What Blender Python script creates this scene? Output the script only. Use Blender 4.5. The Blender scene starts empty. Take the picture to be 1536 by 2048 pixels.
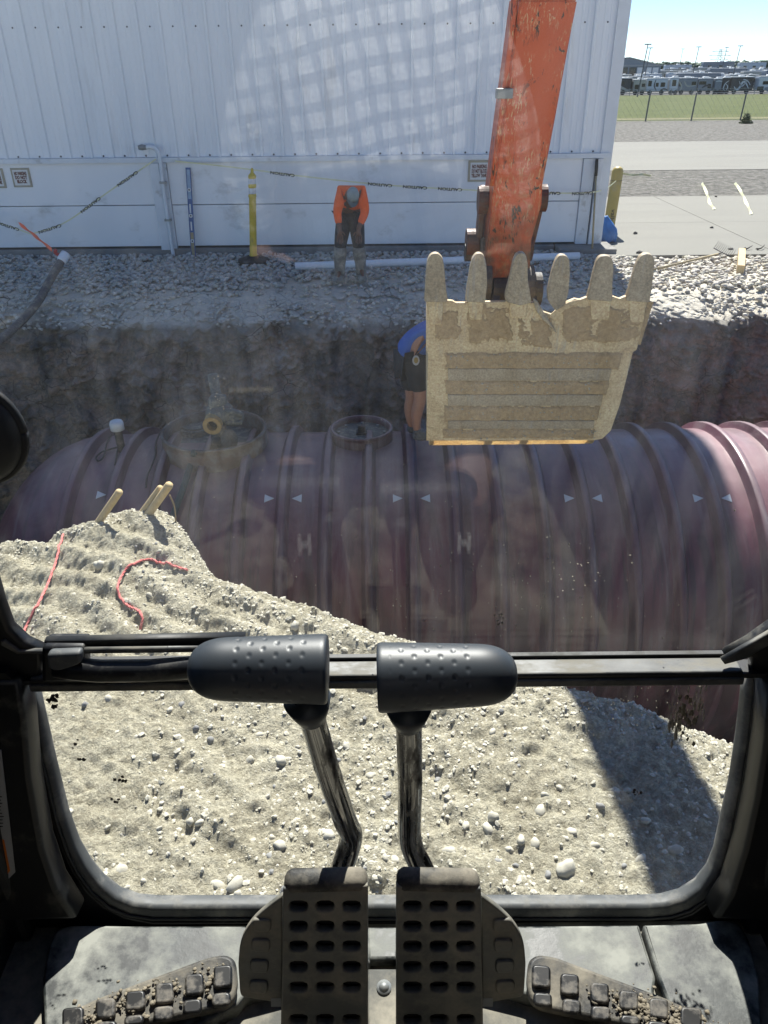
import bpy, bmesh, math, random
import numpy as np
from mathutils import Vector, Matrix, Quaternion

random.seed(7)
RNG = np.random.RandomState(7)
S = bpy.context.scene
COL = S.collection
R = math.radians

# ------------------------------------------------------------------ camera, sky, sun, exposure
CAMZ = 2.35
PITCH = R(29.86)
ROLL = 0.010
F = 1538.0
SUN_EL = R(52.0)
SUN_AZ = R(4.0)
SUN_STRENGTH = 3.3
SKY_STRENGTH = 0.057
EXPOSURE = 1.82

CAM = Vector((0, 0, CAMZ))
_f = Vector((0, math.cos(PITCH), -math.sin(PITCH)))
_u0 = Vector((0, math.sin(PITCH), math.cos(PITCH)))
_r0 = Vector((1, 0, 0))
_r = _r0 * math.cos(ROLL) - _u0 * math.sin(ROLL)
_u = _r0 * math.sin(ROLL) + _u0 * math.cos(ROLL)

cam_d = bpy.data.cameras.new('camera')
cam = bpy.data.objects.new('camera', cam_d)
COL.objects.link(cam)
cam_d.sensor_fit = 'VERTICAL'
cam_d.sensor_height = 36.0
cam_d.lens = 36.0 * F / 2048.0
cam_d.clip_start = 0.02
cam_d.clip_end = 5000
m = Matrix((( _r.x, _u.x, -_f.x, 0), (_r.y, _u.y, -_f.y, 0), (_r.z, _u.z, -_f.z, CAMZ), (0, 0, 0, 1)))
cam.matrix_world = m
S.camera = cam

world = bpy.data.worlds.new('World')
S.world = world
world.use_nodes = True
wn = world.node_tree
wn.nodes.clear()
sky = wn.nodes.new('ShaderNodeTexSky')
sky.sky_type = 'NISHITA'
sky.sun_disc = False
sky.sun_elevation = SUN_EL
sky.sun_rotation = SUN_AZ
sky.air_density = 0.6
sky.dust_density = 0.0
sky.ozone_density = 5.5
bg = wn.nodes.new('ShaderNodeBackground')
bg.inputs[1].default_value = SKY_STRENGTH
wo = wn.nodes.new('ShaderNodeOutputWorld')
wn.links.new(sky.outputs[0], bg.inputs[0])
wn.links.new(bg.outputs[0], wo.inputs[0])

sun_d = bpy.data.lights.new('sun', 'SUN')
sun_d.energy = SUN_STRENGTH
sun_d.angle = R(0.53)
sun_d.color = (1.0, 0.965, 0.90)
sun = bpy.data.objects.new('sun', sun_d)
COL.objects.link(sun)
sun.rotation_euler = (SUN_EL - R(90), 0, -SUN_AZ)
sun.location = (0, 30, 40)

S.view_settings.view_transform = 'Standard'
S.view_settings.look = 'None'
S.view_settings.exposure = EXPOSURE
S.view_settings.gamma = 1.0
S.view_settings.use_curve_mapping = False
S.render.engine = 'CYCLES'
S.cycles.use_denoising = True
S.cycles.max_bounces = 8
S.cycles.transparent_max_bounces = 24
S.cycles.caustics_reflective = False
S.cycles.caustics_refractive = False
S.cycles.sample_clamp_indirect = 6.0

# ------------------------------------------------------------------ picking places: photo pixel -> point in the place
def ray(px, py):
    return (_f * F + _r * (px - 768) - _u * (py - 1024)).normalized()
def at_y(px, py, Y):
    d = ray(px, py)
    return CAM + d * (Y / d.y)
def at_z(px, py, Z):
    d = ray(px, py)
    return CAM + d * ((Z - CAMZ) / d.z)
class Plane:
    """a plane in the place with its own axes: u to the right, v up, n towards the viewer"""
    def __init__(s, o, n, u=Vector((1, 0, 0))):
        s.o = Vector(o); s.n = Vector(n).normalized()
        s.u = (Vector(u) - s.n * s.n.dot(Vector(u))).normalized()
        s.v = s.n.cross(s.u).normalized()
    def shifted(s, k):
        return Plane(s.o + s.n * k, s.n, s.u)
    def at(s, px, py):
        d = ray(px, py)
        return CAM + d * ((s.o - CAM).dot(s.n) / d.dot(s.n))
    def loc(s, p):
        q = p - s.o
        return (q.dot(s.u), q.dot(s.v))
    def px(s, px, py):
        return s.loc(s.at(px, py))
    def mat(s):
        return Matrix(((s.u.x, s.v.x, s.n.x, s.o.x), (s.u.y, s.v.y, s.n.y, s.o.y), (s.u.z, s.v.z, s.n.z, s.o.z), (0, 0, 0, 1)))

# ------------------------------------------------------------------ materials
def _nodes(name):
    mt = bpy.data.materials.new(name)
    mt.use_nodes = True
    nt = mt.node_tree
    return mt, nt, nt.nodes['Principled BSDF']
def N(nt, typ, **kw):
    n = nt.nodes.new(typ)
    for k, v in kw.items():
        setattr(n, k, v)
    return n
def inp(n, **kw):
    for k, v in kw.items():
        n.inputs[k.replace('_', ' ')].default_value = v
    return n
def ramp(nt, stops, fac):
    r = nt.nodes.new('ShaderNodeValToRGB')
    el = r.color_ramp.elements
    while len(el) < len(stops):
        el.new(0.5)
    for e, (p, c) in zip(el, stops):
        e.position = p
        e.color = (c[0], c[1], c[2], 1)
    nt.links.new(fac, r.inputs[0])
    return r.outputs[0]
def coords(nt, scale=(1, 1, 1), rot=(0, 0, 0)):
    g = nt.nodes.new('ShaderNodeNewGeometry')
    mp = nt.nodes.new('ShaderNodeMapping')
    mp.inputs['Scale'].default_value = scale
    mp.inputs['Rotation'].default_value = rot
    nt.links.new(g.outputs['Position'], mp.inputs[0])
    return mp.outputs[0]
def noise(nt, vec, scale, detail=6, rough=0.6, dist=0.0):
    n = N(nt, 'ShaderNodeTexNoise')
    inp(n, Scale=scale, Detail=detail, Roughness=rough, Distortion=dist)
    nt.links.new(vec, n.inputs['Vector'])
    return n.outputs['Fac']
def mixc(nt, fac, a, b, mode='MIX'):
    x = N(nt, 'ShaderNodeMix', data_type='RGBA', blend_type=mode)
    if isinstance(fac, float):
        x.inputs[0].default_value = fac
    else:
        nt.links.new(fac, x.inputs[0])
    for k, v in ((6, a), (7, b)):
        if isinstance(v, tuple):
            x.inputs[k].default_value = (v[0], v[1], v[2], 1)
        else:
            nt.links.new(v, x.inputs[k])
    return x.outputs[2]
def bump(nt, b, h, strength=0.3, dist=0.01):
    bn = N(nt, 'ShaderNodeBump')
    bn.inputs['Strength'].default_value = strength
    bn.inputs['Distance'].default_value = dist
    nt.links.new(h, bn.inputs['Height'])
    if b.inputs['Normal'].is_linked:
        nt.links.new(b.inputs['Normal'].links[0].from_socket, bn.inputs['Normal'])
    nt.links.new(bn.outputs[0], b.inputs['Normal'])
def thresh(nt, fac, lo, hi):
    r = N(nt, 'ShaderNodeMapRange')
    nt.links.new(fac, r.inputs[0])
    r.inputs[1].default_value = lo
    r.inputs[2].default_value = hi
    return r.outputs[0]

def M(name, c, rough=0.6, metal=0.0, var=0.25, scale=8.0, c2=None, dirt=None, dirt_amt=0.0, dirt_scale=3.0, bmp=0.0, bscale=40.0, bdist=0.004, spec=0.5, stretch=(1, 1, 1), coat=0.0):
    """a painted, worn or dusty surface: base colour with mottling, dirt patches and fine relief"""
    mt, nt, b = _nodes(name)
    vec = coords(nt, stretch)
    c2 = c2 or tuple(x * (1 - var) for x in c)
    col = ramp(nt, [(0.3, c2), (0.7, c)], noise(nt, vec, scale))
    if dirt:
        f = thresh(nt, noise(nt, vec, dirt_scale, 9, 0.68), 0.62 - dirt_amt * 0.35, 0.74 - dirt_amt * 0.2)
        col = mixc(nt, f, col, dirt)
        rr = N(nt, 'ShaderNodeMix', data_type='FLOAT')
        nt.links.new(f, rr.inputs[0]); rr.inputs[2].default_value = rough; rr.inputs[3].default_value = 0.9
        nt.links.new(rr.outputs[0], b.inputs['Roughness'])
    else:
        b.inputs['Roughness'].default_value = rough
    nt.links.new(col, b.inputs['Base Color'])
    b.inputs['Metallic'].default_value = metal
    b.inputs['Specular IOR Level'].default_value = spec
    b.inputs['Coat Weight'].default_value = coat
    if bmp:
        bump(nt, b, noise(nt, vec, bscale, 8, 0.65), bmp, bdist)
    return mt

DUST = (0.36, 0.33, 0.27)
MT = {}
MT['black_plastic'] = M('black plastic', (0.012, 0.013, 0.014), 0.55, dirt=(0.06, 0.058, 0.05), dirt_amt=0.25, dirt_scale=9, bmp=0.25, bscale=220, bdist=0.001)
MT['black_metal'] = M('black painted metal', (0.010, 0.011, 0.013), 0.42, dirt=(0.10, 0.095, 0.08), dirt_amt=0.15, dirt_scale=14, bmp=0.2, bscale=60, bdist=0.001)
MT['grip'] = M('grip foam', (0.036, 0.044, 0.052), 0.46, var=0.15, scale=20, bmp=0.12, bscale=700, bdist=0.0004)
MT['steel'] = M('polished lever steel', (0.42, 0.42, 0.42), 0.13, metal=1.0, var=0.6, scale=26, dirt=(0.05, 0.045, 0.04), dirt_amt=0.35, dirt_scale=40, stretch=(1, 1, 0.3))
MT['seal'] = M('grey rubber seal', (0.085, 0.092, 0.096), 0.55, var=0.35, scale=30, dirt=(0.22, 0.215, 0.195), dirt_amt=0.4, dirt_scale=18)
MT['rail'] = M('worn aluminium rail', (0.09, 0.094, 0.095), 0.5, metal=0.2, var=0.6, scale=40, dirt=(0.20, 0.19, 0.16), dirt_amt=0.5, dirt_scale=30, stretch=(0.5, 1, 1))
MT['mat_floor'] = M('dusty floor moulding', (0.040, 0.048, 0.048), 0.45, var=0.75, scale=26, dirt=(0.27, 0.275, 0.245), dirt_amt=0.56, dirt_scale=13, bmp=0.3, bscale=90, bdist=0.001)
MT['floor_mat'] = M('dusty floor mat', (0.09, 0.09, 0.08), 0.75, var=0.4, scale=18, dirt=(0.27, 0.25, 0.20), dirt_amt=0.6, dirt_scale=10, bmp=0.35, bscale=140, bdist=0.001)
MT['pedal'] = M('worn pedal paint', (0.13, 0.135, 0.125), 0.45, var=0.5, scale=14, dirt=(0.27, 0.25, 0.20), dirt_amt=0.5, dirt_scale=11, bmp=0.25, bscale=80, bdist=0.001)
MT['rest'] = M('footrest rubber', (0.022, 0.022, 0.021), 0.55, var=0.5, scale=20, dirt=(0.21, 0.19, 0.15), dirt_amt=0.60, dirt_scale=15, bmp=0.5, bscale=110, bdist=0.0015)
MT['rest_pad'] = M('footrest pad rubber', (0.012, 0.012, 0.012), 0.4, var=0.4, scale=30, dirt=(0.20, 0.18, 0.15), dirt_amt=0.40, dirt_scale=32)
MT['mud'] = M('dry mud', (0.26, 0.225, 0.165), 0.95, var=0.4, scale=60, bmp=0.8, bscale=160, bdist=0.002)
MT['orange'] = M('worn orange paint', (0.52, 0.108, 0.040), 0.38, var=0.25, scale=2.5, dirt=(0.50, 0.25, 0.12), dirt_amt=0.12, dirt_scale=4.0, bmp=0.08, bscale=18, bdist=0.004)
MT['link_steel'] = M('greasy linkage paint', (0.15, 0.052, 0.034), 0.5, var=0.6, scale=7, dirt=(0.10, 0.085, 0.075), dirt_amt=0.5, dirt_scale=9)
MT['dark_steel'] = M('dark greasy steel', (0.055, 0.050, 0.048), 0.5, var=0.5, scale=9, dirt=(0.15, 0.13, 0.11), dirt_amt=0.4, dirt_scale=8)
MT['bucket'] = M('bucket steel under dried soil', (0.60, 0.45, 0.25), 0.6, c2=(0.41, 0.29, 0.15), scale=4.5, dirt=(0.40, 0.355, 0.28), dirt_amt=0.34, dirt_scale=3.6, bmp=0.4, bscale=26, bdist=0.006, stretch=(1.6, 1, .55))
MT['bucket_strip'] = M('bucket wear strip', (0.45, 0.38, 0.265), 0.5, var=0.25, scale=5, dirt=(0.40, 0.31, 0.19), dirt_amt=0.3, dirt_scale=5, stretch=(0.25, 1, 2))
MT['bucket_soil'] = M('soil crust on bucket', (0.56, 0.415, 0.24), 0.95, c2=(0.38, 0.27, 0.15), scale=42, bmp=1.0, bscale=70, bdist=0.012)
MT['tooth'] = M('worn bucket tooth', (0.40, 0.335, 0.235), 0.48, var=0.3, scale=5, dirt=(0.22, 0.19, 0.14), dirt_amt=0.3, dirt_scale=6, stretch=(3, 1, 0.6))
MT['bucket_inner'] = M('bucket inside', (0.06, 0.052, 0.045), 0.7, var=0.5, scale=5)
MT['white_wall'] = M('white wall sheet', (0.76, 0.785, 0.80), 0.42, var=0.05, scale=1.3, dirt=(0.62, 0.62, 0.605), dirt_amt=0.12, dirt_scale=1.2, stretch=(3, 1, 0.4))
MT['door_white'] = M('white door panel', (0.80, 0.805, 0.80), 0.45, var=0.06, scale=1.2, dirt=(0.55, 0.54, 0.50), dirt_amt=0.12, dirt_scale=2.0, stretch=(0.8, 1, 1.2))
MT['trim'] = M('building trim', (0.68, 0.71, 0.73), 0.45, var=0.12, scale=5, dirt=(0.38, 0.37, 0.34), dirt_amt=0.1, dirt_scale=4)
MT['gap'] = M('dark joint', (0.05, 0.055, 0.06), 0.8)
MT['screw'] = M('screw head', (0.05, 0.05, 0.055), 0.5)
MT['curb'] = M('grey concrete curb', (0.26, 0.25, 0.23), 0.9, var=0.35, scale=5, bmp=0.3, bscale=30)
MT['concrete'] = M('pale concrete slab', (0.195, 0.188, 0.163), 0.88, var=0.10, scale=0.9, dirt=(0.165, 0.158, 0.14), dirt_amt=0.3, dirt_scale=0.8, bmp=0.1, bscale=40, stretch=(0.25, 1.3, 1))
MT['yellow'] = M('yellow plastic', (0.60, 0.43, 0.035), 0.45, var=0.12, scale=6, dirt=(0.42, 0.33, 0.10), dirt_amt=0.15, dirt_scale=7)
MT['bollard_yellow'] = M('faded bollard paint', (0.42, 0.315, 0.085), 0.5, var=0.2, scale=4, dirt=(0.36, 0.30, 0.16), dirt_amt=0.25, dirt_scale=5)
MT['reflective'] = M('reflective band', (0.62, 0.64, 0.66), 0.25, var=0.2, scale=30)
MT['rubber'] = M('black rubber', (0.03, 0.03, 0.03), 0.8, dirt=(0.12, 0.11, 0.10), dirt_amt=0.35, dirt_scale=9)
MT['pvc'] = M('white pvc', (0.74, 0.76, 0.78), 0.35, var=0.06, scale=5)
MT['tape'] = M('yellow caution tape', (0.74, 0.73, 0.45), 0.45, var=0.12, scale=9)
MT['ink'] = M('black ink', (0.015, 0.015, 0.015), 0.6)
MT['tape_ink'] = M('worn tape print', (0.03, 0.03, 0.028), 0.6)
MT['brown_ink'] = M('brown sign ink', (0.16, 0.055, 0.04), 0.6)
MT['paper'] = M('white sign face', (0.68, 0.68, 0.66), 0.5, var=0.08, scale=10)
MT['sign_frame'] = M('tan sign frame', (0.40, 0.36, 0.26), 0.6)
MT['blue_level'] = M('blue level paint', (0.05, 0.11, 0.28), 0.4)
MT['level_face'] = M('level web', (0.30, 0.42, 0.55), 0.4)
MT['skin_dark'] = M('brown skin', (0.16, 0.080, 0.052), 0.55, var=0.15, scale=20)
MT['skin'] = M('tanned skin', (0.40, 0.20, 0.135), 0.5, var=0.15, scale=20)
MT['skin_pale'] = M('pale skin', (0.36, 0.225, 0.185), 0.55, var=0.12, scale=20)
MT['hi_vis'] = M('orange shirt', (1.0, 0.155, 0.03), 0.75, var=0.16, scale=14, bmp=0.3, bscale=22, bdist=0.02)
MT['dark_trouser'] = M('dark trousers', (0.022, 0.023, 0.027), 0.85, var=0.3, scale=14, bmp=0.3, bscale=20, bdist=0.01)
MT['mud_boot'] = M('muddy rubber boots', (0.17, 0.165, 0.15), 0.6, var=0.35, scale=12, dirt=(0.36, 0.34, 0.29), dirt_amt=0.5, dirt_scale=8)
MT['cap'] = M('grey green cap', (0.26, 0.32, 0.32), 0.8, var=0.2, scale=20)
MT['blue_shirt'] = M('blue t shirt', (0.045, 0.135, 0.48), 0.8, var=0.22, scale=7, bmp=0.4, bscale=12, bdist=0.03)
MT['shoe'] = M('grey trainer', (0.05, 0.055, 0.055), 0.7, c2=(0.16, 0.16, 0.16), scale=70)
MT['logo_white'] = M('white emblem', (0.45, 0.45, 0.45), 0.6, var=0.05)
MT['logo_gold'] = M('gold emblem', (0.35, 0.25, 0.06), 0.6)
MT['blue_bag'] = M('blue plastic bag', (0.03, 0.19, 0.52), 0.35, var=0.4, scale=8, bmp=0.5, bscale=14, bdist=0.03)
MT['wood'] = M('pale sawn wood', (0.62, 0.47, 0.25), 0.7, c2=(0.48, 0.34, 0.16), scale=12, stretch=(6, 1, 1), bmp=0.15, bscale=60)
MT['handle_wood'] = M('weathered handle', (0.42, 0.34, 0.20), 0.7, var=0.3, scale=12)
MT['stake'] = M('stake wood', (0.56, 0.43, 0.23), 0.75, c2=(0.42, 0.31, 0.155), scale=18, stretch=(4, 4, 1), bmp=0.4, bscale=60, bdist=0.003)
MT['rope'] = M('red twine', (0.58, 0.075, 0.07), 0.8, var=0.45, scale=160, c2=(0.62, 0.26, 0.24))
MT['hose'] = M('grey hose', (0.13, 0.12, 0.115), 0.7, var=0.3, scale=14, dirt=(0.32, 0.28, 0.22), dirt_amt=0.35, dirt_scale=9)
MT['valve_red'] = M('red valve handle', (0.45, 0.03, 0.035), 0.45)
MT['orange_tape'] = M('orange marker ribbon', (1.0, 0.16, 0.06), 0.5)
MT['rust'] = M('rusty collar', (0.15, 0.085, 0.06), 0.75, c2=(0.09, 0.075, 0.065), scale=7, dirt=(0.20, 0.19, 0.17), dirt_amt=0.5, dirt_scale=6)
MT['pump'] = M('pump casting', (0.12, 0.135, 0.13), 0.6, var=0.5, scale=16, dirt=(0.34, 0.31, 0.24), dirt_amt=0.35, dirt_scale=14)
MT['pump_yellow'] = M('corroded yellow pipe', (0.45, 0.30, 0.115), 0.7, var=0.35, scale=26)
MT['green_pipe'] = M('dark green pipe', (0.035, 0.062, 0.058), 0.6)
MT['wire'] = M('black wire', (0.02, 0.02, 0.022), 0.6)
MT['copper'] = M('tan wire', (0.30, 0.22, 0.12), 0.6)
MT['cap_white'] = M('white cap', (0.66, 0.70, 0.72), 0.4)
MT['galv'] = M('galvanised steel', (0.30, 0.31, 0.30), 0.45, metal=0.4, var=0.2, scale=9)
MT['rv_white'] = M('white camper body', (0.68, 0.69, 0.68), 0.4, var=0.06, scale=1)
MT['rv_cream'] = M('cream camper body', (0.50, 0.47, 0.38), 0.4, var=0.08, scale=1)
MT['rv_grey'] = M('grey camper body', (0.26, 0.275, 0.29), 0.4, var=0.1, scale=1)
MT['rv_dark'] = M('dark camper body', (0.035, 0.037, 0.042), 0.35, var=0.2, scale=1)
MT['rv_glass'] = M('camper window', (0.015, 0.018, 0.022), 0.1)
MT['tyre'] = M('tyre', (0.018, 0.018, 0.018), 0.8)
MT['shed_wall'] = M('blue grey shed wall', (0.20, 0.24, 0.28), 0.55, var=0.1, scale=0.5)
MT['shed_roof'] = M('grey shed roof', (0.30, 0.32, 0.33), 0.5, var=0.1, scale=0.5)
MT['pole'] = M('dark lamp pole', (0.09, 0.10, 0.11), 0.5)
MT['leaf'] = M('leaves', (0.10, 0.15, 0.085), 0.8, c2=(0.065, 0.105, 0.07), scale=0.4)
MT['weed'] = M('weed leaves', (0.09, 0.12, 0.05), 0.8)
MT['jeans'] = M('dark shorts', (0.025, 0.027, 0.035), 0.85)
MT['seat'] = M('seat cloth', (0.03, 0.032, 0.035), 0.85)
MT['label_white'] = M('sticker white', (0.50, 0.50, 0.48), 0.45, var=0.15, scale=30)
MT['label_orange'] = M('sticker orange', (0.75, 0.20, 0.03), 0.45)
MT['debris'] = M('dark debris', (0.05, 0.045, 0.04), 0.85)
MT['spot'] = M('dark film flakes on glass', (0.03, 0.022, 0.016), 0.8)
MT['smear'] = M('pale dried smear', (0.40, 0.36, 0.28), 0.9, var=0.3, scale=200)

def soil_material(name, stops, scale, bs=30, bst=0.6, bd=0.03, layer=None, crack=0.0, grain=None):
    mt, nt, b = _nodes(name)
    vec = coords(nt)
    col = ramp(nt, stops, noise(nt, vec, scale, 12, 0.7, 0.6))
    fine = noise(nt, vec, scale * 14, 8, 0.7)
    col = mixc(nt, 0.45, col, ramp(nt, [(0.3, (0.25, 0.25, 0.25)), (0.7, (0.85, 0.85, 0.85))], fine), 'OVERLAY')
    if layer:
        for (z0, z1, c, amp) in layer:
            sx = N(nt, 'ShaderNodeSeparateXYZ')
            g = N(nt, 'ShaderNodeNewGeometry')
            nt.links.new(g.outputs['Position'], sx.inputs[0])
            ad = N(nt, 'ShaderNodeMath', operation='MULTIPLY_ADD')
            nt.links.new(noise(nt, vec, 1.7, 8, 0.65), ad.inputs[0]); ad.inputs[1].default_value = amp
            nt.links.new(sx.outputs[2], ad.inputs[2])
            f = thresh(nt, ad.outputs[0], z0 + amp * 0.5, z1 + amp * 0.5)
            col = mixc(nt, f, col, mixc(nt, 0.5, c, ramp(nt, [(0.3, tuple(x * 0.55 for x in c)), (0.7, c)], fine)))
    if grain:
        for gs_, ga in grain:
            gv = N(nt, 'ShaderNodeTexVoronoi', feature='F1'); gv.inputs['Scale'].default_value = gs_; gv.inputs['Randomness'].default_value = 1.0
            gn = N(nt, 'ShaderNodeTexNoise'); inp(gn, Scale=gs_ * .7, Detail=4)
            nt.links.new(vec, gn.inputs['Vector'])
            wv = N(nt, 'ShaderNodeMix', data_type='VECTOR'); wv.inputs[0].default_value = 0.012
            nt.links.new(vec, wv.inputs[4]); nt.links.new(gn.outputs['Color'], wv.inputs[5]); nt.links.new(wv.outputs[1], gv.inputs['Vector'])
            sp = N(nt, 'ShaderNodeSeparateColor'); nt.links.new(gv.outputs['Color'], sp.inputs[0])
            tone = ramp(nt, [(0.0, (0.62, 0.60, 0.56)), (0.55, (0.98, 0.98, 0.97)), (1.0, (1.28, 1.28, 1.26))], sp.outputs[0])
            col = mixc(nt, ga, col, tone, 'MULTIPLY')
            bump(nt, b, gv.outputs['Distance'], -0.55, 0.35 / gs_)
    if crack:
        vo = N(nt, 'ShaderNodeTexVoronoi', feature='DISTANCE_TO_EDGE')
        vo.inputs['Scale'].default_value = 5.0
        wv = N(nt, 'ShaderNodeMix', data_type='VECTOR')
        wv.inputs[0].default_value = 0.12
        nt.links.new(vec, wv.inputs[4])
        nc = N(nt, 'ShaderNodeTexNoise'); inp(nc, Scale=2.2, Detail=6)
        nt.links.new(vec, nc.inputs['Vector']); nt.links.new(nc.outputs['Color'], wv.inputs[5])
        nt.links.new(wv.outputs[1], vo.inputs['Vector'])
        cr = thresh(nt, vo.outputs[0], 0.0, 0.035)
        gate = thresh(nt, noise(nt, vec, 1.1, 3), 0.44, 0.6)
        inv = N(nt, 'ShaderNodeMath', operation='SUBTRACT'); inv.inputs[0].default_value = 1.0
        nt.links.new(cr, inv.inputs[1])
        mu = N(nt, 'ShaderNodeMath', operation='MULTIPLY'); nt.links.new(inv.outputs[0], mu.inputs[0]); nt.links.new(gate, mu.inputs[1])
        mk = N(nt, 'ShaderNodeMath', operation='MULTIPLY'); nt.links.new(mu.outputs[0], mk.inputs[0]); mk.inputs[1].default_value = crack
        col = mixc(nt, mk.outputs[0], col, (0.012, 0.011, 0.010))
    nt.links.new(col, b.inputs['Base Color'])
    b.inputs['Roughness'].default_value = 0.95
    b.inputs['Specular IOR Level'].default_value = 0.15
    bump(nt, b, noise(nt, vec, bs, 12, 0.72), bst, bd)
    return mt

MT['pile'] = soil_material('crushed limestone', [(0.28, (0.35, 0.32, 0.238)), (0.5, (0.47, 0.438, 0.335)), (0.72, (0.54, 0.508, 0.40))], 3.2, 70, 1.0, 0.03, grain=((62, 0.45), (150, 0.55)))
MT['site'] = soil_material('pale bounce ground', [(0.3, (0.44, 0.415, 0.35)), (0.7, (0.56, 0.53, 0.46))], 1.2, 20, 0.6, 0.03)  # kept bright so the unseen ground throws more light back
MT['stone'] = M('limestone pebble', (0.52, 0.495, 0.405), 0.85, c2=(0.40, 0.38, 0.31), scale=18, bmp=0.3, bscale=60, bdist=0.004)
MT['stone_grey'] = M('grey pebble', (0.26, 0.26, 0.25), 0.8, c2=(0.19, 0.19, 0.185), scale=18, bmp=0.3, bscale=60, bdist=0.004)
MT['pit_soil'] = soil_material('dark pit clay', [(0.30, (0.07, 0.072, 0.07)), (0.44, (0.20, 0.185, 0.165)), (0.54, (0.42, 0.31, 0.235)), (0.68, (0.60, 0.54, 0.46))], 1.6, 12, 0.9, 0.06,
    layer=[(-0.46, -0.30, (0.34, 0.31, 0.265), 0.34), (-0.30, -0.22, (0.76, 0.70, 0.59), 0.14)], crack=0.85)
MT['pad'] = soil_material('pad fines', [(0.3, (0.48, 0.45, 0.39)), (0.7, (0.72, 0.68, 0.60))], 6, 30, 0.8, 0.03)
MT['river_stone'] = M('river stones', (0.66, 0.61, 0.53), 0.8, c2=(0.27, 0.25, 0.225), scale=7.0, bmp=0.3, bscale=50, bdist=0.004)
MT['gravel_far'] = soil_material('loose gravel strip', [(0.35, (0.07, 0.066, 0.06)), (0.5, (0.165, 0.157, 0.142)), (0.68, (0.29, 0.277, 0.25))], 6.5, 9, 1.0, 0.10)
MT['grass'] = soil_material('dry grass field', [(0.3, (0.056, 0.072, 0.022)), (0.5, (0.08, 0.095, 0.032)), (0.75, (0.115, 0.117, 0.05))], 0.16, 6, 0.6, 0.08)
MT['asphalt'] = M('dark lot surface', (0.07, 0.07, 0.07), 0.9)
MT['ground'] = soil_material('dry ground', [(0.3, (0.13, 0.13, 0.07)), (0.7, (0.20, 0.18, 0.10))], 0.05, 2, 0.4, 0.1)

def scratched_paint():
    mt, nt, b = _nodes('worn orange paint')
    vec = coords(nt)
    col = ramp(nt, [(0.3, (0.50, 0.080, 0.028)), (0.7, (0.62, 0.115, 0.040))], noise(nt, vec, 2.2, 6))
    sx = N(nt, 'ShaderNodeSeparateXYZ'); g = N(nt, 'ShaderNodeNewGeometry'); nt.links.new(g.outputs['Position'], sx.inputs[0])
    def AND(a_, b_):
        m_ = N(nt, 'ShaderNodeMath', operation='MULTIPLY'); nt.links.new(a_, m_.inputs[0]); nt.links.new(b_, m_.inputs[1]); return m_.outputs[0]
    low = thresh(nt, sx.outputs[2], 2.15, 1.45)
    # pale scuffs, denser towards the bucket end
    sc_ = thresh(nt, noise(nt, coords(nt, (3, 3, 1.2), (0, R(25), 0)), 6, 9, 0.75, 1.2), 0.50, 0.66)
    col = mixc(nt, AND(sc_, low), col, (0.46, 0.27, 0.13))
    # long fine scratches in two directions
    for rot, off, c in ((28, 90, (0.60, 0.33, 0.17)), (-18, 60, (0.06, 0.035, 0.025)), (8, 75, (0.62, 0.38, 0.22))):
        w_ = noise(nt, coords(nt, (1.0, 1, 0.05), (0, R(rot), 0)), off, 3, 0.5, 1.0)
        gate = thresh(nt, noise(nt, vec, 2.6 + off / 60, 4), 0.48, 0.60)
        col = mixc(nt, AND(thresh(nt, w_, 0.585, 0.62), gate), col, c)
    # chips through to dark steel
    ch = AND(thresh(nt, noise(nt, coords(nt, (1.6, 1, .8)), 11, 4, 0.7, .6), 0.605, 0.625), thresh(nt, noise(nt, vec, 2.1, 3), 0.40, 0.50))
    col = mixc(nt, ch, col, (0.055, 0.045, 0.035))
    grime = thresh(nt, sx.outputs[2], 1.62, 1.30)
    gm = AND(grime, thresh(nt, noise(nt, vec, 5, 6), 0.25, 0.6))
    col = mixc(nt, gm, col, (0.075, 0.045, 0.035))
    nt.links.new(col, b.inputs['Base Color'])
    b.inputs['Roughness'].default_value = 0.42
    bump(nt, b, noise(nt, vec, 14, 5), 0.10, 0.01)
    return mt
MT['orange'] = scratched_paint()

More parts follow.
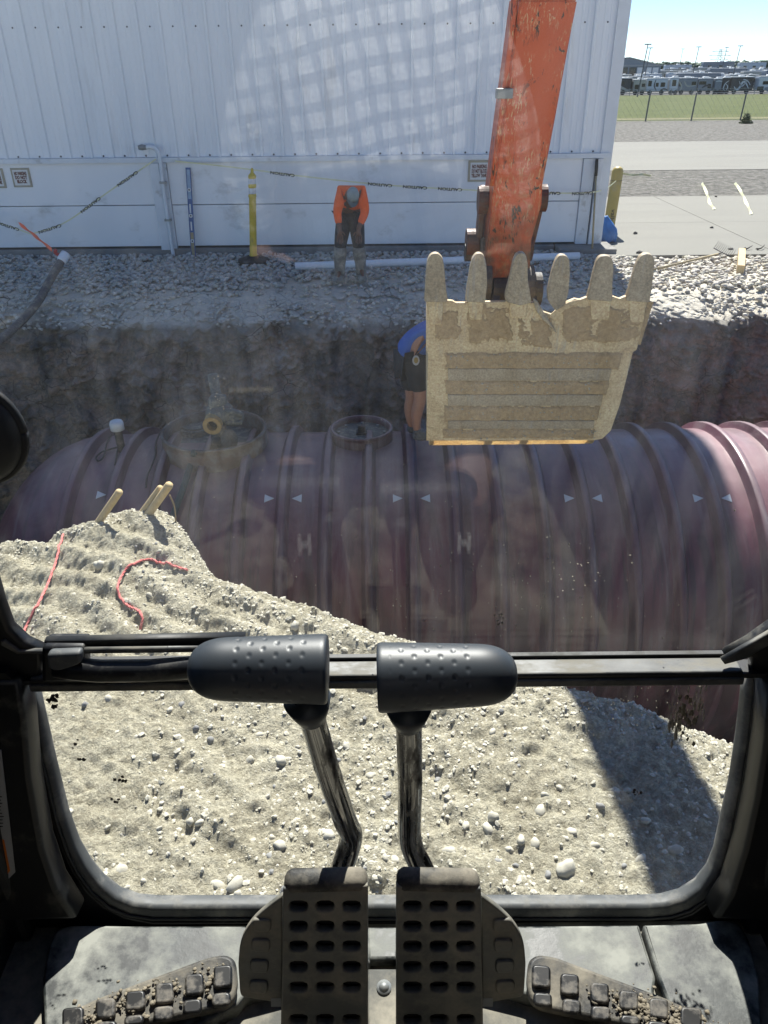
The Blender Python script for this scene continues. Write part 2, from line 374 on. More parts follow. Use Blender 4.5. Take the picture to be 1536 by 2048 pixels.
def bucket_material(name, tan, brown, steel, amt):
    """worn steel under dried soil: caked patches, scraped bare streaks, dark stains"""
    mt, nt, b = _nodes(name)
    vec = coords(nt)
    col = ramp(nt, [(0.28, brown), (0.5, tuple((x + y) / 2 for x, y in zip(tan, brown))), (0.68, tan)], noise(nt, vec, 5.5, 10, 0.72, 0.8))
    fine = noise(nt, vec, 75, 6, 0.75)
    col = mixc(nt, 0.75, col, ramp(nt, [(0.34, (0.28,) * 3), (0.66, (0.78,) * 3)], fine), 'OVERLAY')
    # vertical scrapes to bare metal
    sc_ = thresh(nt, noise(nt, coords(nt, (1, 1, 0.06), (0, R(4), 0)), 48, 4, 0.6, 0.4), 0.52, 0.66)
    gate = thresh(nt, noise(nt, vec, 2.4, 5), 0.46, 0.62)
    m_ = N(nt, 'ShaderNodeMath', operation='MULTIPLY'); nt.links.new(sc_, m_.inputs[0]); nt.links.new(gate, m_.inputs[1])
    k_ = N(nt, 'ShaderNodeMath', operation='MULTIPLY'); nt.links.new(m_.outputs[0], k_.inputs[0]); k_.inputs[1].default_value = amt
    col = mixc(nt, k_.outputs[0], col, steel)
    st = thresh(nt, noise(nt, coords(nt, (1, 1, 1.8)), 3.3, 8, 0.7, 1.0), 0.57, 0.70)
    s2 = N(nt, 'ShaderNodeMath', operation='MULTIPLY'); nt.links.new(st, s2.inputs[0]); s2.inputs[1].default_value = 0.55
    col = mixc(nt, s2.outputs[0], col, tuple(x * 0.45 for x in brown))
    rusty = thresh(nt, noise(nt, vec, 9.0, 7, 0.7), 0.60, 0.72)
    s3 = N(nt, 'ShaderNodeMath', operation='MULTIPLY'); nt.links.new(rusty, s3.inputs[0]); s3.inputs[1].default_value = 0.4
    col = mixc(nt, s3.outputs[0], col, (0.34, 0.17, 0.075))
    nt.links.new(col, b.inputs['Base Color'])
    b.inputs['Roughness'].default_value = 0.62
    bump(nt, b, noise(nt, vec, 40, 8, 0.7), 0.45, 0.008)
    return mt
MT['bucket'] = bucket_material('bucket steel under dried soil', (0.72, 0.57, 0.345), (0.46, 0.33, 0.18), (0.36, 0.34, 0.30), 0.7)
MT['tooth'] = bucket_material('worn bucket tooth', (0.46, 0.385, 0.265), (0.28, 0.225, 0.15), (0.36, 0.345, 0.315), 0.9)
MT['bucket_strip'] = bucket_material('bucket wear strip', (0.44, 0.365, 0.25), (0.30, 0.235, 0.15), (0.33, 0.315, 0.285), 0.9)

def tank_material(name, c, c2, dust):
    mt, nt, b = _nodes(name)
    vec = coords(nt)
    col = ramp(nt, [(0.3, c2), (0.7, c)], noise(nt, vec, 1.4, 6))
    # run marks down the hull
    v2 = coords(nt, (9, 0.9, 0.9))
    st = thresh(nt, noise(nt, v2, 1.2, 7, 0.6, 0.5), 0.52, 0.78)
    col = mixc(nt, st, col, dust)
    wet = thresh(nt, noise(nt, coords(nt, (6, 0.7, 0.7)), 1.0, 6, 0.6, 0.8), 0.50, 0.60)
    wm = N(nt, 'ShaderNodeMath', operation='MULTIPLY'); nt.links.new(wet, wm.inputs[0]); wm.inputs[1].default_value = 0.88
    col = mixc(nt, wm.outputs[0], col, (0.040, 0.013, 0.022))
    patch = thresh(nt, noise(nt, vec, 0.9, 9, 0.62), 0.55, 0.66)
    pm = N(nt, 'ShaderNodeMath', operation='MULTIPLY'); nt.links.new(patch, pm.inputs[0]); pm.inputs[1].default_value = 0.3
    col = mixc(nt, pm.outputs[0], col, dust)
    g = N(nt, 'ShaderNodeNewGeometry'); sn = N(nt, 'ShaderNodeSeparateXYZ'); nt.links.new(g.outputs['Normal'], sn.inputs[0])
    ad = N(nt, 'ShaderNodeMath', operation='MULTIPLY_ADD'); nt.links.new(noise(nt, vec, 4.0, 7, 0.65), ad.inputs[0]); ad.inputs[1].default_value = 0.35; nt.links.new(sn.outputs[2], ad.inputs[2])
    dz = thresh(nt, ad.outputs[0], 0.88, 1.26)
    dm = N(nt, 'ShaderNodeMath', operation='MULTIPLY'); nt.links.new(dz, dm.inputs[0]); dm.inputs[1].default_value = 0.50
    col = mixc(nt, dm.outputs[0], col, (0.44, 0.315, 0.315))
    nt.links.new(col, b.inputs['Base Color'])
    rr = ramp(nt, [(0.3, (0.30,) * 3), (0.7, (0.55,) * 3)], noise(nt, vec, 3.0, 5))
    nt.links.new(rr, b.inputs['Roughness'])
    bump(nt, b, noise(nt, vec, 26, 6), 0.12, 0.006)
    return mt
MT['tank'] = tank_material('maroon fibreglass', (0.125, 0.028, 0.050), (0.070, 0.018, 0.036), (0.17, 0.13, 0.14))
MT['tank_rib'] = tank_material('maroon fibreglass rib', (0.115, 0.045, 0.066), (0.06, 0.026, 0.042), (0.22, 0.19, 0.195))

def glass_material(name, dust_lo, dust_hi, refl):
    mt, nt, b = _nodes(name)
    nt.nodes.remove(b)
    out = nt.nodes['Material Output']
    tr = N(nt, 'ShaderNodeBsdfTransparent'); tr.inputs[0].default_value = (0.978, 0.988, 0.985, 1)
    gl = N(nt, 'ShaderNodeBsdfGlossy'); gl.inputs['Roughness'].default_value = 0.0
    lw = N(nt, 'ShaderNodeLayerWeight'); lw.inputs[0].default_value = 0.5
    pw = N(nt, 'ShaderNodeMath', operation='POWER'); nt.links.new(lw.outputs['Facing'], pw.inputs[0]); pw.inputs[1].default_value = 5.0
    ma = N(nt, 'ShaderNodeMath', operation='MULTIPLY_ADD'); nt.links.new(pw.outputs[0], ma.inputs[0]); ma.inputs[1].default_value = 0.9; ma.inputs[2].default_value = refl
    m1 = N(nt, 'ShaderNodeMixShader')
    nt.links.new(ma.outputs[0], m1.inputs[0]); nt.links.new(tr.outputs[0], m1.inputs[1]); nt.links.new(gl.outputs[0], m1.inputs[2])
    # dried dust and wiped smears on the pane
    vec = coords(nt)
    n1 = noise(nt, vec, 3.5, 8, 0.62, 0.4)
    n2 = noise(nt, coords(nt, (1, 1, 0.12), (0, R(8), 0)), 42, 5, 0.6, 0.3)
    n3 = noise(nt, vec, 22, 9, 0.75, 1.4)
    a = N(nt, 'ShaderNodeMath', operation='MULTIPLY'); nt.links.new(n1, a.inputs[0]); nt.links.new(n2, a.inputs[1])
    r1 = thresh(nt, a.outputs[0], 0.15, 0.46)
    r3 = thresh(nt, n3, 0.60, 0.82)
    # smears gather towards the foot of the pane where hands reach
    sx = N(nt, 'ShaderNodeSeparateXYZ'); g = N(nt, 'ShaderNodeNewGeometry'); nt.links.new(g.outputs['Position'], sx.inputs[0])
    foot = thresh(nt, sx.outputs[2], 2.05, 1.75)
    r3m = N(nt, 'ShaderNodeMath', operation='MULTIPLY'); nt.links.new(r3, r3m.inputs[0]); nt.links.new(foot, r3m.inputs[1])
    sm = N(nt, 'ShaderNodeMath', operation='ADD'); nt.links.new(r1, sm.inputs[0]); nt.links.new(r3m.outputs[0], sm.inputs[1])
    mr = N(nt, 'ShaderNodeMapRange'); nt.links.new(sm.outputs[0], mr.inputs[0]); mr.inputs[3].default_value = dust_lo; mr.inputs[4].default_value = dust_hi
    tl = N(nt, 'ShaderNodeBsdfTranslucent'); tl.inputs[0].default_value = (0.80, 0.81, 0.80, 1)
    df = N(nt, 'ShaderNodeBsdfDiffuse'); df.inputs[0].default_value = (0.80, 0.81, 0.80, 1)
    md = N(nt, 'ShaderNodeMixShader'); md.inputs[0].default_value = 0.5
    nt.links.new(tl.outputs[0], md.inputs[1]); nt.links.new(df.outputs[0], md.inputs[2])
    m2 = N(nt, 'ShaderNodeMixShader')
    nt.links.new(mr.outputs[0], m2.inputs[0]); nt.links.new(m1.outputs[0], m2.inputs[1]); nt.links.new(md.outputs[0], m2.inputs[2])
    nt.links.new(m2.outputs[0], out.inputs[0])
    return mt
MT['glass_up'] = glass_material('dusty windscreen', 0.002, 0.036, 0.048)
MT['glass_low'] = glass_material('lower pane', 0.004, 0.02, 0.025)

def plaid_material():
    mt, nt, b = _nodes('grey and white plaid cloth')
    vec = coords(nt, (1, 1, 1), (0, R(12), 0))
    col = (0.78, 0.78, 0.77)
    facs = []
    for axis, sc in (('X', 42), ('Z', 40), ('X', 126), ('Z', 120)):
        w = N(nt, 'ShaderNodeTexWave', wave_type='BANDS', bands_direction=axis)
        inp(w, Scale=sc / 6.28 * 1.0, Distortion=2.6, Detail=1.5)
        w.inputs['Detail Scale'].default_value = 0.6
        nt.links.new(vec, w.inputs['Vector'])
        facs.append(thresh(nt, w.outputs['Fac'], 0.62, 0.74))
    c = mixc(nt, facs[0], (0.76, 0.77, 0.77), (0.24, 0.25, 0.27))
    c = mixc(nt, facs[1], c, (0.30, 0.31, 0.33), 'MULTIPLY')
    m3 = N(nt, 'ShaderNodeMath', operation='MAXIMUM'); nt.links.new(facs[2], m3.inputs[0]); nt.links.new(facs[3], m3.inputs[1])
    m4 = N(nt, 'ShaderNodeMath', operation='MULTIPLY'); nt.links.new(m3.outputs[0], m4.inputs[0]); m4.inputs[1].default_value = 0.35
    c = mixc(nt, m4.outputs[0], c, (0.25, 0.26, 0.28))
    nt.links.new(c, b.inputs['Base Color'])
    b.inputs['Roughness'].default_value = 0.9
    bump(nt, b, noise(nt, vec, 9, 4), 0.6, 0.05)
    return mt
MT['plaid'] = plaid_material()

# ------------------------------------------------------------------ object helpers
WORLD = {}
def link(o, parent=None, basis=None):
    COL.objects.link(o)
    w = basis or Matrix.Identity(4)
    if parent is not None:
        o.parent = parent
        o.matrix_parent_inverse = WORLD[parent.name].inverted()
    o.matrix_basis = w
    WORLD[o.name] = w
    return o
def tag(o, label=None, cat=None, group=None, kind=None):
    if label: o['label'] = label
    if cat: o['category'] = cat
    if group: o['group'] = group
    if kind: o['kind'] = kind
    return o
def thing(name, label, cat, loc=(0, 0, 0), group=None):
    o = bpy.data.objects.new(name, None)
    o.empty_display_size = 0.1
    link(o, None, Matrix.Translation(Vector(loc)))
    return tag(o, label, cat, group)
def mesh_obj(name, verts, faces, mt, parent=None, smooth=False, basis=None):
    me = bpy.data.meshes.new(name)
    me.from_pydata([tuple(v) for v in verts], [], faces)
    if mt is not None:
        me.materials.append(MT[mt] if isinstance(mt, str) else mt)
    if smooth:
        me.polygons.foreach_set('use_smooth', [True] * len(me.polygons))
    me.update()
    return link(bpy.data.objects.new(name, me), parent, basis)
def bm_obj(name, bm, mt, parent=None, smooth=False, basis=None, recalc=True):
    if recalc:
        bmesh.ops.recalc_face_normals(bm, faces=bm.faces)
    me = bpy.data.meshes.new(name)
    bm.to_mesh(me); bm.free()
    if mt is not None:
        me.materials.append(MT[mt] if isinstance(mt, str) else mt)
    if smooth:
        me.polygons.foreach_set('use_smooth', [True] * len(me.polygons))
    return link(bpy.data.objects.new(name, me), parent, basis)
def bm_box(bm, lo, hi, bev=0.0, mtx=None):
    lo, hi = Vector(lo), Vector(hi)
    r = bmesh.ops.create_cube(bm, size=1.0)
    vs = r['verts']
    for v in vs:
        v.co = Vector((lo[i] + (v.co[i] + 0.5) * (hi[i] - lo[i]) for i in range(3)))
    if bev:
        es = list({e for v in vs for e in v.link_edges})
        rr = bmesh.ops.bevel(bm, geom=es, offset=bev, segments=2, affect='EDGES', profile=0.5)
        vs = list({v for f in rr['faces'] for v in f.verts} | {v for v in vs if v.is_valid})
    if mtx is not None:
        for v in vs:
            v.co = mtx @ v.co
def box(name, lo, hi, mt, parent=None, bev=0.0, mtx=None):
    bm = bmesh.new(); bm_box(bm, lo, hi, bev, mtx)
    return bm_obj(name, bm, mt, parent)
def frame_for(d):
    d = d.normalized()
    a = Vector((0, 0, 1)) if abs(d.z) < 0.9 else Vector((1, 0, 0))
    x = d.cross(a).normalized()
    return x, d.cross(x).normalized()
def bm_tube(bm, pts, radii, seg=12, caps=True, squash=1.0):
    pts = [Vector(p) for p in pts]
    if not hasattr(radii, '__len__'):
        radii = [radii] * len(pts)
    rings = []
    x = None
    for i, p in enumerate(pts):
        d = (pts[min(i + 1, len(pts) - 1)] - pts[max(i - 1, 0)]).normalized()
        if x is None:
            x, y = frame_for(d)
        else:
            x = (x - d * d.dot(x)).normalized(); y = d.cross(x)
        rings.append([bm.verts.new(p + (x * math.cos(a) + y * math.sin(a) * squash) * radii[i]) for a in [2 * math.pi * k / seg for k in range(seg)]])
    for a, b in zip(rings, rings[1:]):
        for k in range(seg):
            bm.faces.new((a[k], a[(k + 1) % seg], b[(k + 1) % seg], b[k]))
    if caps:
        bm.faces.new(list(reversed(rings[0]))); bm.faces.new(rings[-1])
def tube(name, pts, radii, mt, parent=None, seg=12, smooth=True, caps=True):
    bm = bmesh.new(); bm_tube(bm, pts, radii, seg, caps)
    return bm_obj(name, bm, mt, parent, smooth)
def smooth_path(pts, n=8):
    pts = [Vector(p) for p in pts]
    out = []
    P = [pts[0]] + pts + [pts[-1]]
    for i in range(1, len(P) - 2):
        a, b, c, d = P[i - 1], P[i], P[i + 1], P[i + 2]
        for k in range(n):
            t = k / n
            out.append(0.5 * ((2 * b) + (c - a) * t + (2 * a - 5 * b + 4 * c - d) * t * t + (3 * b - a - 3 * c + d) * t ** 3))
    out.append(pts[-1])
    return out
def flat(name, pl, pts, thick, mt, parent=None, holes=(), bevel=0.0, px=True, smooth=False, rnd=0):
    """a plate lying in plane pl (front face on it), with real thickness and cut-outs"""
    cu = bpy.data.curves.new(name, 'CURVE')
    cu.dimensions = '2D'; cu.fill_mode = 'BOTH'
    b = min(bevel, thick * 0.49)
    cu.extrude = thick / 2 - b; cu.bevel_depth = b; cu.bevel_resolution = 1; cu.offset = -b
    for poly in [pts] + list(holes):
        q = [pl.px(*p) if px else p for p in poly]
        sp = cu.splines.new('POLY')
        sp.points.add(len(q) - 1)
        for s_, c in zip(sp.points, q):
            s_.co = (c[0], c[1], 0, 1)
        sp.use_cyclic_u = True
    ob = bpy.data.objects.new('tmp', cu)
    me = bpy.data.meshes.new_from_object(ob)
    bpy.data.objects.remove(ob); bpy.data.curves.remove(cu)
    me.name = name
    me.transform(pl.mat() @ Matrix.Translation((0, 0, -thick / 2)))
    me.materials.clear()
    me.materials.append(MT[mt] if isinstance(mt, str) else mt)
    bm = bmesh.new(); bm.from_mesh(me)
    bmesh.ops.remove_doubles(bm, verts=bm.verts, dist=1e-5)
    bm.to_mesh(me); bm.free()
    if smooth:
        me.polygons.foreach_set('use_smooth', [True] * len(me.polygons))
    return link(bpy.data.objects.new(name, me), parent)
def rounded(pts, rad, n=5):
    """round the corners of a 2D polygon"""
    out = []
    k = len(pts)
    for i in range(k):
        a, b, c = Vector(pts[i - 1]), Vector(pts[i]), Vector(pts[(i + 1) % k])
        r_ = rad[i] if hasattr(rad, '__len__') else rad
        d1, d2 = (a - b), (c - b)
        r1 = min(r_, d1.length * 0.48, d2.length * 0.48)
        p, q = b + d1.normalized() * r1, b + d2.normalized() * r1
        for j in range(n + 1):
            t = j / n
            out.append(tuple((1 - t) ** 2 * p + 2 * t * (1 - t) * b + t * t * q))
    return out
def text_mesh(name, body, size, mtx, mt, parent, depth=0.0006, bold=0.0, sx=1.0):
    cu = bpy.data.curves.new(name, 'FONT')
    cu.body = body; cu.size = size; cu.align_x = 'CENTER'; cu.align_y = 'CENTER'
    cu.extrude = depth; cu.offset = bold; cu.resolution_u = 2
    ob = bpy.data.objects.new('tmp', cu)
    me = bpy.data.meshes.new_from_object(ob)
    bpy.data.objects.remove(ob); bpy.data.curves.remove(cu)
    me.name = name
    me.transform(mtx @ Matrix.Diagonal((sx, 1, 1, 1)))
    me.materials.clear(); me.materials.append(MT[mt])
    return link(bpy.data.objects.new(name, me), parent)
def skin(name, joints, edges, radii, mt, parent=None, sub=2, root=None):
    """grow one smooth body or garment from a skeleton of joints"""
    names = list(joints)
    idx = {n: i for i, n in enumerate(names)}
    me = bpy.data.meshes.new('tmp')
    me.from_pydata([tuple(joints[n]) for n in names], [(idx[a], idx[b]) for a, b in edges], [])
    ob = bpy.data.objects.new('tmp', me)
    COL.objects.link(ob)
    ob.modifiers.new('s', 'SKIN')
    sv = me.skin_vertices[0].data
    for n in names:
        r_ = radii[n]
        sv[idx[n]].radius = r_ if hasattr(r_, '__len__') else (r_, r_)
        sv[idx[n]].use_root = (n == (root or names[0]))
    mo = ob.modifiers.new('u', 'SUBSURF'); mo.levels = sub; mo.render_levels = sub
    bpy.context.view_layer.update()
    dg = bpy.context.evaluated_depsgraph_get()
    m2 = bpy.data.meshes.new_from_object(ob.evaluated_get(dg))
    bpy.data.objects.remove(ob)
    m2.name = name
    m2.materials.clear(); m2.materials.append(MT[mt])
    m2.polygons.foreach_set('use_smooth', [True] * len(m2.polygons))
    return link(bpy.data.objects.new(name, m2), parent)
def ellipsoid(bm, c, r_, seg=20, rings=12, mtx=None):
    r0 = bmesh.ops.create_uvsphere(bm, u_segments=seg, v_segments=rings, radius=1.0)
    for v in r0['verts']:
        p = Vector((v.co.x * r_[0], v.co.y * r_[1], v.co.z * r_[2]))
        v.co = (mtx @ p if mtx is not None else p) + Vector(c)
def cyl(bm, a, b, r1, r2=None, seg=16):
    bm_tube(bm, [a, b], [r1, r1 if r2 is None else r2], seg)

_TAB = {}
def vnoise(x, y, seed):
    """smooth value noise on numpy arrays"""
    if seed not in _TAB:
        _TAB[seed] = np.random.RandomState(seed).rand(256, 256)
    tab = _TAB[seed]
    xi = np.floor(x).astype(int); yi = np.floor(y).astype(int)
    fx = x - xi; fy = y - yi
    fx = fx * fx * (3 - 2 * fx); fy = fy * fy * (3 - 2 * fy)
    g = lambda a, b: tab[a % 256, b % 256]
    return (g(xi, yi) * (1 - fx) + g(xi + 1, yi) * fx) * (1 - fy) + (g(xi, yi + 1) * (1 - fx) + g(xi + 1, yi + 1) * fx) * fy
def fbm(x, y, scale, seed, octv=5, gain=0.55):
    s = 0; a = 1.0; tot = 0
    for o in range(octv):
        s = s + a * (vnoise(x * scale * 2 ** o + 17.3 * o, y * scale * 2 ** o + 9.1 * o, seed + o) - 0.5)
        tot += a; a *= gain
    return s / tot * 2
def grid_obj(name, X, Y, Z, mt, parent=None, smooth=True):
    ny, nx = X.shape
    v = np.stack([X, Y, Z], -1).reshape(-1, 3)
    i = np.arange(nx * ny).reshape(ny, nx)
    q = np.stack([i[:-1, :-1], i[:-1, 1:], i[1:, 1:], i[1:, :-1]], -1).reshape(-1, 4)
    me = bpy.data.meshes.new(name)
    me.vertices.add(len(v)); me.vertices.foreach_set('co', v.astype(np.float32).ravel())
    me.loops.add(q.size); me.loops.foreach_set('vertex_index', q.astype(np.int32).ravel())
    me.polygons.add(len(q))
    me.polygons.foreach_set('loop_start', np.arange(0, q.size, 4, dtype=np.int32))
    me.polygons.foreach_set('loop_total', np.full(len(q), 4, dtype=np.int32))
    me.polygons.foreach_set('use_smooth', np.full(len(q), smooth))
    me.materials.append(MT[mt]); me.update(calc_edges=True); me.validate()
    return link(bpy.data.objects.new(name, me), parent)
def ico(sub):
    bm = bmesh.new(); bmesh.ops.create_icosphere(bm, subdivisions=sub, radius=1.0)
    v = np.array([p.co[:] for p in bm.verts]); f = np.array([[p.index for p in q.verts] for q in bm.faces])
    bm.free(); return v, f
ICO1, ICO2 = ico(1), ico(2)
def stone_shape(rs, base, rough=0.18):
    v, f = base
    k = rs.randn(3, 3) * 1.3
    d = 1 + rough * np.sin(v @ k[0] * 2 + rs.rand() * 6) + rough * 0.8 * np.sin(v @ k[1] * 3 + rs.rand() * 6)
    w = v * d[:, None]
    # a couple of flattened broken faces
    for _ in range(3):
        n = rs.randn(3); n /= np.linalg.norm(n)
        dd = w @ n; lim = 0.62 + 0.25 * rs.rand()
        w = w - np.outer(np.maximum(dd - lim, 0), n)
    return w
def scatter_mesh(name, P, size, mt, parent=None, seed=1, base=None, flat_z=0.65, smooth=True):
    """many loose stones joined as real geometry"""
    base = base or ICO1
    rs = np.random.RandomState(seed)
    shapes = [stone_shape(rs, base, 0.2) for _ in range(24)]
    nv = len(base[0]); n = len(P)
    V = np.zeros((n, nv, 3))
    ang = rs.rand(n) * 6.283; tl = (rs.rand(n) - 0.5) * 0.9
    asp = 0.7 + 0.6 * rs.rand(n)
    for i in range(n):
        w = shapes[i % 24] * np.array([1.0, asp[i], flat_z]) * size[i]
        c, s_ = math.cos(ang[i]), math.sin(ang[i]); ct, st = math.cos(tl[i]), math.sin(tl[i])
        Rm = np.array([[c, -s_, 0], [s_, c, 0], [0, 0, 1]]) @ np.array([[1, 0, 0], [0, ct, -st], [0, st, ct]])
        V[i] = w @ Rm.T + P[i]
    Fc = (base[1][None] + (np.arange(n) * nv)[:, None, None]).reshape(-1, 3)
    me = bpy.data.meshes.new(name)
    v = V.reshape(-1, 3)
    me.vertices.add(len(v)); me.vertices.foreach_set('co', v.astype(np.float32).ravel())
    me.loops.add(Fc.size); me.loops.foreach_set('vertex_index', Fc.astype(np.int32).ravel())
    me.polygons.add(len(Fc))
    me.polygons.foreach_set('loop_start', np.arange(0, Fc.size, 3, dtype=np.int32))
    me.polygons.foreach_set('loop_total', np.full(len(Fc), 3, dtype=np.int32))
    me.polygons.foreach_set('use_smooth', np.full(len(Fc), smooth))
    me.materials.append(MT[mt]); me.update(calc_edges=True)
    return link(bpy.data.objects.new(name, me), parent)

# ================================================================== THE SETTING
WALL_Y = 11.92
LIP_Y = 9.3
APRON_Y = at_z(1250, 514, 0).y
# --- ground behind the wall line and far away: one sheet to the horizon, falling gently to the vehicle lot
def ground_z(Y):
    return np.interp(Y, [0, 46, 170, 260, 4000], [0, 0, -2.35, -3.0, -3.0])
def strip(name, x0, x1, ys, dz, mt, nx=2):
    X, Y = np.meshgrid(np.linspace(x0, x1, nx), np.array(ys))
    return tag(grid_obj(name, X, Y, ground_z(Y) + dz, mt, None, False), kind='structure')
strip('ground', -2500, 2500, [12.3, 46, 170, 260, 1200, 4000], -0.02, 'ground')
for (x0_, x1_, y0_, y1_) in ((-70, 70, -90, 0.9), (-70, -6.0, 0.9, 12.3), (7.6, 70, 0.9, APRON_Y - .4)):  # unseen ground added to bounce sunlight onto the shaded wall
    X, Y = np.meshgrid(np.linspace(x0_, x1_, 60), np.linspace(y0_, y1_, 60))
    tag(grid_obj('site_bounce_ground', X, Y, -0.05 + .05 * fbm(X, Y, .4, 300, 3), 'site', None, True), kind='structure')
strip('grass_field', -60, 140, list(np.linspace(43.9, 176, 20)), 0.0, 'grass')
strip('gravel_strip', -20, 40, [31.0, 43.9], 0.0, 'gravel_far')
box('road', (-20, 22.0, -0.25), (60, 31.0, 0.012), 'concrete')['kind'] = 'structure'
strip('gravel_verge', -20, 40, [17.2, 22.0], 0.002, 'gravel_far')
strip('lot_surface', -80, 260, list(np.linspace(172, 420, 12)), 0.02, 'asphalt')
# concrete apron beside the building, in slabs with open joints
APR0 = at_z(1250, 514, 0).y
ap = thing('concrete_apron', 'pale concrete apron in slabs beside the building corner', 'paving', (6, 14, 0))
tag(ap, kind='structure')
for (x0, x1) in ((3.25, 5.70), (5.71, 8.4), (8.41, 11.1), (11.11, 14.0)):
    for (y0, y1) in ((APR0, 14.05), (14.06, 17.2)):
        box('slab', (x0, y0, -0.18), (x1, y1, 0.02 + 0.002 * random.random()), 'concrete', ap, 0.006)
# --- far gravel pad between wall and pit, with the pit face as one sheet
xs = np.arange(-9.0, 9.01, 0.03)
prof = [(12.4, -0.03), (11.0, -0.03), (10.4, -0.04), (9.9, -0.05), (9.62, -0.07), (9.45, -0.11), (9.30, -0.17), (9.18, -0.22), (9.12, -0.25), (9.08, -0.31), (9.02, -0.62), (8.93, -1.2), (8.84, -1.9), (8.7, -2.9), (8.5, -3.75), (7.2, -3.8), (2.0, -3.8)]
pt = np.array(prof)
seg = np.r_[0, np.cumsum(np.hypot(np.diff(pt[:, 0]), np.diff(pt[:, 1])))]
dens = np.concatenate([np.linspace(0, seg[4], 40), np.linspace(seg[4], seg[13], 170)[1:], np.linspace(seg[13], seg[-1], 20)[1:]])
py_ = np.interp(dens, seg, pt[:, 0]); pz_ = np.interp(dens, seg, pt[:, 1])
Xg, Yg = np.meshgrid(xs, py_); _, Zg = np.meshgrid(xs, pz_); _, Dg = np.meshgrid(xs, dens)
w = np.clip((Dg - seg[3]) / 0.25, 0, 1) * np.clip((seg[14] - Dg) / 0.5, 0, 1)
lipw = np.exp(-((Dg - seg[6]) / 0.28) ** 2)
n_big = fbm(Xg, Dg, 0.9, 3); n_mid = fbm(Xg, Dg, 3.2, 11); n_fine = fbm(Xg, Dg, 11, 23)
ridge = 0.5 - np.abs(fbm(Xg, Dg, 2.4, 41))
Yg = Yg + w * (0.22 * n_big + 0.17 * n_mid + 0.085 * n_fine - 0.09 * (ridge > 0.44) + .04 * fbm(Xg, Dg, 26, 53, 2)) + lipw * 0.18 * fbm(Xg, Xg * 0, 1.2, 77)
Zg = Zg + w * 0.03 * n_mid + 0.012 * n_fine + lipw * 0.05 * n_mid
tag(grid_obj('pit_wall', Xg, Yg, Zg, 'pit_soil', None, True), kind='structure')
X, Y = np.meshgrid(np.linspace(-9, 9, 240), np.linspace(9.40, 12.35, 60))
Zb = -.024 + np.interp(Y, [9.18, 9.3, 9.45, 9.62, 9.9, 10.4, 12.4], [-.24, -.185, -.12, -.07, -.04, -.012, -.008])
tag(grid_obj('gravel_bed', X, Y, Zb + 0.02 * fbm(X, Y, 2, 5) + .012 * fbm(X, Y, 9, 6) - .02 * np.clip((9.62 - Y) / .2, 0, 1) * (fbm(X, Y, 4, 7) + .6), 'pad'), kind='structure')
rs = np.random.RandomState(5)
n = 8200
px_ = rs.uniform(-7.0, 7.2, n); pyy = rs.uniform(9.3, 11.86, n)
keep = (rs.rand(n) < np.clip((pyy - 9.45) / 0.45, 0.12, 1)) & ~((px_ > 3.4) & (pyy > APR0 - 0.03))
keep &= ~((np.abs(px_ + 0.1) < 1.6) & (pyy < 10.25) & (rs.rand(n) < 0.55))
px_, pyy = px_[keep], pyy[keep]
sz = rs.uniform(0.019, 0.046, len(px_)) * (1 + 0.25 * (rs.rand(len(px_)) > 0.9))
P = np.stack([px_, pyy, sz * 0.3 + 0.0 + np.interp(pyy, [9.18, 9.3, 9.45, 9.62, 9.9, 10.4, 12.4], [-.225, -.17, -.105, -.06, -.035, -.01, -.006])], -1)
h = len(P) // 4
tag(scatter_mesh('river_gravel', P[h:], sz[h:], 'river_stone', None, 3), kind='stuff')
tag(scatter_mesh('pale_gravel', P[:h], sz[:h], 'stone', None, 4), kind='stuff')
# clods crumbled from the lip
n = 1600
cx = rs.uniform(-7, 7, n); cy = rs.uniform(9.06, 9.5, n)
tag(scatter_mesh('crumbled_soil', np.stack([cx, cy, np.interp(cy, [9.06, 9.12, 9.18, 9.30, 9.45, 9.6], [-0.30, -0.24, -0.21, -0.16, -0.10, -.06])], -1), rs.uniform(0.008, 0.035, n), 'pad', None, 9), kind='stuff')

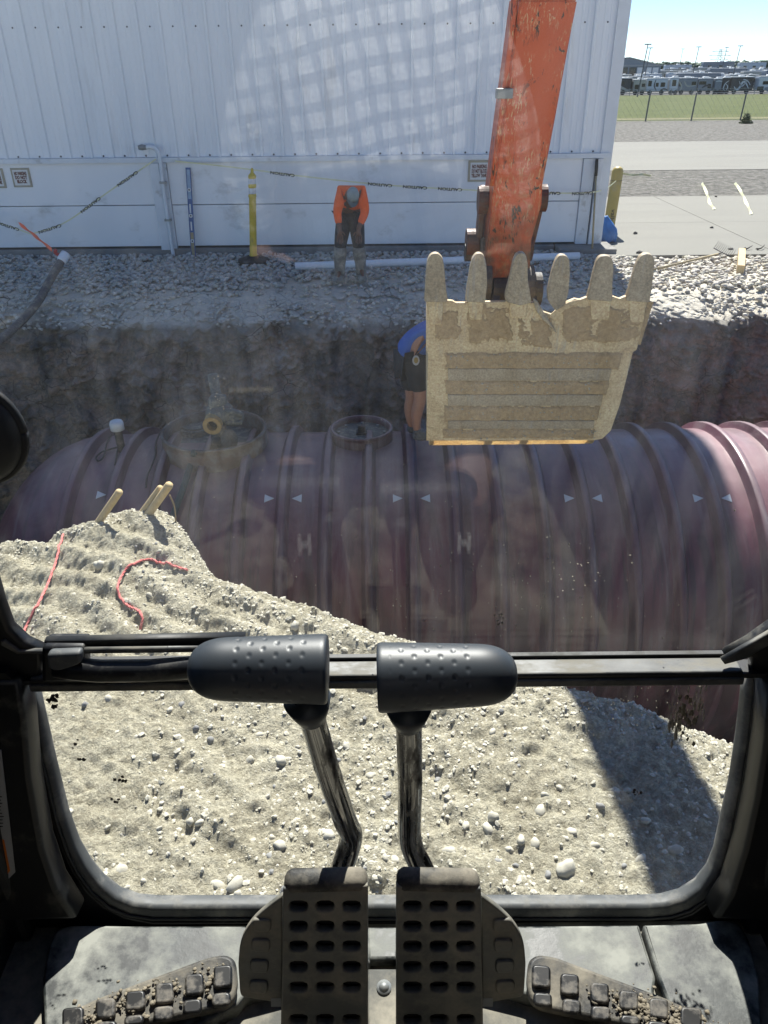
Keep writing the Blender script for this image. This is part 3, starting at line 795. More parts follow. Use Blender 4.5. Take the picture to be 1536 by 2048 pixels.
# --- near spoil pile
crest_px = [(-420, 1190, .0), (-160, 1140, .08), (0, 1100, .15), (100, 1080, .22), (150, 1055, .28), (190, 1038, .33), (250, 1026, .36), (300, 1026, .37), (330, 1032, .36), (350, 1058, .345), (370, 1095, .32), (394, 1148, .285), (480, 1182, .27), (600, 1226, .27), (700, 1264, .27), (760, 1287, .27), (900, 1330, .27), (1040, 1372, .26), (1190, 1410, .23), (1290, 1440, .2), (1400, 1482, .15), (1480, 1512, .12), (1560, 1545, .08), (1800, 1640, .0)]
cp = []
for (a, b, z) in crest_px:
    p = at_z(a, b, z)
    cp.append((p.x, p.y, z))
cp = np.array(cp)
o_ = np.argsort(cp[:, 0]); cp = cp[o_]
def pile_height(X, Y, fine=True):
    yc = np.interp(X, cp[:, 0], cp[:, 1]); zc = np.interp(X, cp[:, 0], cp[:, 2])
    yc = yc + 0.05 * fbm(X, X * 0 + 3.3, 2.2, 61, 4)
    t = np.clip((Y - 0.7) / np.maximum(yc - 0.7, 0.1), 0, 1)
    z0 = 0.16 + 0.06 * fbm(X, Y, 0.9, 91, 3)
    z = z0 + (zc - z0) * t
    over = np.maximum(Y - yc, 0)
    z = z - np.where(over < 0.12, 3.0 * over ** 2, 3.0 * 0.0144 + (over - 0.12) * 1.35)
    z = z + 0.036 * fbm(X, Y, 1.7, 101, 4) * np.clip((yc - Y) / 0.3 + 0.4, 0.2, 1)
    # drag marks of the bucket, running down and to the right
    q = X * 0.55 + Y * 0.85
    gate = np.clip(fbm(X, Y, 1.1, 131, 2) * 2.6 + .25, 0, 1)
    z = z + gate * 0.020 * np.sin(q * 40 + 2.5 * fbm(X, Y, 2.2, 141, 3))
    if fine:
        z = z - 0.020 + 0.019 * fbm(X, Y, 5, 111, 6, 0.68) + 0.016 * np.maximum(fbm(X, Y, 19, 121, 3) - .05, 0) + 0.014 * np.abs(fbm(X, Y, 9, 151, 4)) + 0.016 * fbm(X, Y, 34, 161, 2, .7) + 0.012 * np.maximum(fbm(X, Y, 48, 181, 2) - .1, 0)
    return z
X, Y = np.meshgrid(np.arange(-3.2, 2.5, 0.0095), np.arange(0.8, 4.8, 0.0095))
Z = pile_height(X, Y)
pile = tag(grid_obj('spoil_pile', X, Y, np.maximum(Z, -3.75), 'pile'), kind='structure')
def pile_z(x, y):
    return float(pile_height(np.array([x]), np.array([y]))[0])
def on_pile(px, py):
    z = 0.25
    for _ in range(12):
        p = at_z(px, py, z); z = 0.5 * z + 0.5 * pile_z(p.x, p.y)
    return Vector((p.x, p.y, z))
rs = np.random.RandomState(21)
n = 90000
gx = rs.uniform(-2.4, 1.9, n); gy = 1.0 + 3.0 * rs.rand(n) ** 1.25
yc = np.interp(gx, cp[:, 0], cp[:, 1])
cl = fbm(gx, gy, 1.5, 171, 3)
k = (gy < yc + 0.5) & (rs.rand(n) < 0.30 + 1.3 * cl) | ((gy > yc - .08) & (gy < yc + .45) & (rs.rand(n) < 0.8))
gx, gy = gx[k], gy[k]
gs = 0.0020 + 0.0100 * rs.rand(len(gx)) ** 3.4
gz = pile_height(gx, gy)
tag(scatter_mesh('loose_gravel', np.stack([gx, gy, gz + gs * -0.18], -1), gs, 'stone', pile, 31, smooth=False), kind='stuff')
h = 260
tag(scatter_mesh('dark_gravel', np.stack([gx[:h] + 0.013, gy[:h] + 0.009, pile_height(gx[:h] + .013, gy[:h] + .009) + gs[:h] * 0.1], -1), gs[:h] * 1.1, 'stone_grey', pile, 33, smooth=False), kind='stuff')
stone_meshes = []
for i in range(14):
    wv = stone_shape(rs, ICO2, 0.16) * np.array([1, 0.8, 0.68])
    me = bpy.data.meshes.new('stone')
    me.from_pydata([tuple(q) for q in wv], [], [tuple(int(a) for a in q) for q in ICO2[1]])
    me.materials.append(MT['stone' if i < 11 else 'stone_grey'])
    me.polygons.foreach_set('use_smooth', [True] * len(me.polygons))
    stone_meshes.append(me)
spots = [(562, 1520, .024), (655, 1670, .026), (560, 1690, .026), (540, 1712, .018), (895, 1700, .027), (975, 1655, .025), (985, 1632, .022), (1132, 1733, .036), (1282, 1720, .025), (1080, 1620, .026), (1228, 1580, .024), (875, 1562, .020), (945, 1752, .023), (470, 1770, .03), (240, 1740, .028), (380, 1640, .02), (300, 1190, .020), (640, 1390, .02), (500, 1520, .022), (1068, 1687, .022), (1350, 1700, .03), (1290, 1640, .02), (930, 1650, .02), (590, 1250, .024), (420, 1480, .022), (740, 1550, .02), (1020, 1700, .018), (1090, 1590, .016), (200, 1130, .03), (310, 1145, .022), (435, 1770, .022), (1190, 1690, .02)]
for (a, b, r_) in spots:
    p = on_pile(a, b)
    o = bpy.data.objects.new('stone', random.choice(stone_meshes))
    Mx = Matrix.Translation(p + Vector((0, 0, -r_ * 0.22))) @ Quaternion((random.gauss(0, .3), random.gauss(0, .3), random.random() * 2 - 1, random.random())).normalized().to_matrix().to_4x4() @ Matrix.Scale(r_, 4)
    link(o, pile, Mx)
cnt = 0
while cnt < 130:
    a, b = random.uniform(20, 1490), random.uniform(1040, 1815)
    p = on_pile(a, b)
    yc1 = float(np.interp(p.x, cp[:, 0], cp[:, 1]))
    if p.y > yc1 + 0.03 or p.y < 1.0:
        continue
    r_ = 0.008 + 0.013 * random.random() ** 2.2
    o = bpy.data.objects.new('stone', random.choice(stone_meshes))
    Mx = Matrix.Translation(p + Vector((0, 0, -r_ * 0.22))) @ Quaternion((random.gauss(0, .4), random.gauss(0, .4), random.random() * 2 - 1, random.random())).normalized().to_matrix().to_4x4() @ Matrix.Scale(r_, 4)
    link(o, pile, Mx); cnt += 1

# ================================================================== BUILDING
bd = thing('metal_building', 'white ribbed metal building with low door panels behind the pit', 'building', (-2, WALL_Y, 0))
CORNER = at_y(1203, 470, WALL_Y).x
Z_DRIP = at_y(700, 312, WALL_Y).z
Z_SEAM = at_y(700, 406, WALL_Y).z
HB = 8.2
PW, RS = 0.9, 0.30
def wall_panel_mesh(width=PW):
    """trapezoidal ribs 0.30 m apart with two faint stiffeners between"""
    prof = []
    k = int(round(width / RS))
    for i in range(k):
        x = i * RS
        prof += [(x + 0.0, 0), (x + 0.012, -0.030), (x + 0.040, -0.030), (x + 0.055, 0.0), (x + 0.135, 0.0), (x + 0.142, -0.005), (x + 0.162, -0.005), (x + 0.169, 0), (x + 0.215, 0), (x + 0.222, -0.005), (x + 0.242, -0.005), (x + 0.249, 0)]
    prof.append((width, 0))
    vs, fs = [], []
    for (x, y) in prof:
        vs += [(x, y, 0), (x, y, HB - Z_DRIP)]
    for i in range(len(prof) - 1):
        fs.append((2 * i, 2 * i + 2, 2 * i + 3, 2 * i + 1))
    me = bpy.data.meshes.new('wall_panel')
    me.from_pydata(vs, [], fs); me.materials.append(MT['white_wall'])
    return me
pm = wall_panel_mesh()
x = CORNER - 0.16
i = 0
while x > -17.5:
    x -= PW
    o = bpy.data.objects.new('wall_panel', pm)
    link(o, bd, Matrix.Translation((x, WALL_Y + (0.0015 if i % 2 else 0.0), Z_DRIP + 0.01))); i += 1
XW0 = x
box('corner_trim', (CORNER - 0.165, WALL_Y - 0.035, 0.09), (CORNER, WALL_Y + 0.2, HB), 'trim', bd, 0.004)
box('backing_wall', (XW0, WALL_Y + 0.05, 0.05), (CORNER - 0.02, WALL_Y + 0.2, HB), 'gap', bd)
box('rear_block', (XW0, WALL_Y + 0.2, 0.05), (CORNER - 0.01, WALL_Y + 16, HB - 0.02), 'white_wall', bd)
box('roof', (XW0 - 0.2, WALL_Y - 0.12, HB), (CORNER + 0.12, WALL_Y + 16.2, HB + 0.25), 'trim', bd)
bm = bmesh.new()
bm_box(bm, (XW0, WALL_Y - 0.065, Z_DRIP - 0.025), (CORNER - 0.03, WALL_Y + 0.04, Z_DRIP + 0.008), 0.003)
bm_box(bm, (XW0, WALL_Y - 0.068, Z_DRIP - 0.055), (CORNER - 0.03, WALL_Y - 0.058, Z_DRIP - 0.022))
bm_obj('drip_flashing', bm, 'trim', bd)
# door panels below the flashing, divided by posts
J1a, J1b = at_y(312, 400, WALL_Y).x, at_y(350, 450, WALL_Y).x
J2a = at_y(1152, 450, WALL_Y).x
def panel(x0, x1, z0, z1):
    box('door_panel', (x0, WALL_Y - 0.02, z0), (x1, WALL_Y + 0.04, z1), 'door_white', bd, 0.004)
for (x0, x1) in ((XW0, J1a - 0.005), (J1b + 0.005, J2a - 0.005)):
    panel(x0, x1, 0.115, Z_SEAM - 0.005); panel(x0, x1, Z_SEAM + 0.005, Z_DRIP - 0.058)
bm = bmesh.new()
bm_box(bm, (J1a, WALL_Y - 0.09, 0.07), (J1a + 0.13, WALL_Y + 0.03, Z_DRIP - 0.06), 0.006)
bm_box(bm, (J1a + 0.15, WALL_Y - 0.055, 0.07), (J1b, WALL_Y + 0.03, Z_DRIP - 0.06), 0.006)
bm_obj('door_jamb', bm, 'trim', bd)
bm = bmesh.new()
bm_box(bm, (J2a, WALL_Y - 0.05, 0.09), (J2a + 0.17, WALL_Y + 0.03, Z_DRIP - 0.06), 0.006)
bm_box(bm, (J2a + 0.19, WALL_Y - 0.08, 0.09), (J2a + 0.27, WALL_Y + 0.03, Z_DRIP - 0.06), 0.006)
bm_obj('door_jamb', bm, 'trim', bd)
bm = bmesh.new()
bm_box(bm, (XW0, WALL_Y - 0.07, -0.12), (J2a - 0.3, WALL_Y + 0.1, 0.085), 0.012)
bm_obj('curb', bm, 'curb', bd)
box('footing', (J2a - 0.29, WALL_Y - 0.42, -0.15), (at_z(1240, 500, 0.1).x, WALL_Y + 0.15, 0.085), 'curb', bd, 0.015)
bm = bmesh.new()
zs = at_y(400, 52, WALL_Y).z
for k in range(int((CORNER - 0.2 - XW0) / RS)):
    xx = CORNER - 0.16 - k * RS - 0.11
    bmesh.ops.create_uvsphere(bm, u_segments=8, v_segments=5, radius=0.011, matrix=Matrix.Translation((xx, WALL_Y - 0.004, zs)))
    if k % 3 == 0:
        bmesh.ops.create_uvsphere(bm, u_segments=8, v_segments=5, radius=0.011, matrix=Matrix.Translation((xx - 0.16, WALL_Y - 0.004, zs)))
    bmesh.ops.create_uvsphere(bm, u_segments=8, v_segments=5, radius=0.013, matrix=Matrix.Translation((xx, WALL_Y - 0.005, Z_DRIP + 0.03)))
tag(bm_obj('screw', bm, 'screw', bd), kind='stuff')

# conduit with bent top at the jamb
cd = thing('conduit_pipe', 'white conduit pipe with gooseneck top fixed to the left door jamb', 'pipe', (J1a + 0.12, WALL_Y - 0.1, 0))
yy = WALL_Y - 0.125
tube('pipe', smooth_path([at_y(288, 296, yy), at_y(303, 294, yy), at_y(316, 303, yy), at_y(321, 325, yy), at_y(326, 370, yy), at_y(336, 440, yy), at_y(345, 500, yy), at_y(347, 512, yy)], 6), 0.026, 'trim', cd, 10)
p = at_y(284, 295, yy)
tube('hood', [p + Vector((-0.05, 0, 0.0)), p + Vector((0.0, 0, 0.003)), p + Vector((0.06, 0, 0.0))], [0.028, 0.04, 0.03], 'galv', cd, 10)
for q in ((326, 365), (336, 440)):
    a = at_y(q[0], q[1], yy)
    box('pipe_clamp', a - Vector((0.045, 0.03, 0.015)), a + Vector((0.045, 0.035, 0.015)), 'galv', cd)

# signs
def sign(px0, px1, py0, py1, lines, label):
    yy = WALL_Y - 0.025
    a, b = at_y(px0, py0, yy), at_y(px1, py1, yy)
    t = thing('sign', label, 'sign', ((a.x + b.x) / 2, yy, b.z), 'no parking signs on the door panels')
    box('frame', (a.x, yy - 0.012, b.z), (b.x, yy + 0.004, a.z), 'sign_frame', t, 0.003)
    mx, mz = (b.x - a.x) * 0.10, (a.z - b.z) * 0.10
    box('face', (a.x + mx, yy - 0.016, b.z + mz), (b.x - mx, yy - 0.0115, a.z - mz), 'paper', t)
    H = (a.z - b.z)
    for i, ln in enumerate(lines):
        Mx = Matrix.Translation(((a.x + b.x) / 2, yy - 0.0175, a.z - H * (0.29 + 0.21 * i))) @ Matrix.Rotation(R(90), 4, 'X')
        text_mesh('lettering', ln, H * 0.235, Mx, 'brown_ink', t, 0.0008, 0.004, (b.x - a.x) * 0.72 / (H * 0.235 * 0.66 * max(len(ln), 7)))
sign(937, 979, 321, 363, ['NO PARKING', 'DO NOT BLOCK', 'YELLOW TANK'], 'framed no parking sign ending in yellow tank, beside the orange arm')
sign(20, 66, 336, 374, ['NO PARKING', 'DO NOT', 'BLOCK'], 'framed no parking sign on the far left panel, fully in view')
sign(-34, 14, 337, 376, ['NO PARKING', 'DO NOT BLOCK', 'YELLOW TANK'], 'framed no parking sign cut off by the left edge of the photo')

# spirit level leaning on the door
lv = thing('spirit_level', 'long blue spirit level standing against the door panel', 'spirit level', at_y(387, 512, WALL_Y - 0.2))
a, b = at_y(387, 513, WALL_Y - 0.22), at_y(376, 336, WALL_Y - 0.045)
d = (b - a); L = d.length; d.normalize(); s_ = Vector((1, 0, 0)); s_ = (s_ - d * d.dot(s_)).normalized(); nn = s_.cross(d)
LM = Matrix(((s_.x, nn.x, d.x, a.x), (s_.y, nn.y, d.y, a.y), (s_.z, nn.z, d.z, a.z), (0, 0, 0, 1)))
bm = bmesh.new()
bm_box(bm, (-0.034, -0.012, 0), (-0.024, 0.012, L), 0.002, LM); bm_box(bm, (0.024, -0.012, 0), (0.034, 0.012, L), 0.002, LM)
bm_box(bm, (-0.024, -0.005, L * 0.28), (0.024, 0.005, L * 0.66), 0, LM)
bm_box(bm, (-0.034, -0.013, L - 0.02), (0.034, 0.013, L + 0.005), 0.002, LM)
bm_obj('level_frame', bm, 'blue_level', lv)
box('level_web', (-0.024, -0.004, 0), (0.024, 0.004, L * 0.279), 'handle_wood', lv, 0, LM)
box('level_web', (-0.024, -0.004, L * 0.661), (0.024, 0.004, L - 0.02), 'level_face', lv, 0, LM)
for zf in (0.18, 0.47, 0.76):
    bm = bmesh.new(); r0 = bmesh.ops.create_cone(bm, cap_ends=True, segments=16, radius1=0.026, radius2=0.026, depth=0.03)
    for v in bm.verts: v.co = LM @ (Matrix.Translation((0, 0, L * zf)) @ Matrix.Rotation(R(90), 4, 'X') @ v.co)
    vial = bm_obj('vial', bm, 'paper', lv)
    bm = bmesh.new(); bmesh.ops.create_cone(bm, cap_ends=True, segments=12, radius1=0.012, radius2=0.012, depth=0.034)
    for v in bm.verts: v.co = LM @ (Matrix.Translation((0, 0, L * zf)) @ Matrix.Rotation(R(90), 4, 'X') @ v.co)
    bm_obj('vial_centre', bm, 'ink', vial)
for k, zf in enumerate((0.36, 0.56)):
    box('web_stripe', (-0.012, -0.0085, L * zf - 0.07), (0.008, 0.0085, L * zf + 0.05), 'paper', lv, 0, LM)

# channelizer post
a = at_z(507, 520, 0.03)
cn = thing('channelizer_post', 'yellow traffic delineator post with two reflective bands on a black rubber base', 'delineator post', a)
zt = at_y(504, 336, a.y).z; LEAN = (at_y(504, 336, a.y).x - a.x) / (zt - a.z)
def lathe(name, c, profile, mt, parent, seg=24, smooth=True, lean=0.0):
    bm = bmesh.new()
    rings = [[bm.verts.new((c.x + lean * (z - c.z) + r_ * math.cos(2 * math.pi * k / seg), c.y + r_ * math.sin(2 * math.pi * k / seg), z)) for k in range(seg)] for (r_, z) in profile]
    for p_, q_ in zip(rings, rings[1:]):
        for k in range(seg): bm.faces.new((p_[k], p_[(k + 1) % seg], q_[(k + 1) % seg], q_[k]))
    bm.faces.new(rings[0]); bm.faces.new(rings[-1])
    o = bm_obj(name, bm, mt, parent, smooth)
    return o
lathe('rubber_base', a, [(0.22, 0.01), (0.215, 0.045), (0.16, 0.062), (0.09, 0.07), (0.085, 0.09)], 'rubber', cn)
Hc = zt - 0.06
lathe('post', a, [(0.056, 0.06), (0.056, 0.10), (0.050, 0.12), (0.049, 0.06 + Hc * .68), (0.056, 0.06 + Hc * .69), (0.056, 0.06 + Hc * .71), (0.049, 0.06 + Hc * .72), (0.049, 0.06 + Hc * .79), (0.056, 0.06 + Hc * .80), (0.056, 0.06 + Hc * .82), (0.049, 0.06 + Hc * .83), (0.049, 0.06 + Hc * .89), (0.056, 0.06 + Hc * .90), (0.054, 0.06 + Hc * .92), (0.022, 0.06 + Hc * .95), (0.018, 0.06 + Hc * .985), (0.010, zt)], 'yellow', cn, lean=LEAN)
for z0, z1 in ((.725, .787), (.832, .888)):
    lathe('reflective_band', a, [(0.0505, 0.06 + Hc * z0), (0.0508, 0.06 + Hc * z0 + .002), (0.0508, 0.06 + Hc * z1 - .002), (0.0505, 0.06 + Hc * z1)], 'reflective', cn, lean=LEAN)

# caution tape
def ribbon(name, pts, width, mt, parent, sag=0.0, n=24, twist=0.15, up=Vector((0, 0, 1))):
    pts = smooth_path(pts, max(4, n // max(1, len(pts) - 1)))
    bm = bmesh.new()
    rows = []
    for i, p in enumerate(pts):
        d = (pts[min(i + 1, len(pts) - 1)] - pts[max(i - 1, 0)]).normalized()
        u_ = (up - d * d.dot(up)).normalized()
        u_ = Quaternion(d, twist * math.sin(i * 0.7)) @ u_
        nrm = d.cross(u_) * 0.0006
        rows.append([bm.verts.new(p + u_ * width / 2 + nrm), bm.verts.new(p - u_ * width / 2 + nrm), bm.verts.new(p - u_ * width / 2 - nrm), bm.verts.new(p + u_ * width / 2 - nrm)])
    for p_, q_ in zip(rows, rows[1:]):
        for k in range(4): bm.faces.new((p_[k], p_[(k + 1) % 4], q_[(k + 1) % 4], q_[k]))
    bm.faces.new(rows[0]); bm.faces.new(rows[-1])
    return bm_obj(name, bm, mt, parent), pts
def tape(label, pxs, Ys, words, width=0.06, twist=0.1):
    pts = [at_y(a_, b_, y_) for (a_, b_), y_ in zip(pxs, Ys)]
    t = thing('caution_tape', label, 'caution tape', pts[0], 'caution tape strung in front of the wall')
    _, sp = ribbon('ribbon', pts, width, 'tape', t, twist=twist)
    for (wx, ang_px) in words:
        # nearest spot on the strand
        best = min(range(1, len(sp) - 1), key=lambda i: abs(768 + F * (sp[i] - CAM).dot(_r) / (sp[i] - CAM).dot(_f) - wx))
        d = (sp[best + 1] - sp[best - 1]).normalized()
        if d.x < 0: d = -d
        nrm = Vector((0, -1, 0)); nrm = (nrm - d * d.dot(nrm)).normalized(); up = nrm.cross(d)
        X_ = -d; U_ = -up      # printed upside down, as the strand hangs
        Mx = Matrix(((X_.x, U_.x, nrm.x, 0), (X_.y, U_.y, nrm.y, 0), (X_.z, U_.z, nrm.z, 0), (0, 0, 0, 1)))
        text_mesh('lettering', 'CAUTION', width * 3.1, Matrix.Translation(sp[best] + nrm * 0.012) @ Mx, 'tape_ink', t, 0.0008, 0.0018, 1.35)
    return t
yt = WALL_Y - 0.35
tape('yellow caution tape rising to the left door jamb above the hose', [(62, 468), (130, 445), (215, 385), (312, 318)], [WALL_Y - .6, WALL_Y - .55, WALL_Y - .4, WALL_Y - .1], [(100, 0), (178, 0), (252, 0)], 0.018)
tape('short strand of caution tape crossing the left edge of the photo', [(-60, 437), (0, 447), (62, 468)], [WALL_Y - .5, WALL_Y - .5, WALL_Y - .6], [(18, 0)], 0.018)
tape('long yellow caution tape behind the bending man and the orange arm', [(350, 322), (470, 335), (600, 352), (760, 369), (900, 378), (1060, 385), (1190, 384), (1232, 362)], [WALL_Y - .1, WALL_Y - .3, WALL_Y - .35, yt, yt, yt, WALL_Y - .2, 12.9], [(572, 0), (748, 0), (834, 0), (918, 0), (1100, 0), (1168, 0)], 0.018, 0.2)
for pxs, lab in (([(1404, 366), (1413, 385), (1419, 405), (1428, 418)], 'crumpled yellow tape scrap on the slab edge, left of two'), ([(1470, 366), (1480, 380), (1492, 405), (1502, 428)], 'straight yellow tape scrap on the slab edge, right of two')):
    pts = [at_z(a_, b_, 0.03) for a_, b_ in pxs]
    o, _ = ribbon('tape_scrap', pts, 0.055, 'tape', None, twist=0.5, up=Vector((0.7, 0.3, 0.6)))
    tag(o, lab, 'tape scrap', 'tape scraps on the concrete')
pts = [at_z(a_, b_, 0.05) for a_, b_ in ((1246, 347), (1265, 350), (1285, 349), (1302, 352))]
o, _ = ribbon('tape_scrap', pts, 0.05, 'tape', None, twist=0.5)
tag(o, 'faded yellow tape end trailing from the bollard over the gravel', 'tape scrap')

# bollard, bag, broom
a = at_z(1216, 466, 0.02)
bo = thing('bollard', 'round topped yellow steel bollard at the building corner', 'bollard', a)
zt = at_y(1236, 333, a.y).z
bm = bmesh.new()
top = at_y(1237, 333, a.y)
axis_b = (top - a)
ps = [a + axis_b * t for t in (0, .93, .975, 1.0)]
bm_tube(bm, ps, [0.088, 0.088, 0.072, 0.03], 24)
bm_obj('bollard_pipe', bm, 'bollard_yellow', bo, True)
tube('wire_band', [a + axis_b * 0.80 + Vector((0.0915 * math.cos(t), 0.0915 * math.sin(t), 0)) for t in np.linspace(0, 6.2832, 25)], 0.003, 'wire', bo, 6)
dirb = axis_b.normalized()
nrm = Vector((0.05, -1, 0)); nrm = (nrm - dirb * dirb.dot(nrm)).normalized(); rt = dirb.cross(nrm) * -1
X_ = -dirb; U_ = nrm.cross(X_)
Mx = Matrix(((X_.x, U_.x, nrm.x, 0), (X_.y, U_.y, nrm.y, 0), (X_.z, U_.z, nrm.z, 0), (0, 0, 0, 1)))
text_mesh('lettering', 'vallve', 0.10, Matrix.Translation(a + axis_b * 0.25 + nrm * 0.0895) @ Mx, 'ink', bo, 0.001, 0.0, 1.15)
# a sagging blue bag
bp = at_z(1212, 478, 0.06)
bm = bmesh.new()
bmesh.ops.create_icosphere(bm, subdivisions=4, radius=1.0)
for v in bm.verts:
    c = v.co.copy()
    ph = math.atan2(c.y, c.x)
    top_f = max(0, c.z)
    r_ = (1 - 0.55 * top_f ** 1.2) * (1 + 0.10 * math.sin(ph * 9 + 4 * c.z) * (0.3 + top_f) + 0.06 * math.sin(ph * 17 + 9 * c.z))
    v.co = Vector((c.x * 0.16 * r_ - 0.05 * top_f, c.y * 0.15 * r_, max(c.z, -0.55) * 0.24 + 0.13 + 0.02 * math.sin(ph * 5)))
tag(bm_obj('blue_bag', bm, 'blue_bag', None, True, Matrix.Translation((bp.x, bp.y, 0.03))), 'crumpled blue plastic bag slumped between corner and bollard', 'bag')
br = thing('long_handled_tool', 'long wooden tool handle with dark grip leaning on the right door jamb', 'tool', at_y(1186, 500, WALL_Y - .3))
pa, pb, pc = at_y(1184, 505, WALL_Y - .38), at_y(1192, 352, WALL_Y - .12), at_y(1194, 318, WALL_Y - .09)
tube('handle', [pa, pb], 0.014, 'handle_wood', br, 10)
tube('grip', [pb, pb + (pc - pb) * 0.5, pc], [0.02, 0.024, 0.02], 'ink', br, 10)

# pvc pipe
a, b = at_z(590, 533, 0.06), at_z(1158, 512, 0.06)
bm = bmesh.new()
bm_tube(bm, [a, a + (b - a) * .5, b], 0.052, 20, False)
bm_tube(bm, [a, a + (b - a) * .5, b], 0.045, 20, False)
tag(bm_obj('pvc_pipe', bm, 'pvc', None, True, recalc=False), 'long white plastic pipe lying on the gravel behind the man', 'pipe')

# hose with valve at left
hs = thing('hose', 'dusty grey hose with white coupling and red lever hanging over the pit edge', 'hose', at_y(60, 610, 9.4))
hp = smooth_path([at_y(-60, 720, 8.0), at_y(0, 680, 8.5), at_y(40, 645, 8.95), at_y(75, 605, 9.25), at_y(100, 560, 9.6), at_y(124, 520, 9.85)], 8)
tube('hose_body', hp, 0.048, 'hose', hs, 14)
a = hp[-1]; d = (hp[-1] - hp[-4]).normalized()
tube('coupling', [a - d * .03, a, a + d * .02, a + d * .10, a + d * .105], [0.05, 0.06, 0.062, 0.058, 0.045], 'pvc', hs, 16)
q = a + d * .07
tube('valve_lever', smooth_path([q + Vector((-.02, 0, 0)), q + Vector((-.07, -.01, .015)), q + Vector((-.10, -.02, .045)), q + Vector((-.085, -.02, .08))], 4), [0.022] * 13, 'valve_red', hs, 10)
pts = [at_y(104, 500, 9.9), at_y(80, 480, 10.1), at_y(58, 462, 10.3), at_y(38, 447, 10.5)]
o, _ = ribbon('marker_ribbon', pts, 0.045, 'orange_tape', None, twist=0.4)
tag(o, 'fluorescent orange ribbon blowing up from the hose valve', 'ribbon')

# rake, wood block, debris on the right
rk = thing('rake', 'steel bow rake lying with its handle on the gravel at the slab edge', 'rake', at_z(1430, 512, 0.05))
h0, h1 = at_z(1300, 541, 0.03), at_z(1436, 508, 0.07)
tube('handle', [h0, h1], 0.015, 'handle_wood', rk, 10)
q0, q1 = at_z(1428, 496, 0.10), at_z(1462, 514, 0.06)
tube('head_bar', [q0, q1], 0.010, 'dark_steel', rk, 8)
tube('neck', [h1, q0 + (q1 - q0) * .5], 0.012, 'dark_steel', rk, 8)
for k in range(11):
    p = q0 + (q1 - q0) * (k / 10)
    tube('tine', [p, p + Vector((0.035, 0.01, 0.05)), p + Vector((0.055, 0.015, 0.10))], [0.0035, 0.003, 0.002], 'debris', rk, 5)
a, b = at_z(1481, 540, 0.05), at_z(1483, 505, 0.05)
d = (b - a); L = d.length; ang = math.atan2(d.x, d.y)
Mx = Matrix.Translation((a.x, a.y, 0.01)) @ Matrix.Rotation(-ang, 4, 'Z')
tag(box('wood_block', (-0.045, 0, 0), (0.045, L, 0.10), 'wood', None, 0.004, Mx), 'pale sawn timber block lying on sunlit gravel by the slab', 'timber')
CLODS = ['dark clod on the concrete just right of the bollard foot', 'largest dark clod at the front edge of the concrete beside the footing', 'dark clod on the concrete above the rake head', 'dark clod on the concrete behind the timber block', 'dark clod alone in the middle of the concrete slab', 'tiny dark clod below the crumpled tape scrap', 'tiny dark clod between the timber block and the right edge']
for i, (a_, b_, s_) in enumerate(((1270, 467, .05), (1278, 505, .06), (1462, 498, .04), (1490, 497, .03), (1424, 455, .035), (1432, 393, .03), (1515, 497, .025))):
    p = at_z(a_, b_, 0.03)
    shp = stone_shape(RNG, ICO1, 0.3) * np.array([1, .7, .5]) * s_
    o = mesh_obj('debris_clod', shp, [tuple(int(k) for k in f) for f in ICO1[1]], 'debris', None, False, Matrix.Translation(p))
    tag(o, CLODS[i], 'clod', 'dark clods on the concrete')
for i, pxs in enumerate(([(1490, 499), (1497, 496), (1505, 491)], [(1514, 499), (1523, 496), (1530, 489)])):
    o = tube('twig', [at_z(x_, y_, 0.03 + .02 * k) for k, (x_, y_) in enumerate(pxs)], [0.012, 0.009, 0.004], 'debris', None, 6)
    tag(o, ('short dark twig right behind the timber block', 'short dark twig at the right edge of the concrete')[i], 'twig', 'twigs near the rake')

# ================================================================== TANK IN THE PIT
TY, TZ, TR = 6.3, -2.1, 1.52
def on_tank(px, py, r_=TR):
    d = ray(px, py)
    oy, oz = -TY, CAMZ - TZ
    A = d.y ** 2 + d.z ** 2; B = 2 * (oy * d.y + oz * d.z); C = oy ** 2 + oz ** 2 - r_ ** 2
    disc = B * B - 4 * A * C
    t = (-B - math.sqrt(max(disc, 0))) / (2 * A)
    return CAM + d * t
tk = thing('fuel_tank', 'huge maroon fibreglass underground tank with hoop ribs lying in the pit', 'tank', (1.5, TY, TZ - TR))
XL = -2.62
SEG = 96
bm = bmesh.new()
prof = []
for k in range(15):
    t = k / 14 * math.pi / 2
    prof.append((XL - 1.12 * math.cos(t), max(TR * math.sin(t), 0.001)))
for xx in np.arange(XL + 0.3, 7.6, 0.3):
    prof.append((xx, TR))
rings = [[bm.verts.new((x_, TY - r_ * math.cos(2 * math.pi * k / SEG), TZ + r_ * math.sin(2 * math.pi * k / SEG))) for k in range(SEG)] for x_, r_ in prof]
for p_, q_ in zip(rings, rings[1:]):
    for k in range(SEG): bm.faces.new((p_[k], p_[(k + 1) % SEG], q_[(k + 1) % SEG], q_[k]))
bm.faces.new(rings[-1])
bm_obj('shell', bm, 'tank', tk, True)
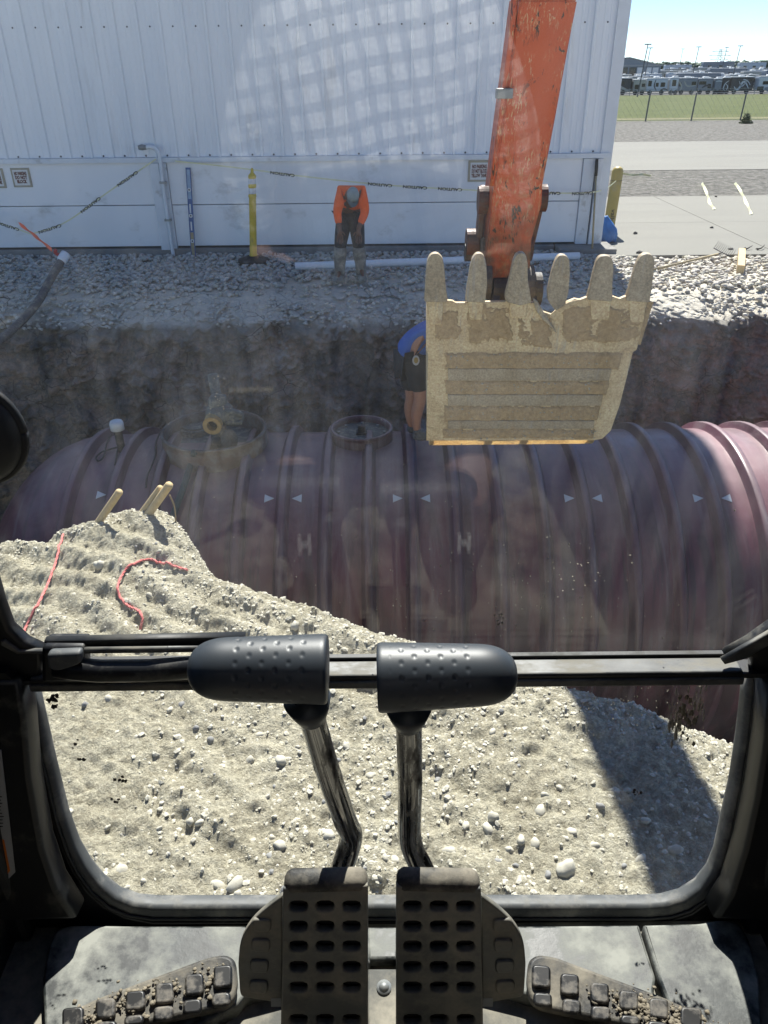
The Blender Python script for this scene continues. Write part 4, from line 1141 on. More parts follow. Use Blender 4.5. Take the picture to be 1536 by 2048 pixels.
def hoop_mesh():
    bm = bmesh.new()
    pr = [(-0.066, TR - 0.01), (-0.058, TR + 0.004), (-0.044, TR + 0.012), (-0.032, TR + 0.058), (-0.022, TR + 0.066), (0.022, TR + 0.066), (0.032, TR + 0.058), (0.044, TR + 0.012), (0.058, TR + 0.004), (0.066, TR - 0.01)]
    rings = [[bm.verts.new((x_, TY - r_ * math.cos(2 * math.pi * k / SEG), TZ + r_ * math.sin(2 * math.pi * k / SEG))) for k in range(SEG)] for x_, r_ in pr]
    for p_, q_ in zip(rings, rings[1:]):
        for k in range(SEG): bm.faces.new((p_[k], p_[(k + 1) % SEG], q_[(k + 1) % SEG], q_[k]))
    bmesh.ops.recalc_face_normals(bm, faces=bm.faces)
    me = bpy.data.meshes.new('rib'); bm.to_mesh(me); bm.free()
    me.materials.append(MT['tank_rib']); me.polygons.foreach_set('use_smooth', [True] * len(me.polygons))
    return me
hm = hoop_mesh()
top_depth = (Vector((0, TY, TZ + TR)) - CAM).dot(_f)
X_last = (1533 - 768) / F * top_depth
k = -9
while True:
    x_ = X_last - 0.357 * k * 1.0
    if x_ < XL - 0.1: break
    if x_ < 7.4:
        link(bpy.data.objects.new('rib', hm), tk, Matrix.Translation((x_, 0, 0)))
    k += 1
def collar(pxc, pyc, rad, zr, hgt, mt):
    c = at_z(pxc, pyc, zr)
    bm = bmesh.new()
    pr = [(rad + 0.03, zr - hgt - 0.25), (rad + 0.012, zr - hgt * .5), (rad, zr - 0.02), (rad + 0.014, zr - 0.018), (rad + 0.014, zr), (rad - 0.012, zr), (rad - 0.014, zr - 0.03), (rad - 0.02, zr - hgt), (rad - .02, zr - hgt - .12)]
    rings = [[bm.verts.new((c.x + r_ * math.cos(2 * math.pi * k / 48), c.y + r_ * math.sin(2 * math.pi * k / 48), z)) for k in range(48)] for r_, z in pr]
    for p_, q_ in zip(rings, rings[1:]):
        for k in range(48): bm.faces.new((p_[k], p_[(k + 1) % 48], q_[(k + 1) % 48], q_[k]))
    return c, bm_obj('collar', bm, mt, tk, True)
c1, col1 = collar(428, 858, 0.455, -0.43, 0.16, 'rust')
tag(col1, 'rusty wide collar round the pump')
bm = bmesh.new(); cyl(bm, (c1.x, c1.y, -0.66), (c1.x, c1.y, -0.585), 0.44, seg=40)
bm_obj('sump_floor', bm, 'pump', tk)
bm = bmesh.new(); q = at_z(390, 846, -0.5)
cyl(bm, (q.x, q.y, -0.585), (q.x, q.y, -0.53), 0.15, seg=28); cyl(bm, (q.x, q.y, -0.53), (q.x, q.y, -0.515), 0.12, seg=28)
bm_obj('manway_cover', bm, 'pump', tk)
c2, col2 = collar(723, 854, 0.27, -0.475, 0.10, 'tank_rib')
bm = bmesh.new(); cyl(bm, (c2.x, c2.y, -0.60), (c2.x, c2.y, -0.535), 0.255, seg=36)
lid = bm_obj('manway_lid', bm, 'pump', tk)
bm = bmesh.new()
bm_box(bm, (c2.x - .035, c2.y - .03, -.535), (c2.x + .035, c2.y + .03, -.455), 0.012)
bm_box(bm, (c2.x - .05, c2.y - .045, -.535), (c2.x + .05, c2.y + .045, -.515), 0.004)
bm_obj('lid_handle', bm, 'dark_steel', lid)
for k in range(8):
    t = k * math.pi / 4
    bm = bmesh.new(); p = Vector((c2.x + .21 * math.cos(t), c2.y + .21 * math.sin(t), -.535)); cyl(bm, p, p + Vector((0, 0, .018)), .016, seg=6)
    bm_obj('bolt', bm, 'galv', lid)
# arrows printed on the hull
ARR = []
def arrow(q, dr):
    c = q.copy()
    rad = Vector((0, c.y - TY, c.z - TZ)).normalized(); ux = Vector((1, 0, 0)); uy = rad.cross(ux)
    s_ = 0.040
    c = Vector((c.x, TY, TZ)) + rad * (TR + .004)
    pts = [c + ux * (-s_ * dr) + uy * s_, c + ux * (-s_ * dr) - uy * s_, c + ux * s_ * dr]
    vs = pts + [p - rad * 0.004 for p in pts]
    mesh_obj('arrow_mark', vs, [(0, 1, 2), (5, 4, 3), (0, 3, 4, 1), (1, 4, 5, 2), (2, 5, 3, 0)], 'cap_white', tk)
ribx = [X_last - 0.357 * k_ for k_ in range(-9, 40)]
for pxm in (549, 793, 1198, 1457):
    xm = on_tank(pxm, 997).x
    xr_ = min(ribx, key=lambda q_: abs(q_ - xm))
    for dr in (1, -1):
        d_ = Vector((xr_ - dr * .115, 0, 0))
        q = on_tank(768 + F * d_.x / 6.75, 997); q.x = d_.x
        ARR.append((q, dr))
ARR.append((on_tank(203, 990), 1))
for q, dr in ARR: arrow(q, dr)
# wires, down pipe
tube('down_pipe', smooth_path([at_y(388, 905, 5.9), on_tank(384, 920, TR + .06), on_tank(372, 960, TR + .06), on_tank(358, 1000, TR + .06), on_tank(344, 1040, TR + .06), on_tank(338, 1080, TR + .06)], 5), 0.028, 'green_pipe', tk, 10)
tube('black_cable', smooth_path([on_tank(322, 862, TR + .05)] + [on_tank(a_, b_, TR + .03) for a_, b_ in ((312, 885), (311, 910), (302, 935), (294, 955), (292, 975))], 5), 0.008, 'wire', tk, 6)
tube('loop_wire', smooth_path([on_tank(a_, b_, TR + .02) for a_, b_ in ((228, 862), (214, 885), (208, 912), (197, 922), (192, 915), (202, 905), (216, 900), (236, 895), (234, 905), (230, 930))], 5), 0.007, 'wire', tk, 6)
q = at_y(235, 858, TY - 0.05)
bm = bmesh.new(); cyl(bm, (q.x, q.y, TZ + TR - .06), (q.x, q.y, q.z), 0.035, seg=16)
fit = bm_obj('fitting', bm, 'dark_steel', tk)
lathe('fitting_cap', q, [(0.060, q.z - .005), (0.060, q.z + 0.055), (0.052, q.z + 0.075), (0.03, q.z + 0.08)], 'cap_white', fit, 20)
# submersible pump head in the collar
pu = thing('pump', 'grey pump head with a corroded yellow pipe stub inside the rusty collar', 'pump', (c1.x, c1.y, -0.58))
e = at_y(424, 852, c1.y - .22)
bm = bmesh.new()
dpt = Vector((0.03, 1, 0.12)).normalized()
bm_tube(bm, [e, e + dpt * .10], .082, 20, False); bm_tube(bm, [e, e + dpt * .10], .045, 20, False)
rr = [[e + (Vector((math.cos(t), 0, math.sin(t))) * r_) for t in np.linspace(0, 2 * math.pi, 21)[:-1]] for r_ in (.082, .045)]
vv = [[bm.verts.new(p) for p in r_] for r_ in rr]
for k in range(20): bm.faces.new((vv[0][k], vv[0][(k + 1) % 20], vv[1][(k + 1) % 20], vv[1][k]))
bm_obj('pipe_stub', bm, 'pump_yellow', pu, True)
bm = bmesh.new(); cyl(bm, e + dpt * .06, e + dpt * .065, .05, seg=16); bm_obj('bore_shade_disc', bm, 'ink', pu)  # black disc stands in for the shade inside the pipe
bm = bmesh.new()
ellipsoid(bm, e + Vector((.05, .16, .05)), (.13, .12, .11)); ellipsoid(bm, e + Vector((.03, .16, .15)), (.075, .075, .085)); ellipsoid(bm, e + Vector((.17, .14, 0.02)), (.09, .08, .075))
cyl(bm, e + Vector((.07, .16, .12)), e + Vector((.09, .16, .22)), .045, .03); bm_box(bm, e + Vector((.10, .05, -.02)), e + Vector((.25, .17, .02)), .012)
cyl(bm, e + Vector((.02, .14, -.02)), e + Vector((.02, .14, -.24)), .075); bm_tube(bm, [e + Vector((.24, .1, .05)), e + Vector((.20, .06, .10)), e + Vector((.12, .06, .12))], .022, 10)
bm_obj('pump_body', bm, 'pump', pu, True)
bm = bmesh.new(); cyl(bm, e + Vector((.03, .26, -.1)), e + Vector((-.01, .30, .36)), .045, seg=14); bm_obj('riser_pipe', bm, 'pump', pu, True)
bm = bmesh.new()
ellipsoid(bm, e + Vector((.13, .03, -.14)), (.075, .06, .10)); ellipsoid(bm, e + Vector((.07, .05, -.07)), (.05, .05, .06))
bm_obj('dried_mud', bm, 'mud', pu, True)

# ================================================================== PEOPLE
def finger_chains(J, E, Rr, tag_, wrist, palm_dir, side_dir, size, curl_dir, fr=0.0085):
    """palm and five bent fingers of unequal length rooted in the palm"""
    pd, sd, cd = palm_dir.normalized(), side_dir.normalized(), curl_dir.normalized()
    palm = J[wrist] + pd * size * 0.42
    J[tag_ + 'palm'] = palm; Rr[tag_ + 'palm'] = (size * 0.20, size * 0.13); E.append((wrist, tag_ + 'palm'))
    for i, (off, ln) in enumerate(((-0.20, .42), (-0.07, .50), (0.06, .47), (0.19, .36))):
        k = tag_ + 'f%d' % i
        b = palm + sd * off * size + pd * size * 0.12
        m_ = b + pd * size * ln * 0.55 + cd * size * 0.10
        t_ = m_ + (pd * 0.5 + cd * 0.8).normalized() * size * ln * 0.5
        J[k + 'a'], J[k + 'b'], J[k + 'c'] = b, m_, t_
        Rr[k + 'a'] = (fr, fr); Rr[k + 'b'] = (fr * .95, fr * .95); Rr[k + 'c'] = (fr * .75, fr * .75)
        E += [(tag_ + 'palm', k + 'a'), (k + 'a', k + 'b'), (k + 'b', k + 'c')]
    b = palm - sd * size * 0.24 - pd * size * 0.15
    t_ = b - sd * size * 0.16 + pd * size * 0.22 + cd * size * .05
    J[tag_ + 'ta'], J[tag_ + 'tb'] = b, t_
    Rr[tag_ + 'ta'] = (fr * 1.15, fr * 1.15); Rr[tag_ + 'tb'] = (fr * .9, fr * .9)
    E += [(tag_ + 'palm', tag_ + 'ta'), (tag_ + 'ta', tag_ + 'tb')]
def head(name_parent, c, up, face, size, skin_mt, with_cap=None, hair=None):
    """head with brow, nose, mouth, ears and cap, turned along up / face"""
    up = up.normalized(); face = (face - up * face.dot(up)).normalized(); side = up.cross(face)
    Mh = Matrix(((side.x, face.x, up.x, c.x), (side.y, face.y, up.y, c.y), (side.z, face.z, up.z, c.z), (0, 0, 0, 1)))
    s = size
    bm = bmesh.new()
    r0 = bmesh.ops.create_uvsphere(bm, u_segments=28, v_segments=20, radius=1.0)
    for v in r0['verts']:
        p = v.co.copy()
        x, y, z = p.x * .33 * s, p.y * .41 * s, p.z * .5 * s
        if z < 0:
            x *= 1 + 0.35 * z / s; y = y * (1 + .25 * z / s) + 0.02 * s
        if y > 0.25 * s:
            y += .03 * s * math.exp(-(x / (.08 * s)) ** 2) * math.exp(-((z + .02 * s) / (.12 * s)) ** 2) * 3.0
            y -= .025 * s * math.exp(-((abs(x) - .13 * s) / (.07 * s)) ** 2) * math.exp(-((z - .03 * s) / (.06 * s)) ** 2)
        v.co = (x, y, z)
    for sx in (-1, 1):
        ellipsoid(bm, (sx * .335 * s, -.02 * s, -.02 * s), (.035 * s, .07 * s, .11 * s), 10, 8)
    for v in bm.verts: v.co = Mh @ v.co
    h_ = bm_obj('head', bm, skin_mt, name_parent, True)
    bm = bmesh.new()
    for sx in (-1, 1):
        ellipsoid(bm, (sx * .13 * s, .375 * s, .03 * s), (.045 * s, .03 * s, .025 * s), 8, 6)
    bm_box(bm, (-.10 * s, .37 * s, -.235 * s), (.10 * s, .415 * s, -.215 * s))
    for v in bm.verts: v.co = Mh @ v.co
    bm_obj('eyes_and_mouth', bm, 'ink', h_)
    if with_cap:
        bm = bmesh.new()
        r0 = bmesh.ops.create_uvsphere(bm, u_segments=24, v_segments=14, radius=1.0)
        kill = [v for v in bm.verts if v.co.z < -0.02]
        bmesh.ops.delete(bm, geom=kill, context='VERTS')
        for v in bm.verts: v.co = Vector((v.co.x * .365 * s, v.co.y * .435 * s, v.co.z * .46 * s + .10 * s))
        br_ = []
        for row in range(2):
            br_.append([bm.verts.new((math.sin(a_) * (.34 + .02 * row) * s, (.38 * math.cos(a_) + row * .30 * math.cos(a_ * .9)) * s + .03 * s, (.11 - .05 * row) * s)) for a_ in np.linspace(-1.25, 1.25, 11)])
        for k in range(10): bm.faces.new((br_[0][k], br_[0][k + 1], br_[1][k + 1], br_[1][k]))
        bmesh.ops.solidify(bm, geom=bm.faces[:], thickness=0.012 * s)
        for v in bm.verts: v.co = Mh @ v.co
        bm_obj('cap', bm, with_cap, name_parent, True)
    if hair:
        bm = bmesh.new()
        ellipsoid(bm, (0, -.05 * s, .10 * s), (.35 * s, .40 * s, .43 * s))
        for v in bm.verts: v.co = Mh @ v.co
        bm_obj('hair', bm, hair, name_parent, True)
    return h_

# man in the orange shirt, bending with his hands on his knees
pr = thing('person', 'man in bright orange long sleeved shirt bending with hands on knees', 'person', at_z(700, 556, 0))
J = {
 'pelvis': at_y(700, 425, 10.38), 'waist': at_y(701, 404, 10.24), 'chest': at_y(702, 388, 10.02), 'neck': at_y(703, 388, 9.84),
 'hl': at_y(689, 436, 10.34), 'hr': at_y(712, 436, 10.34),
 'kl': at_y(681, 486, 10.02), 'kr': at_y(717, 486, 10.02),
 'al': at_y(679, 540, 10.12), 'ar': at_y(722, 536, 10.16),
 'tl': at_y(677, 556, 9.92), 'tr': at_y(726, 553, 9.96),
 'sl': at_y(684, 382, 9.94), 'sr': at_y(722, 382, 9.94),
 'el': at_y(674, 424, 9.97), 'er': at_y(731, 424, 9.97),
 'wl': at_y(679, 456, 9.90), 'wr': at_y(717, 456, 9.90),
}
J['head0'] = at_y(704, 390, 9.72)
E = [('pelvis', 'waist'), ('waist', 'chest'), ('chest', 'neck'), ('neck', 'head0'), ('pelvis', 'hl'), ('pelvis', 'hr'), ('hl', 'kl'), ('hr', 'kr'), ('kl', 'al'), ('kr', 'ar'), ('al', 'tl'), ('ar', 'tr'), ('chest', 'sl'), ('chest', 'sr'), ('sl', 'el'), ('sr', 'er'), ('el', 'wl'), ('er', 'wr')]
Rr = {'pelvis': (.12, .10), 'waist': (.125, .10), 'chest': (.14, .11), 'neck': (.055, .055), 'head0': (.06, .06), 'hl': (.085, .085), 'hr': (.085, .085), 'kl': (.060, .060), 'kr': (.060, .060), 'al': (.034, .034), 'ar': (.034, .034), 'tl': (.018, .016), 'tr': (.018, .016), 'sl': (.05, .05), 'sr': (.05, .05), 'el': (.040, .040), 'er': (.040, .040), 'wl': (.030, .030), 'wr': (.030, .030)}
dn = Vector((0.02, -.25, -1))
finger_chains(J, E, Rr, 'L', 'wl', dn, Vector((-1, 0, 0)), .165, Vector((0, -.25, -.6)))
finger_chains(J, E, Rr, 'Q', 'wr', dn, Vector((1, 0, 0)), .165, Vector((0, -.25, -.6)))
skin('body', J, E, Rr, 'skin_dark', pr, 2, 'pelvis')
K = dict(J); K['sle'] = J['el'] + (J['wl'] - J['el']) * .8; K['sre'] = J['er'] + (J['wr'] - J['er']) * .8
KS = {k: K[k] for k in ('waist', 'chest', 'neck', 'sl', 'sr', 'el', 'er', 'sle', 'sre')}
KS['hem'] = at_y(700, 419, 10.16)
skin('shirt', KS, [('hem', 'waist'), ('waist', 'chest'), ('chest', 'neck'), ('chest', 'sl'), ('chest', 'sr'), ('sl', 'el'), ('sr', 'er'), ('el', 'sle'), ('er', 'sre')],
     {'hem': (.165, .11), 'waist': (.175, .14), 'chest': (.18, .15), 'neck': (.10, .075), 'sl': (.094, .09), 'sr': (.094, .09), 'el': (.056, .056), 'er': (.056, .056), 'sle': (.046, .046), 'sre': (.046, .046)}, 'hi_vis', pr, 2, 'chest')
KT = {k: J[k] for k in ('pelvis', 'hl', 'hr', 'kl', 'kr')}
KT['cl'] = J['kl'] + (J['al'] - J['kl']) * .3; KT['cr'] = J['kr'] + (J['ar'] - J['kr']) * .3
skin('trousers', KT, [('pelvis', 'hl'), ('pelvis', 'hr'), ('hl', 'kl'), ('hr', 'kr'), ('kl', 'cl'), ('kr', 'cr')], {'pelvis': (.155, .13), 'hl': (.115, .115), 'hr': (.115, .115), 'kl': (.082, .085), 'kr': (.082, .085), 'cl': (.072, .075), 'cr': (.072, .075)}, 'dark_trouser', pr, 2, 'pelvis')
for s_ in ('l', 'r'):
    kn, an, to = J['k' + s_], J['a' + s_], J['t' + s_]
    B = {'a': kn + (an - kn) * .02, 'b': kn + (an - kn) * .45, 'c': an, 'd': Vector((an.x, an.y, 0.05)), 'e': Vector((to.x, to.y - .03, 0.045))}
    skin('boot', B, [('a', 'b'), ('b', 'c'), ('c', 'd'), ('d', 'e')], {'a': (.098, .098), 'b': (.088, .088), 'c': (.074, .076), 'd': (.070, .066), 'e': (.060, .050)}, 'mud_boot', pr, 2, 'c')
head(pr, at_y(706, 391, 9.62), Vector((0.02, -.90, .50)), Vector((0, -.35, -1)), .20, 'skin_dark', 'cap')

# man in the blue shirt, bent over on top of the tank
pb = thing('person', 'man in blue t shirt and black shorts half hidden by the bucket', 'person', at_y(838, 874, 6.3))
Yb = 6.32
J = {
 'pelvis': at_y(822, 712, Yb), 'waist': at_y(826, 690, Yb - .01), 'chest': at_y(864, 655, Yb - .03), 'neck': at_y(892, 655, Yb - .03), 'head0': at_y(905, 668, Yb - .03),
 'hl': at_y(820, 725, Yb + .09), 'hr': at_y(832, 725, Yb - .09),
 'kl': at_y(824, 795, Yb + .09), 'kr': at_y(842, 798, Yb - .10),
 'al': at_y(821, 848, Yb + .10), 'ar': at_y(832, 858, Yb - .10),
 'tl': at_y(838, 862, Yb + .12), 'tr': at_y(855, 874, Yb - .08),
 'sl': at_y(866, 652, Yb + .17), 'sr': at_y(866, 660, Yb - .21),
 'el': at_y(880, 715, Yb + .18), 'er': at_y(884, 722, Yb - .20),
 'wl': at_y(902, 760, Yb + .1), 'wr': at_y(906, 768, Yb - .12),
}
Rr = {'pelvis': (.12, .12), 'waist': (.12, .11), 'chest': (.13, .125), 'neck': (.06, .06), 'head0': (.06, .06), 'hl': (.09, .09), 'hr': (.09, .09), 'kl': (.056, .056), 'kr': (.056, .056), 'al': (.036, .036), 'ar': (.036, .036), 'tl': (.035, .03), 'tr': (.035, .03), 'sl': (.06, .06), 'sr': (.06, .06), 'el': (.043, .043), 'er': (.043, .043), 'wl': (.030, .030), 'wr': (.030, .030)}
for s_ in 'lr':
    J['f' + s_] = J['k' + s_] + (J['a' + s_] - J['k' + s_]) * .38 + Vector((-.02, .01, 0)); Rr['f' + s_] = (.058, .058)
E = [('pelvis', 'waist'), ('waist', 'chest'), ('chest', 'neck'), ('neck', 'head0'), ('pelvis', 'hl'), ('pelvis', 'hr'), ('hl', 'kl'), ('hr', 'kr'), ('kl', 'fl'), ('kr', 'fr'), ('fl', 'al'), ('fr', 'ar'), ('al', 'tl'), ('ar', 'tr'), ('chest', 'sl'), ('chest', 'sr'), ('sl', 'el'), ('sr', 'er'), ('el', 'wl'), ('er', 'wr')]
finger_chains(J, E, Rr, 'L', 'wl', Vector((.3, 0, -1)), Vector((0, 1, 0)), .17, Vector((.8, 0, -.4)))
finger_chains(J, E, Rr, 'Q', 'wr', Vector((.3, 0, -1)), Vector((0, -1, 0)), .17, Vector((.8, 0, -.4)))
skin('body', J, E, Rr, 'skin', pb, 2, 'pelvis')
KS = {k: J[k] for k in ('waist', 'chest', 'sl', 'sr')}
KS['neck'] = J['neck'] - Vector((.03, 0, 0)); KS['hem'] = at_y(818, 716, Yb); KS['sle'] = J['sl'] + (J['el'] - J['sl']) * .55; KS['sre'] = J['sr'] + (J['er'] - J['sr']) * .55
skin('shirt', KS, [('hem', 'waist'), ('waist', 'chest'), ('chest', 'neck'), ('chest', 'sl'), ('chest', 'sr'), ('sl', 'sle'), ('sr', 'sre')],
     {'hem': (.165, .15), 'waist': (.165, .145), 'chest': (.165, .15), 'neck': (.09, .08), 'sl': (.085, .08), 'sr': (.085, .08), 'sle': (.072, .072), 'sre': (.072, .072)}, 'blue_shirt', pb, 2, 'chest')
KT = {k: J[k] for k in ('pelvis', 'hl', 'hr')}
for s_ in 'lr': KT['k' + s_] = J['h' + s_] + (J['k' + s_] - J['h' + s_]) * .82
skin('shorts', KT, [('pelvis', 'hl'), ('pelvis', 'hr'), ('hl', 'kl'), ('hr', 'kr')], {'pelvis': (.14, .14), 'hl': (.118, .118), 'hr': (.118, .118), 'kl': (.092, .092), 'kr': (.095, .095)}, 'dark_trouser', pb, 2, 'pelvis')
q = at_y(832, 721, Yb - .235)
hx = [(0.03 * math.cos(t) * (1 if abs(math.sin(t)) < .9 else .8), 0.042 * math.sin(t)) for t in np.linspace(0, 6.283, 13)[:-1]]
lp = Plane(q, (0.1, -1, .1))
flat('shorts_emblem', lp, hx, 0.008, 'logo_white', pb, px=False)
flat('emblem_centre', lp.shifted(.003), [(x_ * .6, y_ * .6 + .002) for x_, y_ in hx], 0.008, 'logo_gold', pb, px=False)
for s_ in 'lr':
    an, to = J['a' + s_], J['t' + s_]
    B = {'a': an + Vector((-.005, 0, .01)), 'h': an + Vector((-.035, 0, -.055)), 'm': an + (to - an) * .5 + Vector((0, 0, -.03)), 't': to + Vector((.03, 0, -.0))}
    skin('shoe', B, [('a', 'm'), ('m', 't'), ('h', 'm')], {'a': (.046, .046), 'h': (.042, .04), 'm': (.05, .045), 't': (.045, .035)}, 'shoe', pb, 2, 'm')
hc = at_y(930, 690, Yb - .03)
head(pb, hc, Vector((.75, 0, -.35)), Vector((-.1, -.05, -1)), .235, 'skin', None, 'dark_trouser')

# ================================================================== STAKES, TWINE AND WIRE ON THE PILE
def stake(p0, p1, r_, label, sq=False):
    a, b = p0, p1
    ext = a + (a - b).normalized() * 0.25
    o = tube('wooden_stake', [ext, a, b - (b - a) * .03, b], [r_, r_, r_, r_ * .8], 'stake', None, 14)
    tag(o, label, 'stake', 'wooden stakes stuck in the pile')
b0 = at_z(200, 1040, .31) - Vector((0, .05, 0)); stake(at_y(200, 1040, b0.y), at_y(240, 982, b0.y - .03), .019, 'short round wooden stake leaning on the pile crest, left of the pair')
b1 = at_z(290, 1032, .32) - Vector((0, .05, 0)); stake(at_y(290, 1038, b1.y), at_y(340, 968, b1.y - .05), .021, 'longest round wooden stake leaning from the pile crest')
stake(at_y(282, 1028, b1.y + .03), at_y(322, 974, b1.y - .0), .017, 'thin wooden stake lying against the underside of the longest stake')
tube_w = tube('tan_wire', smooth_path([at_y(339, 990, b1.y), at_y(348, 1010, b1.y), at_y(351, 1030, b1.y), at_y(352, 1062, b1.y)], 5), 0.004, 'copper', None, 6)
tag(tube_w, 'thin tan wire dangling beside the longest stake', 'wire')
def rope(pxs, label):
    pts = smooth_path([on_pile(a_, b_) + Vector((0, 0, .006)) for a_, b_ in pxs], 6)
    pts = [Vector((p.x, p.y, max(p.z, pile_z(p.x, p.y) + .006) + .003 * random.random())) for p in pts]
    bm = bmesh.new()
    for ph in (0, 2.09, 4.19):
        q = []
        for i, p in enumerate(pts):
            d = (pts[min(i + 1, len(pts) - 1)] - pts[max(i - 1, 0)]).normalized(); x_, y_ = frame_for(d)
            q.append(p + (x_ * math.cos(i * 1.1 + ph) + y_ * math.sin(i * 1.1 + ph)) * .0032)
        bm_tube(bm, q, .0034, 6)
    tag(bm_obj('red_twine', bm, 'rope', None, True), label, 'twine', 'red twine on the pile')
rope([(127, 1070), (118, 1105), (108, 1140), (92, 1180), (75, 1215), (52, 1258), (40, 1285)], 'straight red twine running down the left of the pale pile')
rope([(376, 1143), (345, 1134), (315, 1128), (290, 1123), (268, 1131), (248, 1148), (237, 1172), (240, 1196), (256, 1214), (276, 1224), (285, 1240), (281, 1262)], 'curled red twine looping over the pile near the crest')

# ================================================================== EXCAVATOR
ex = thing('excavator', 'orange excavator seen from its own cab, muddy bucket over the pit', 'excavator', (0.5, -0.5, 0.15))
# --- dipper arm
AY0, AY1 = 5.12, 5.42      # depth of the near face at the upper and lower end
def arm_pt(px, py):
    t = (py - 0) / 505.0
    return at_y(px, py, AY0 + (AY1 - AY0) * t)
front = [(1040, 0), (1155, 0), (1139, 80), (1112, 228), (1085, 370), (1083, 410), (1070, 455), (1063, 482), (1060, 540), (1040, 560), (985, 560), (970, 540), (975, 490), (985, 395), (1004, 255), (1022, 130)]
FP = [arm_pt(*p) for p in front]
bm = bmesh.new()
dep = Vector((0, .42, .03))
fv = [bm.verts.new(p) for p in FP]; bv = [bm.verts.new(p + dep) for p in FP]
bm.faces.new(fv); bm.faces.new(list(reversed(bv)))
for k in range(len(fv)):
    bm.faces.new((fv[k], fv[(k + 1) % len(fv)], bv[(k + 1) % len(fv)], bv[k]))
up = (arm_pt(1098, 0) - arm_pt(1040, 400)).normalized()
bmesh.ops.recalc_face_normals(bm, faces=bm.faces)
bmesh.ops.bevel(bm, geom=[e for e in bm.edges if e.calc_face_angle(0) > .9], offset=.008, segments=2, affect='EDGES')
arm = bm_obj('dipper_arm', bm, 'orange', ex)
# upper arm continues to the boom above the picture
a0, a1 = arm_pt(1040, 0), arm_pt(1155, 0)
Xa0, Xa1 = a0.x, a1.x
def loft(name, secs, mt, parent):
    bm = bmesh.new()
    rings = [[bm.verts.new(p) for p in s_] for s_ in secs]
    for p_, q_ in zip(rings, rings[1:]):
        for k in range(4): bm.faces.new((p_[k], p_[(k + 1) % 4], q_[(k + 1) % 4], q_[k]))
    bm.faces.new(rings[0]); bm.faces.new(rings[-1])
    return bm_obj(name, bm, mt, parent)
def sec(y, z, hw_y, hw_z, x0=Xa0, x1=Xa1):
    return [Vector((x0, y - hw_y, z - hw_z)), Vector((x1, y - hw_y, z - hw_z)), Vector((x1, y + hw_y, z + hw_z)), Vector((x0, y + hw_y, z + hw_z))]
q = a0.z
loft('upper_arm', [[a0, a1, a1 + dep, a0 + dep], sec(5.22, q + .9, .26, .02, Xa0 + .10, Xa1 + .10), sec(4.95, q + 1.9, .32, .04, Xa0 + .28, Xa1 + .28), sec(4.65, q + 2.5, .22, .1, Xa0 + .34, Xa1 + .34)], 'orange', ex)
xb0, xb1 = Xa0 + .32, Xa1 + .62
loft('boom', [sec(4.95, q + 1.75, .12, .2, xb0, xb1), sec(3.4, q + 2.1, .05, .30, xb0, xb1), sec(2.0, q + 1.7, -.1, .36, xb0, xb1), sec(.6, q + .3, -.25, .28, xb0, xb1), sec(-.3, 1.6, -.2, .2, xb0, xb1)], 'orange', ex)
# side plate edge, grease pipe and clamp on the arm's left
sp = [(1015, 0), (1028, 0), (1012, 130), (992, 270), (975, 400), (985, 395 + 5), (1004, 255), (1022, 130), (1040, 0)]
pipe = [arm_pt(1034, -60) + Vector((0, .03, 0)), arm_pt(1027, 60) + Vector((0, .03, 0)), arm_pt(1011, 185) + Vector((0, .03, 0)), arm_pt(995, 300) + Vector((0, .03, 0)), arm_pt(986, 372) + Vector((0, .03, 0))]
tube('hydraulic_pipe', pipe, .020, 'orange', arm, 10)
pipe = [p + Vector((.035, .06, 0)) for p in pipe]
tube('hydraulic_pipe', pipe, .016, 'galv', arm, 10)
c = arm_pt(1008, 188)
box('pipe_clamp', c - Vector((.045, .03, .025)), c + Vector((.05, .06, .03)), 'galv', arm, .005)
# linkage
def boss(name, px, py, Y, rad, x0, x1, mt, parent):
    c = at_y(px, py, Y)
    bm = bmesh.new(); cyl(bm, (x0, c.y, c.z), (x1, c.y, c.z), rad, seg=24)
    bmesh.ops.bevel(bm, geom=[e for e in bm.edges if e.calc_face_angle(0) > 1.2], offset=.006, segments=1, affect='EDGES')
    return bm_obj(name, bm, mt, parent)
yl = AY1 + .16
xl = lambda px: at_y(px, 420, yl).x
boss('linkage_pin', 968, 396, yl, .062, xl(958), xl(1090), 'link_steel', ex)
boss('pin_boss', 963, 400, yl, .088, xl(955), xl(976), 'link_steel', ex)
boss('pin_boss', 1085, 396, yl, .088, xl(1076), xl(1090), 'link_steel', ex)
def bar(name, p0, p1, w, th, mt, parent):
    d = (p1 - p0); L = d.length; d.normalize()
    s_ = Vector((1, 0, 0)); s_ = (s_ - d * d.dot(s_)).normalized(); nn = s_.cross(d)
    Mx = Matrix(((s_.x, nn.x, d.x, p0.x), (s_.y, nn.y, d.y, p0.y), (s_.z, nn.z, d.z, p0.z), (0, 0, 0, 1)))
    bm = bmesh.new(); bm_box(bm, (-th / 2, -w / 2, -.05), (th / 2, w / 2, L + .05), .012, Mx)
    return bm_obj(name, bm, mt, parent)
bar('side_link', at_y(966, 390, yl), at_y(955, 498, yl + .1), .11, .045, 'link_steel', ex)
bar('side_link', at_y(1083, 390, yl), at_y(1062, 480, yl + .1), .11, .045, 'link_steel', ex)
boss('pin_boss', 950, 485, yl + .1, .095, xl(938), xl(962), 'link_steel', ex)
boss('linkage_pin', 950, 505, yl + .1, .06, xl(936), xl(1076), 'dark_steel', ex)
boss('pin_boss', 1068, 490, yl + .1, .10, xl(1058), xl(1075), 'link_steel', ex)
bar('bucket_link', at_y(968, 490, yl + .05), at_y(968, 575, yl + .0), .15, .06, 'dark_steel', ex)
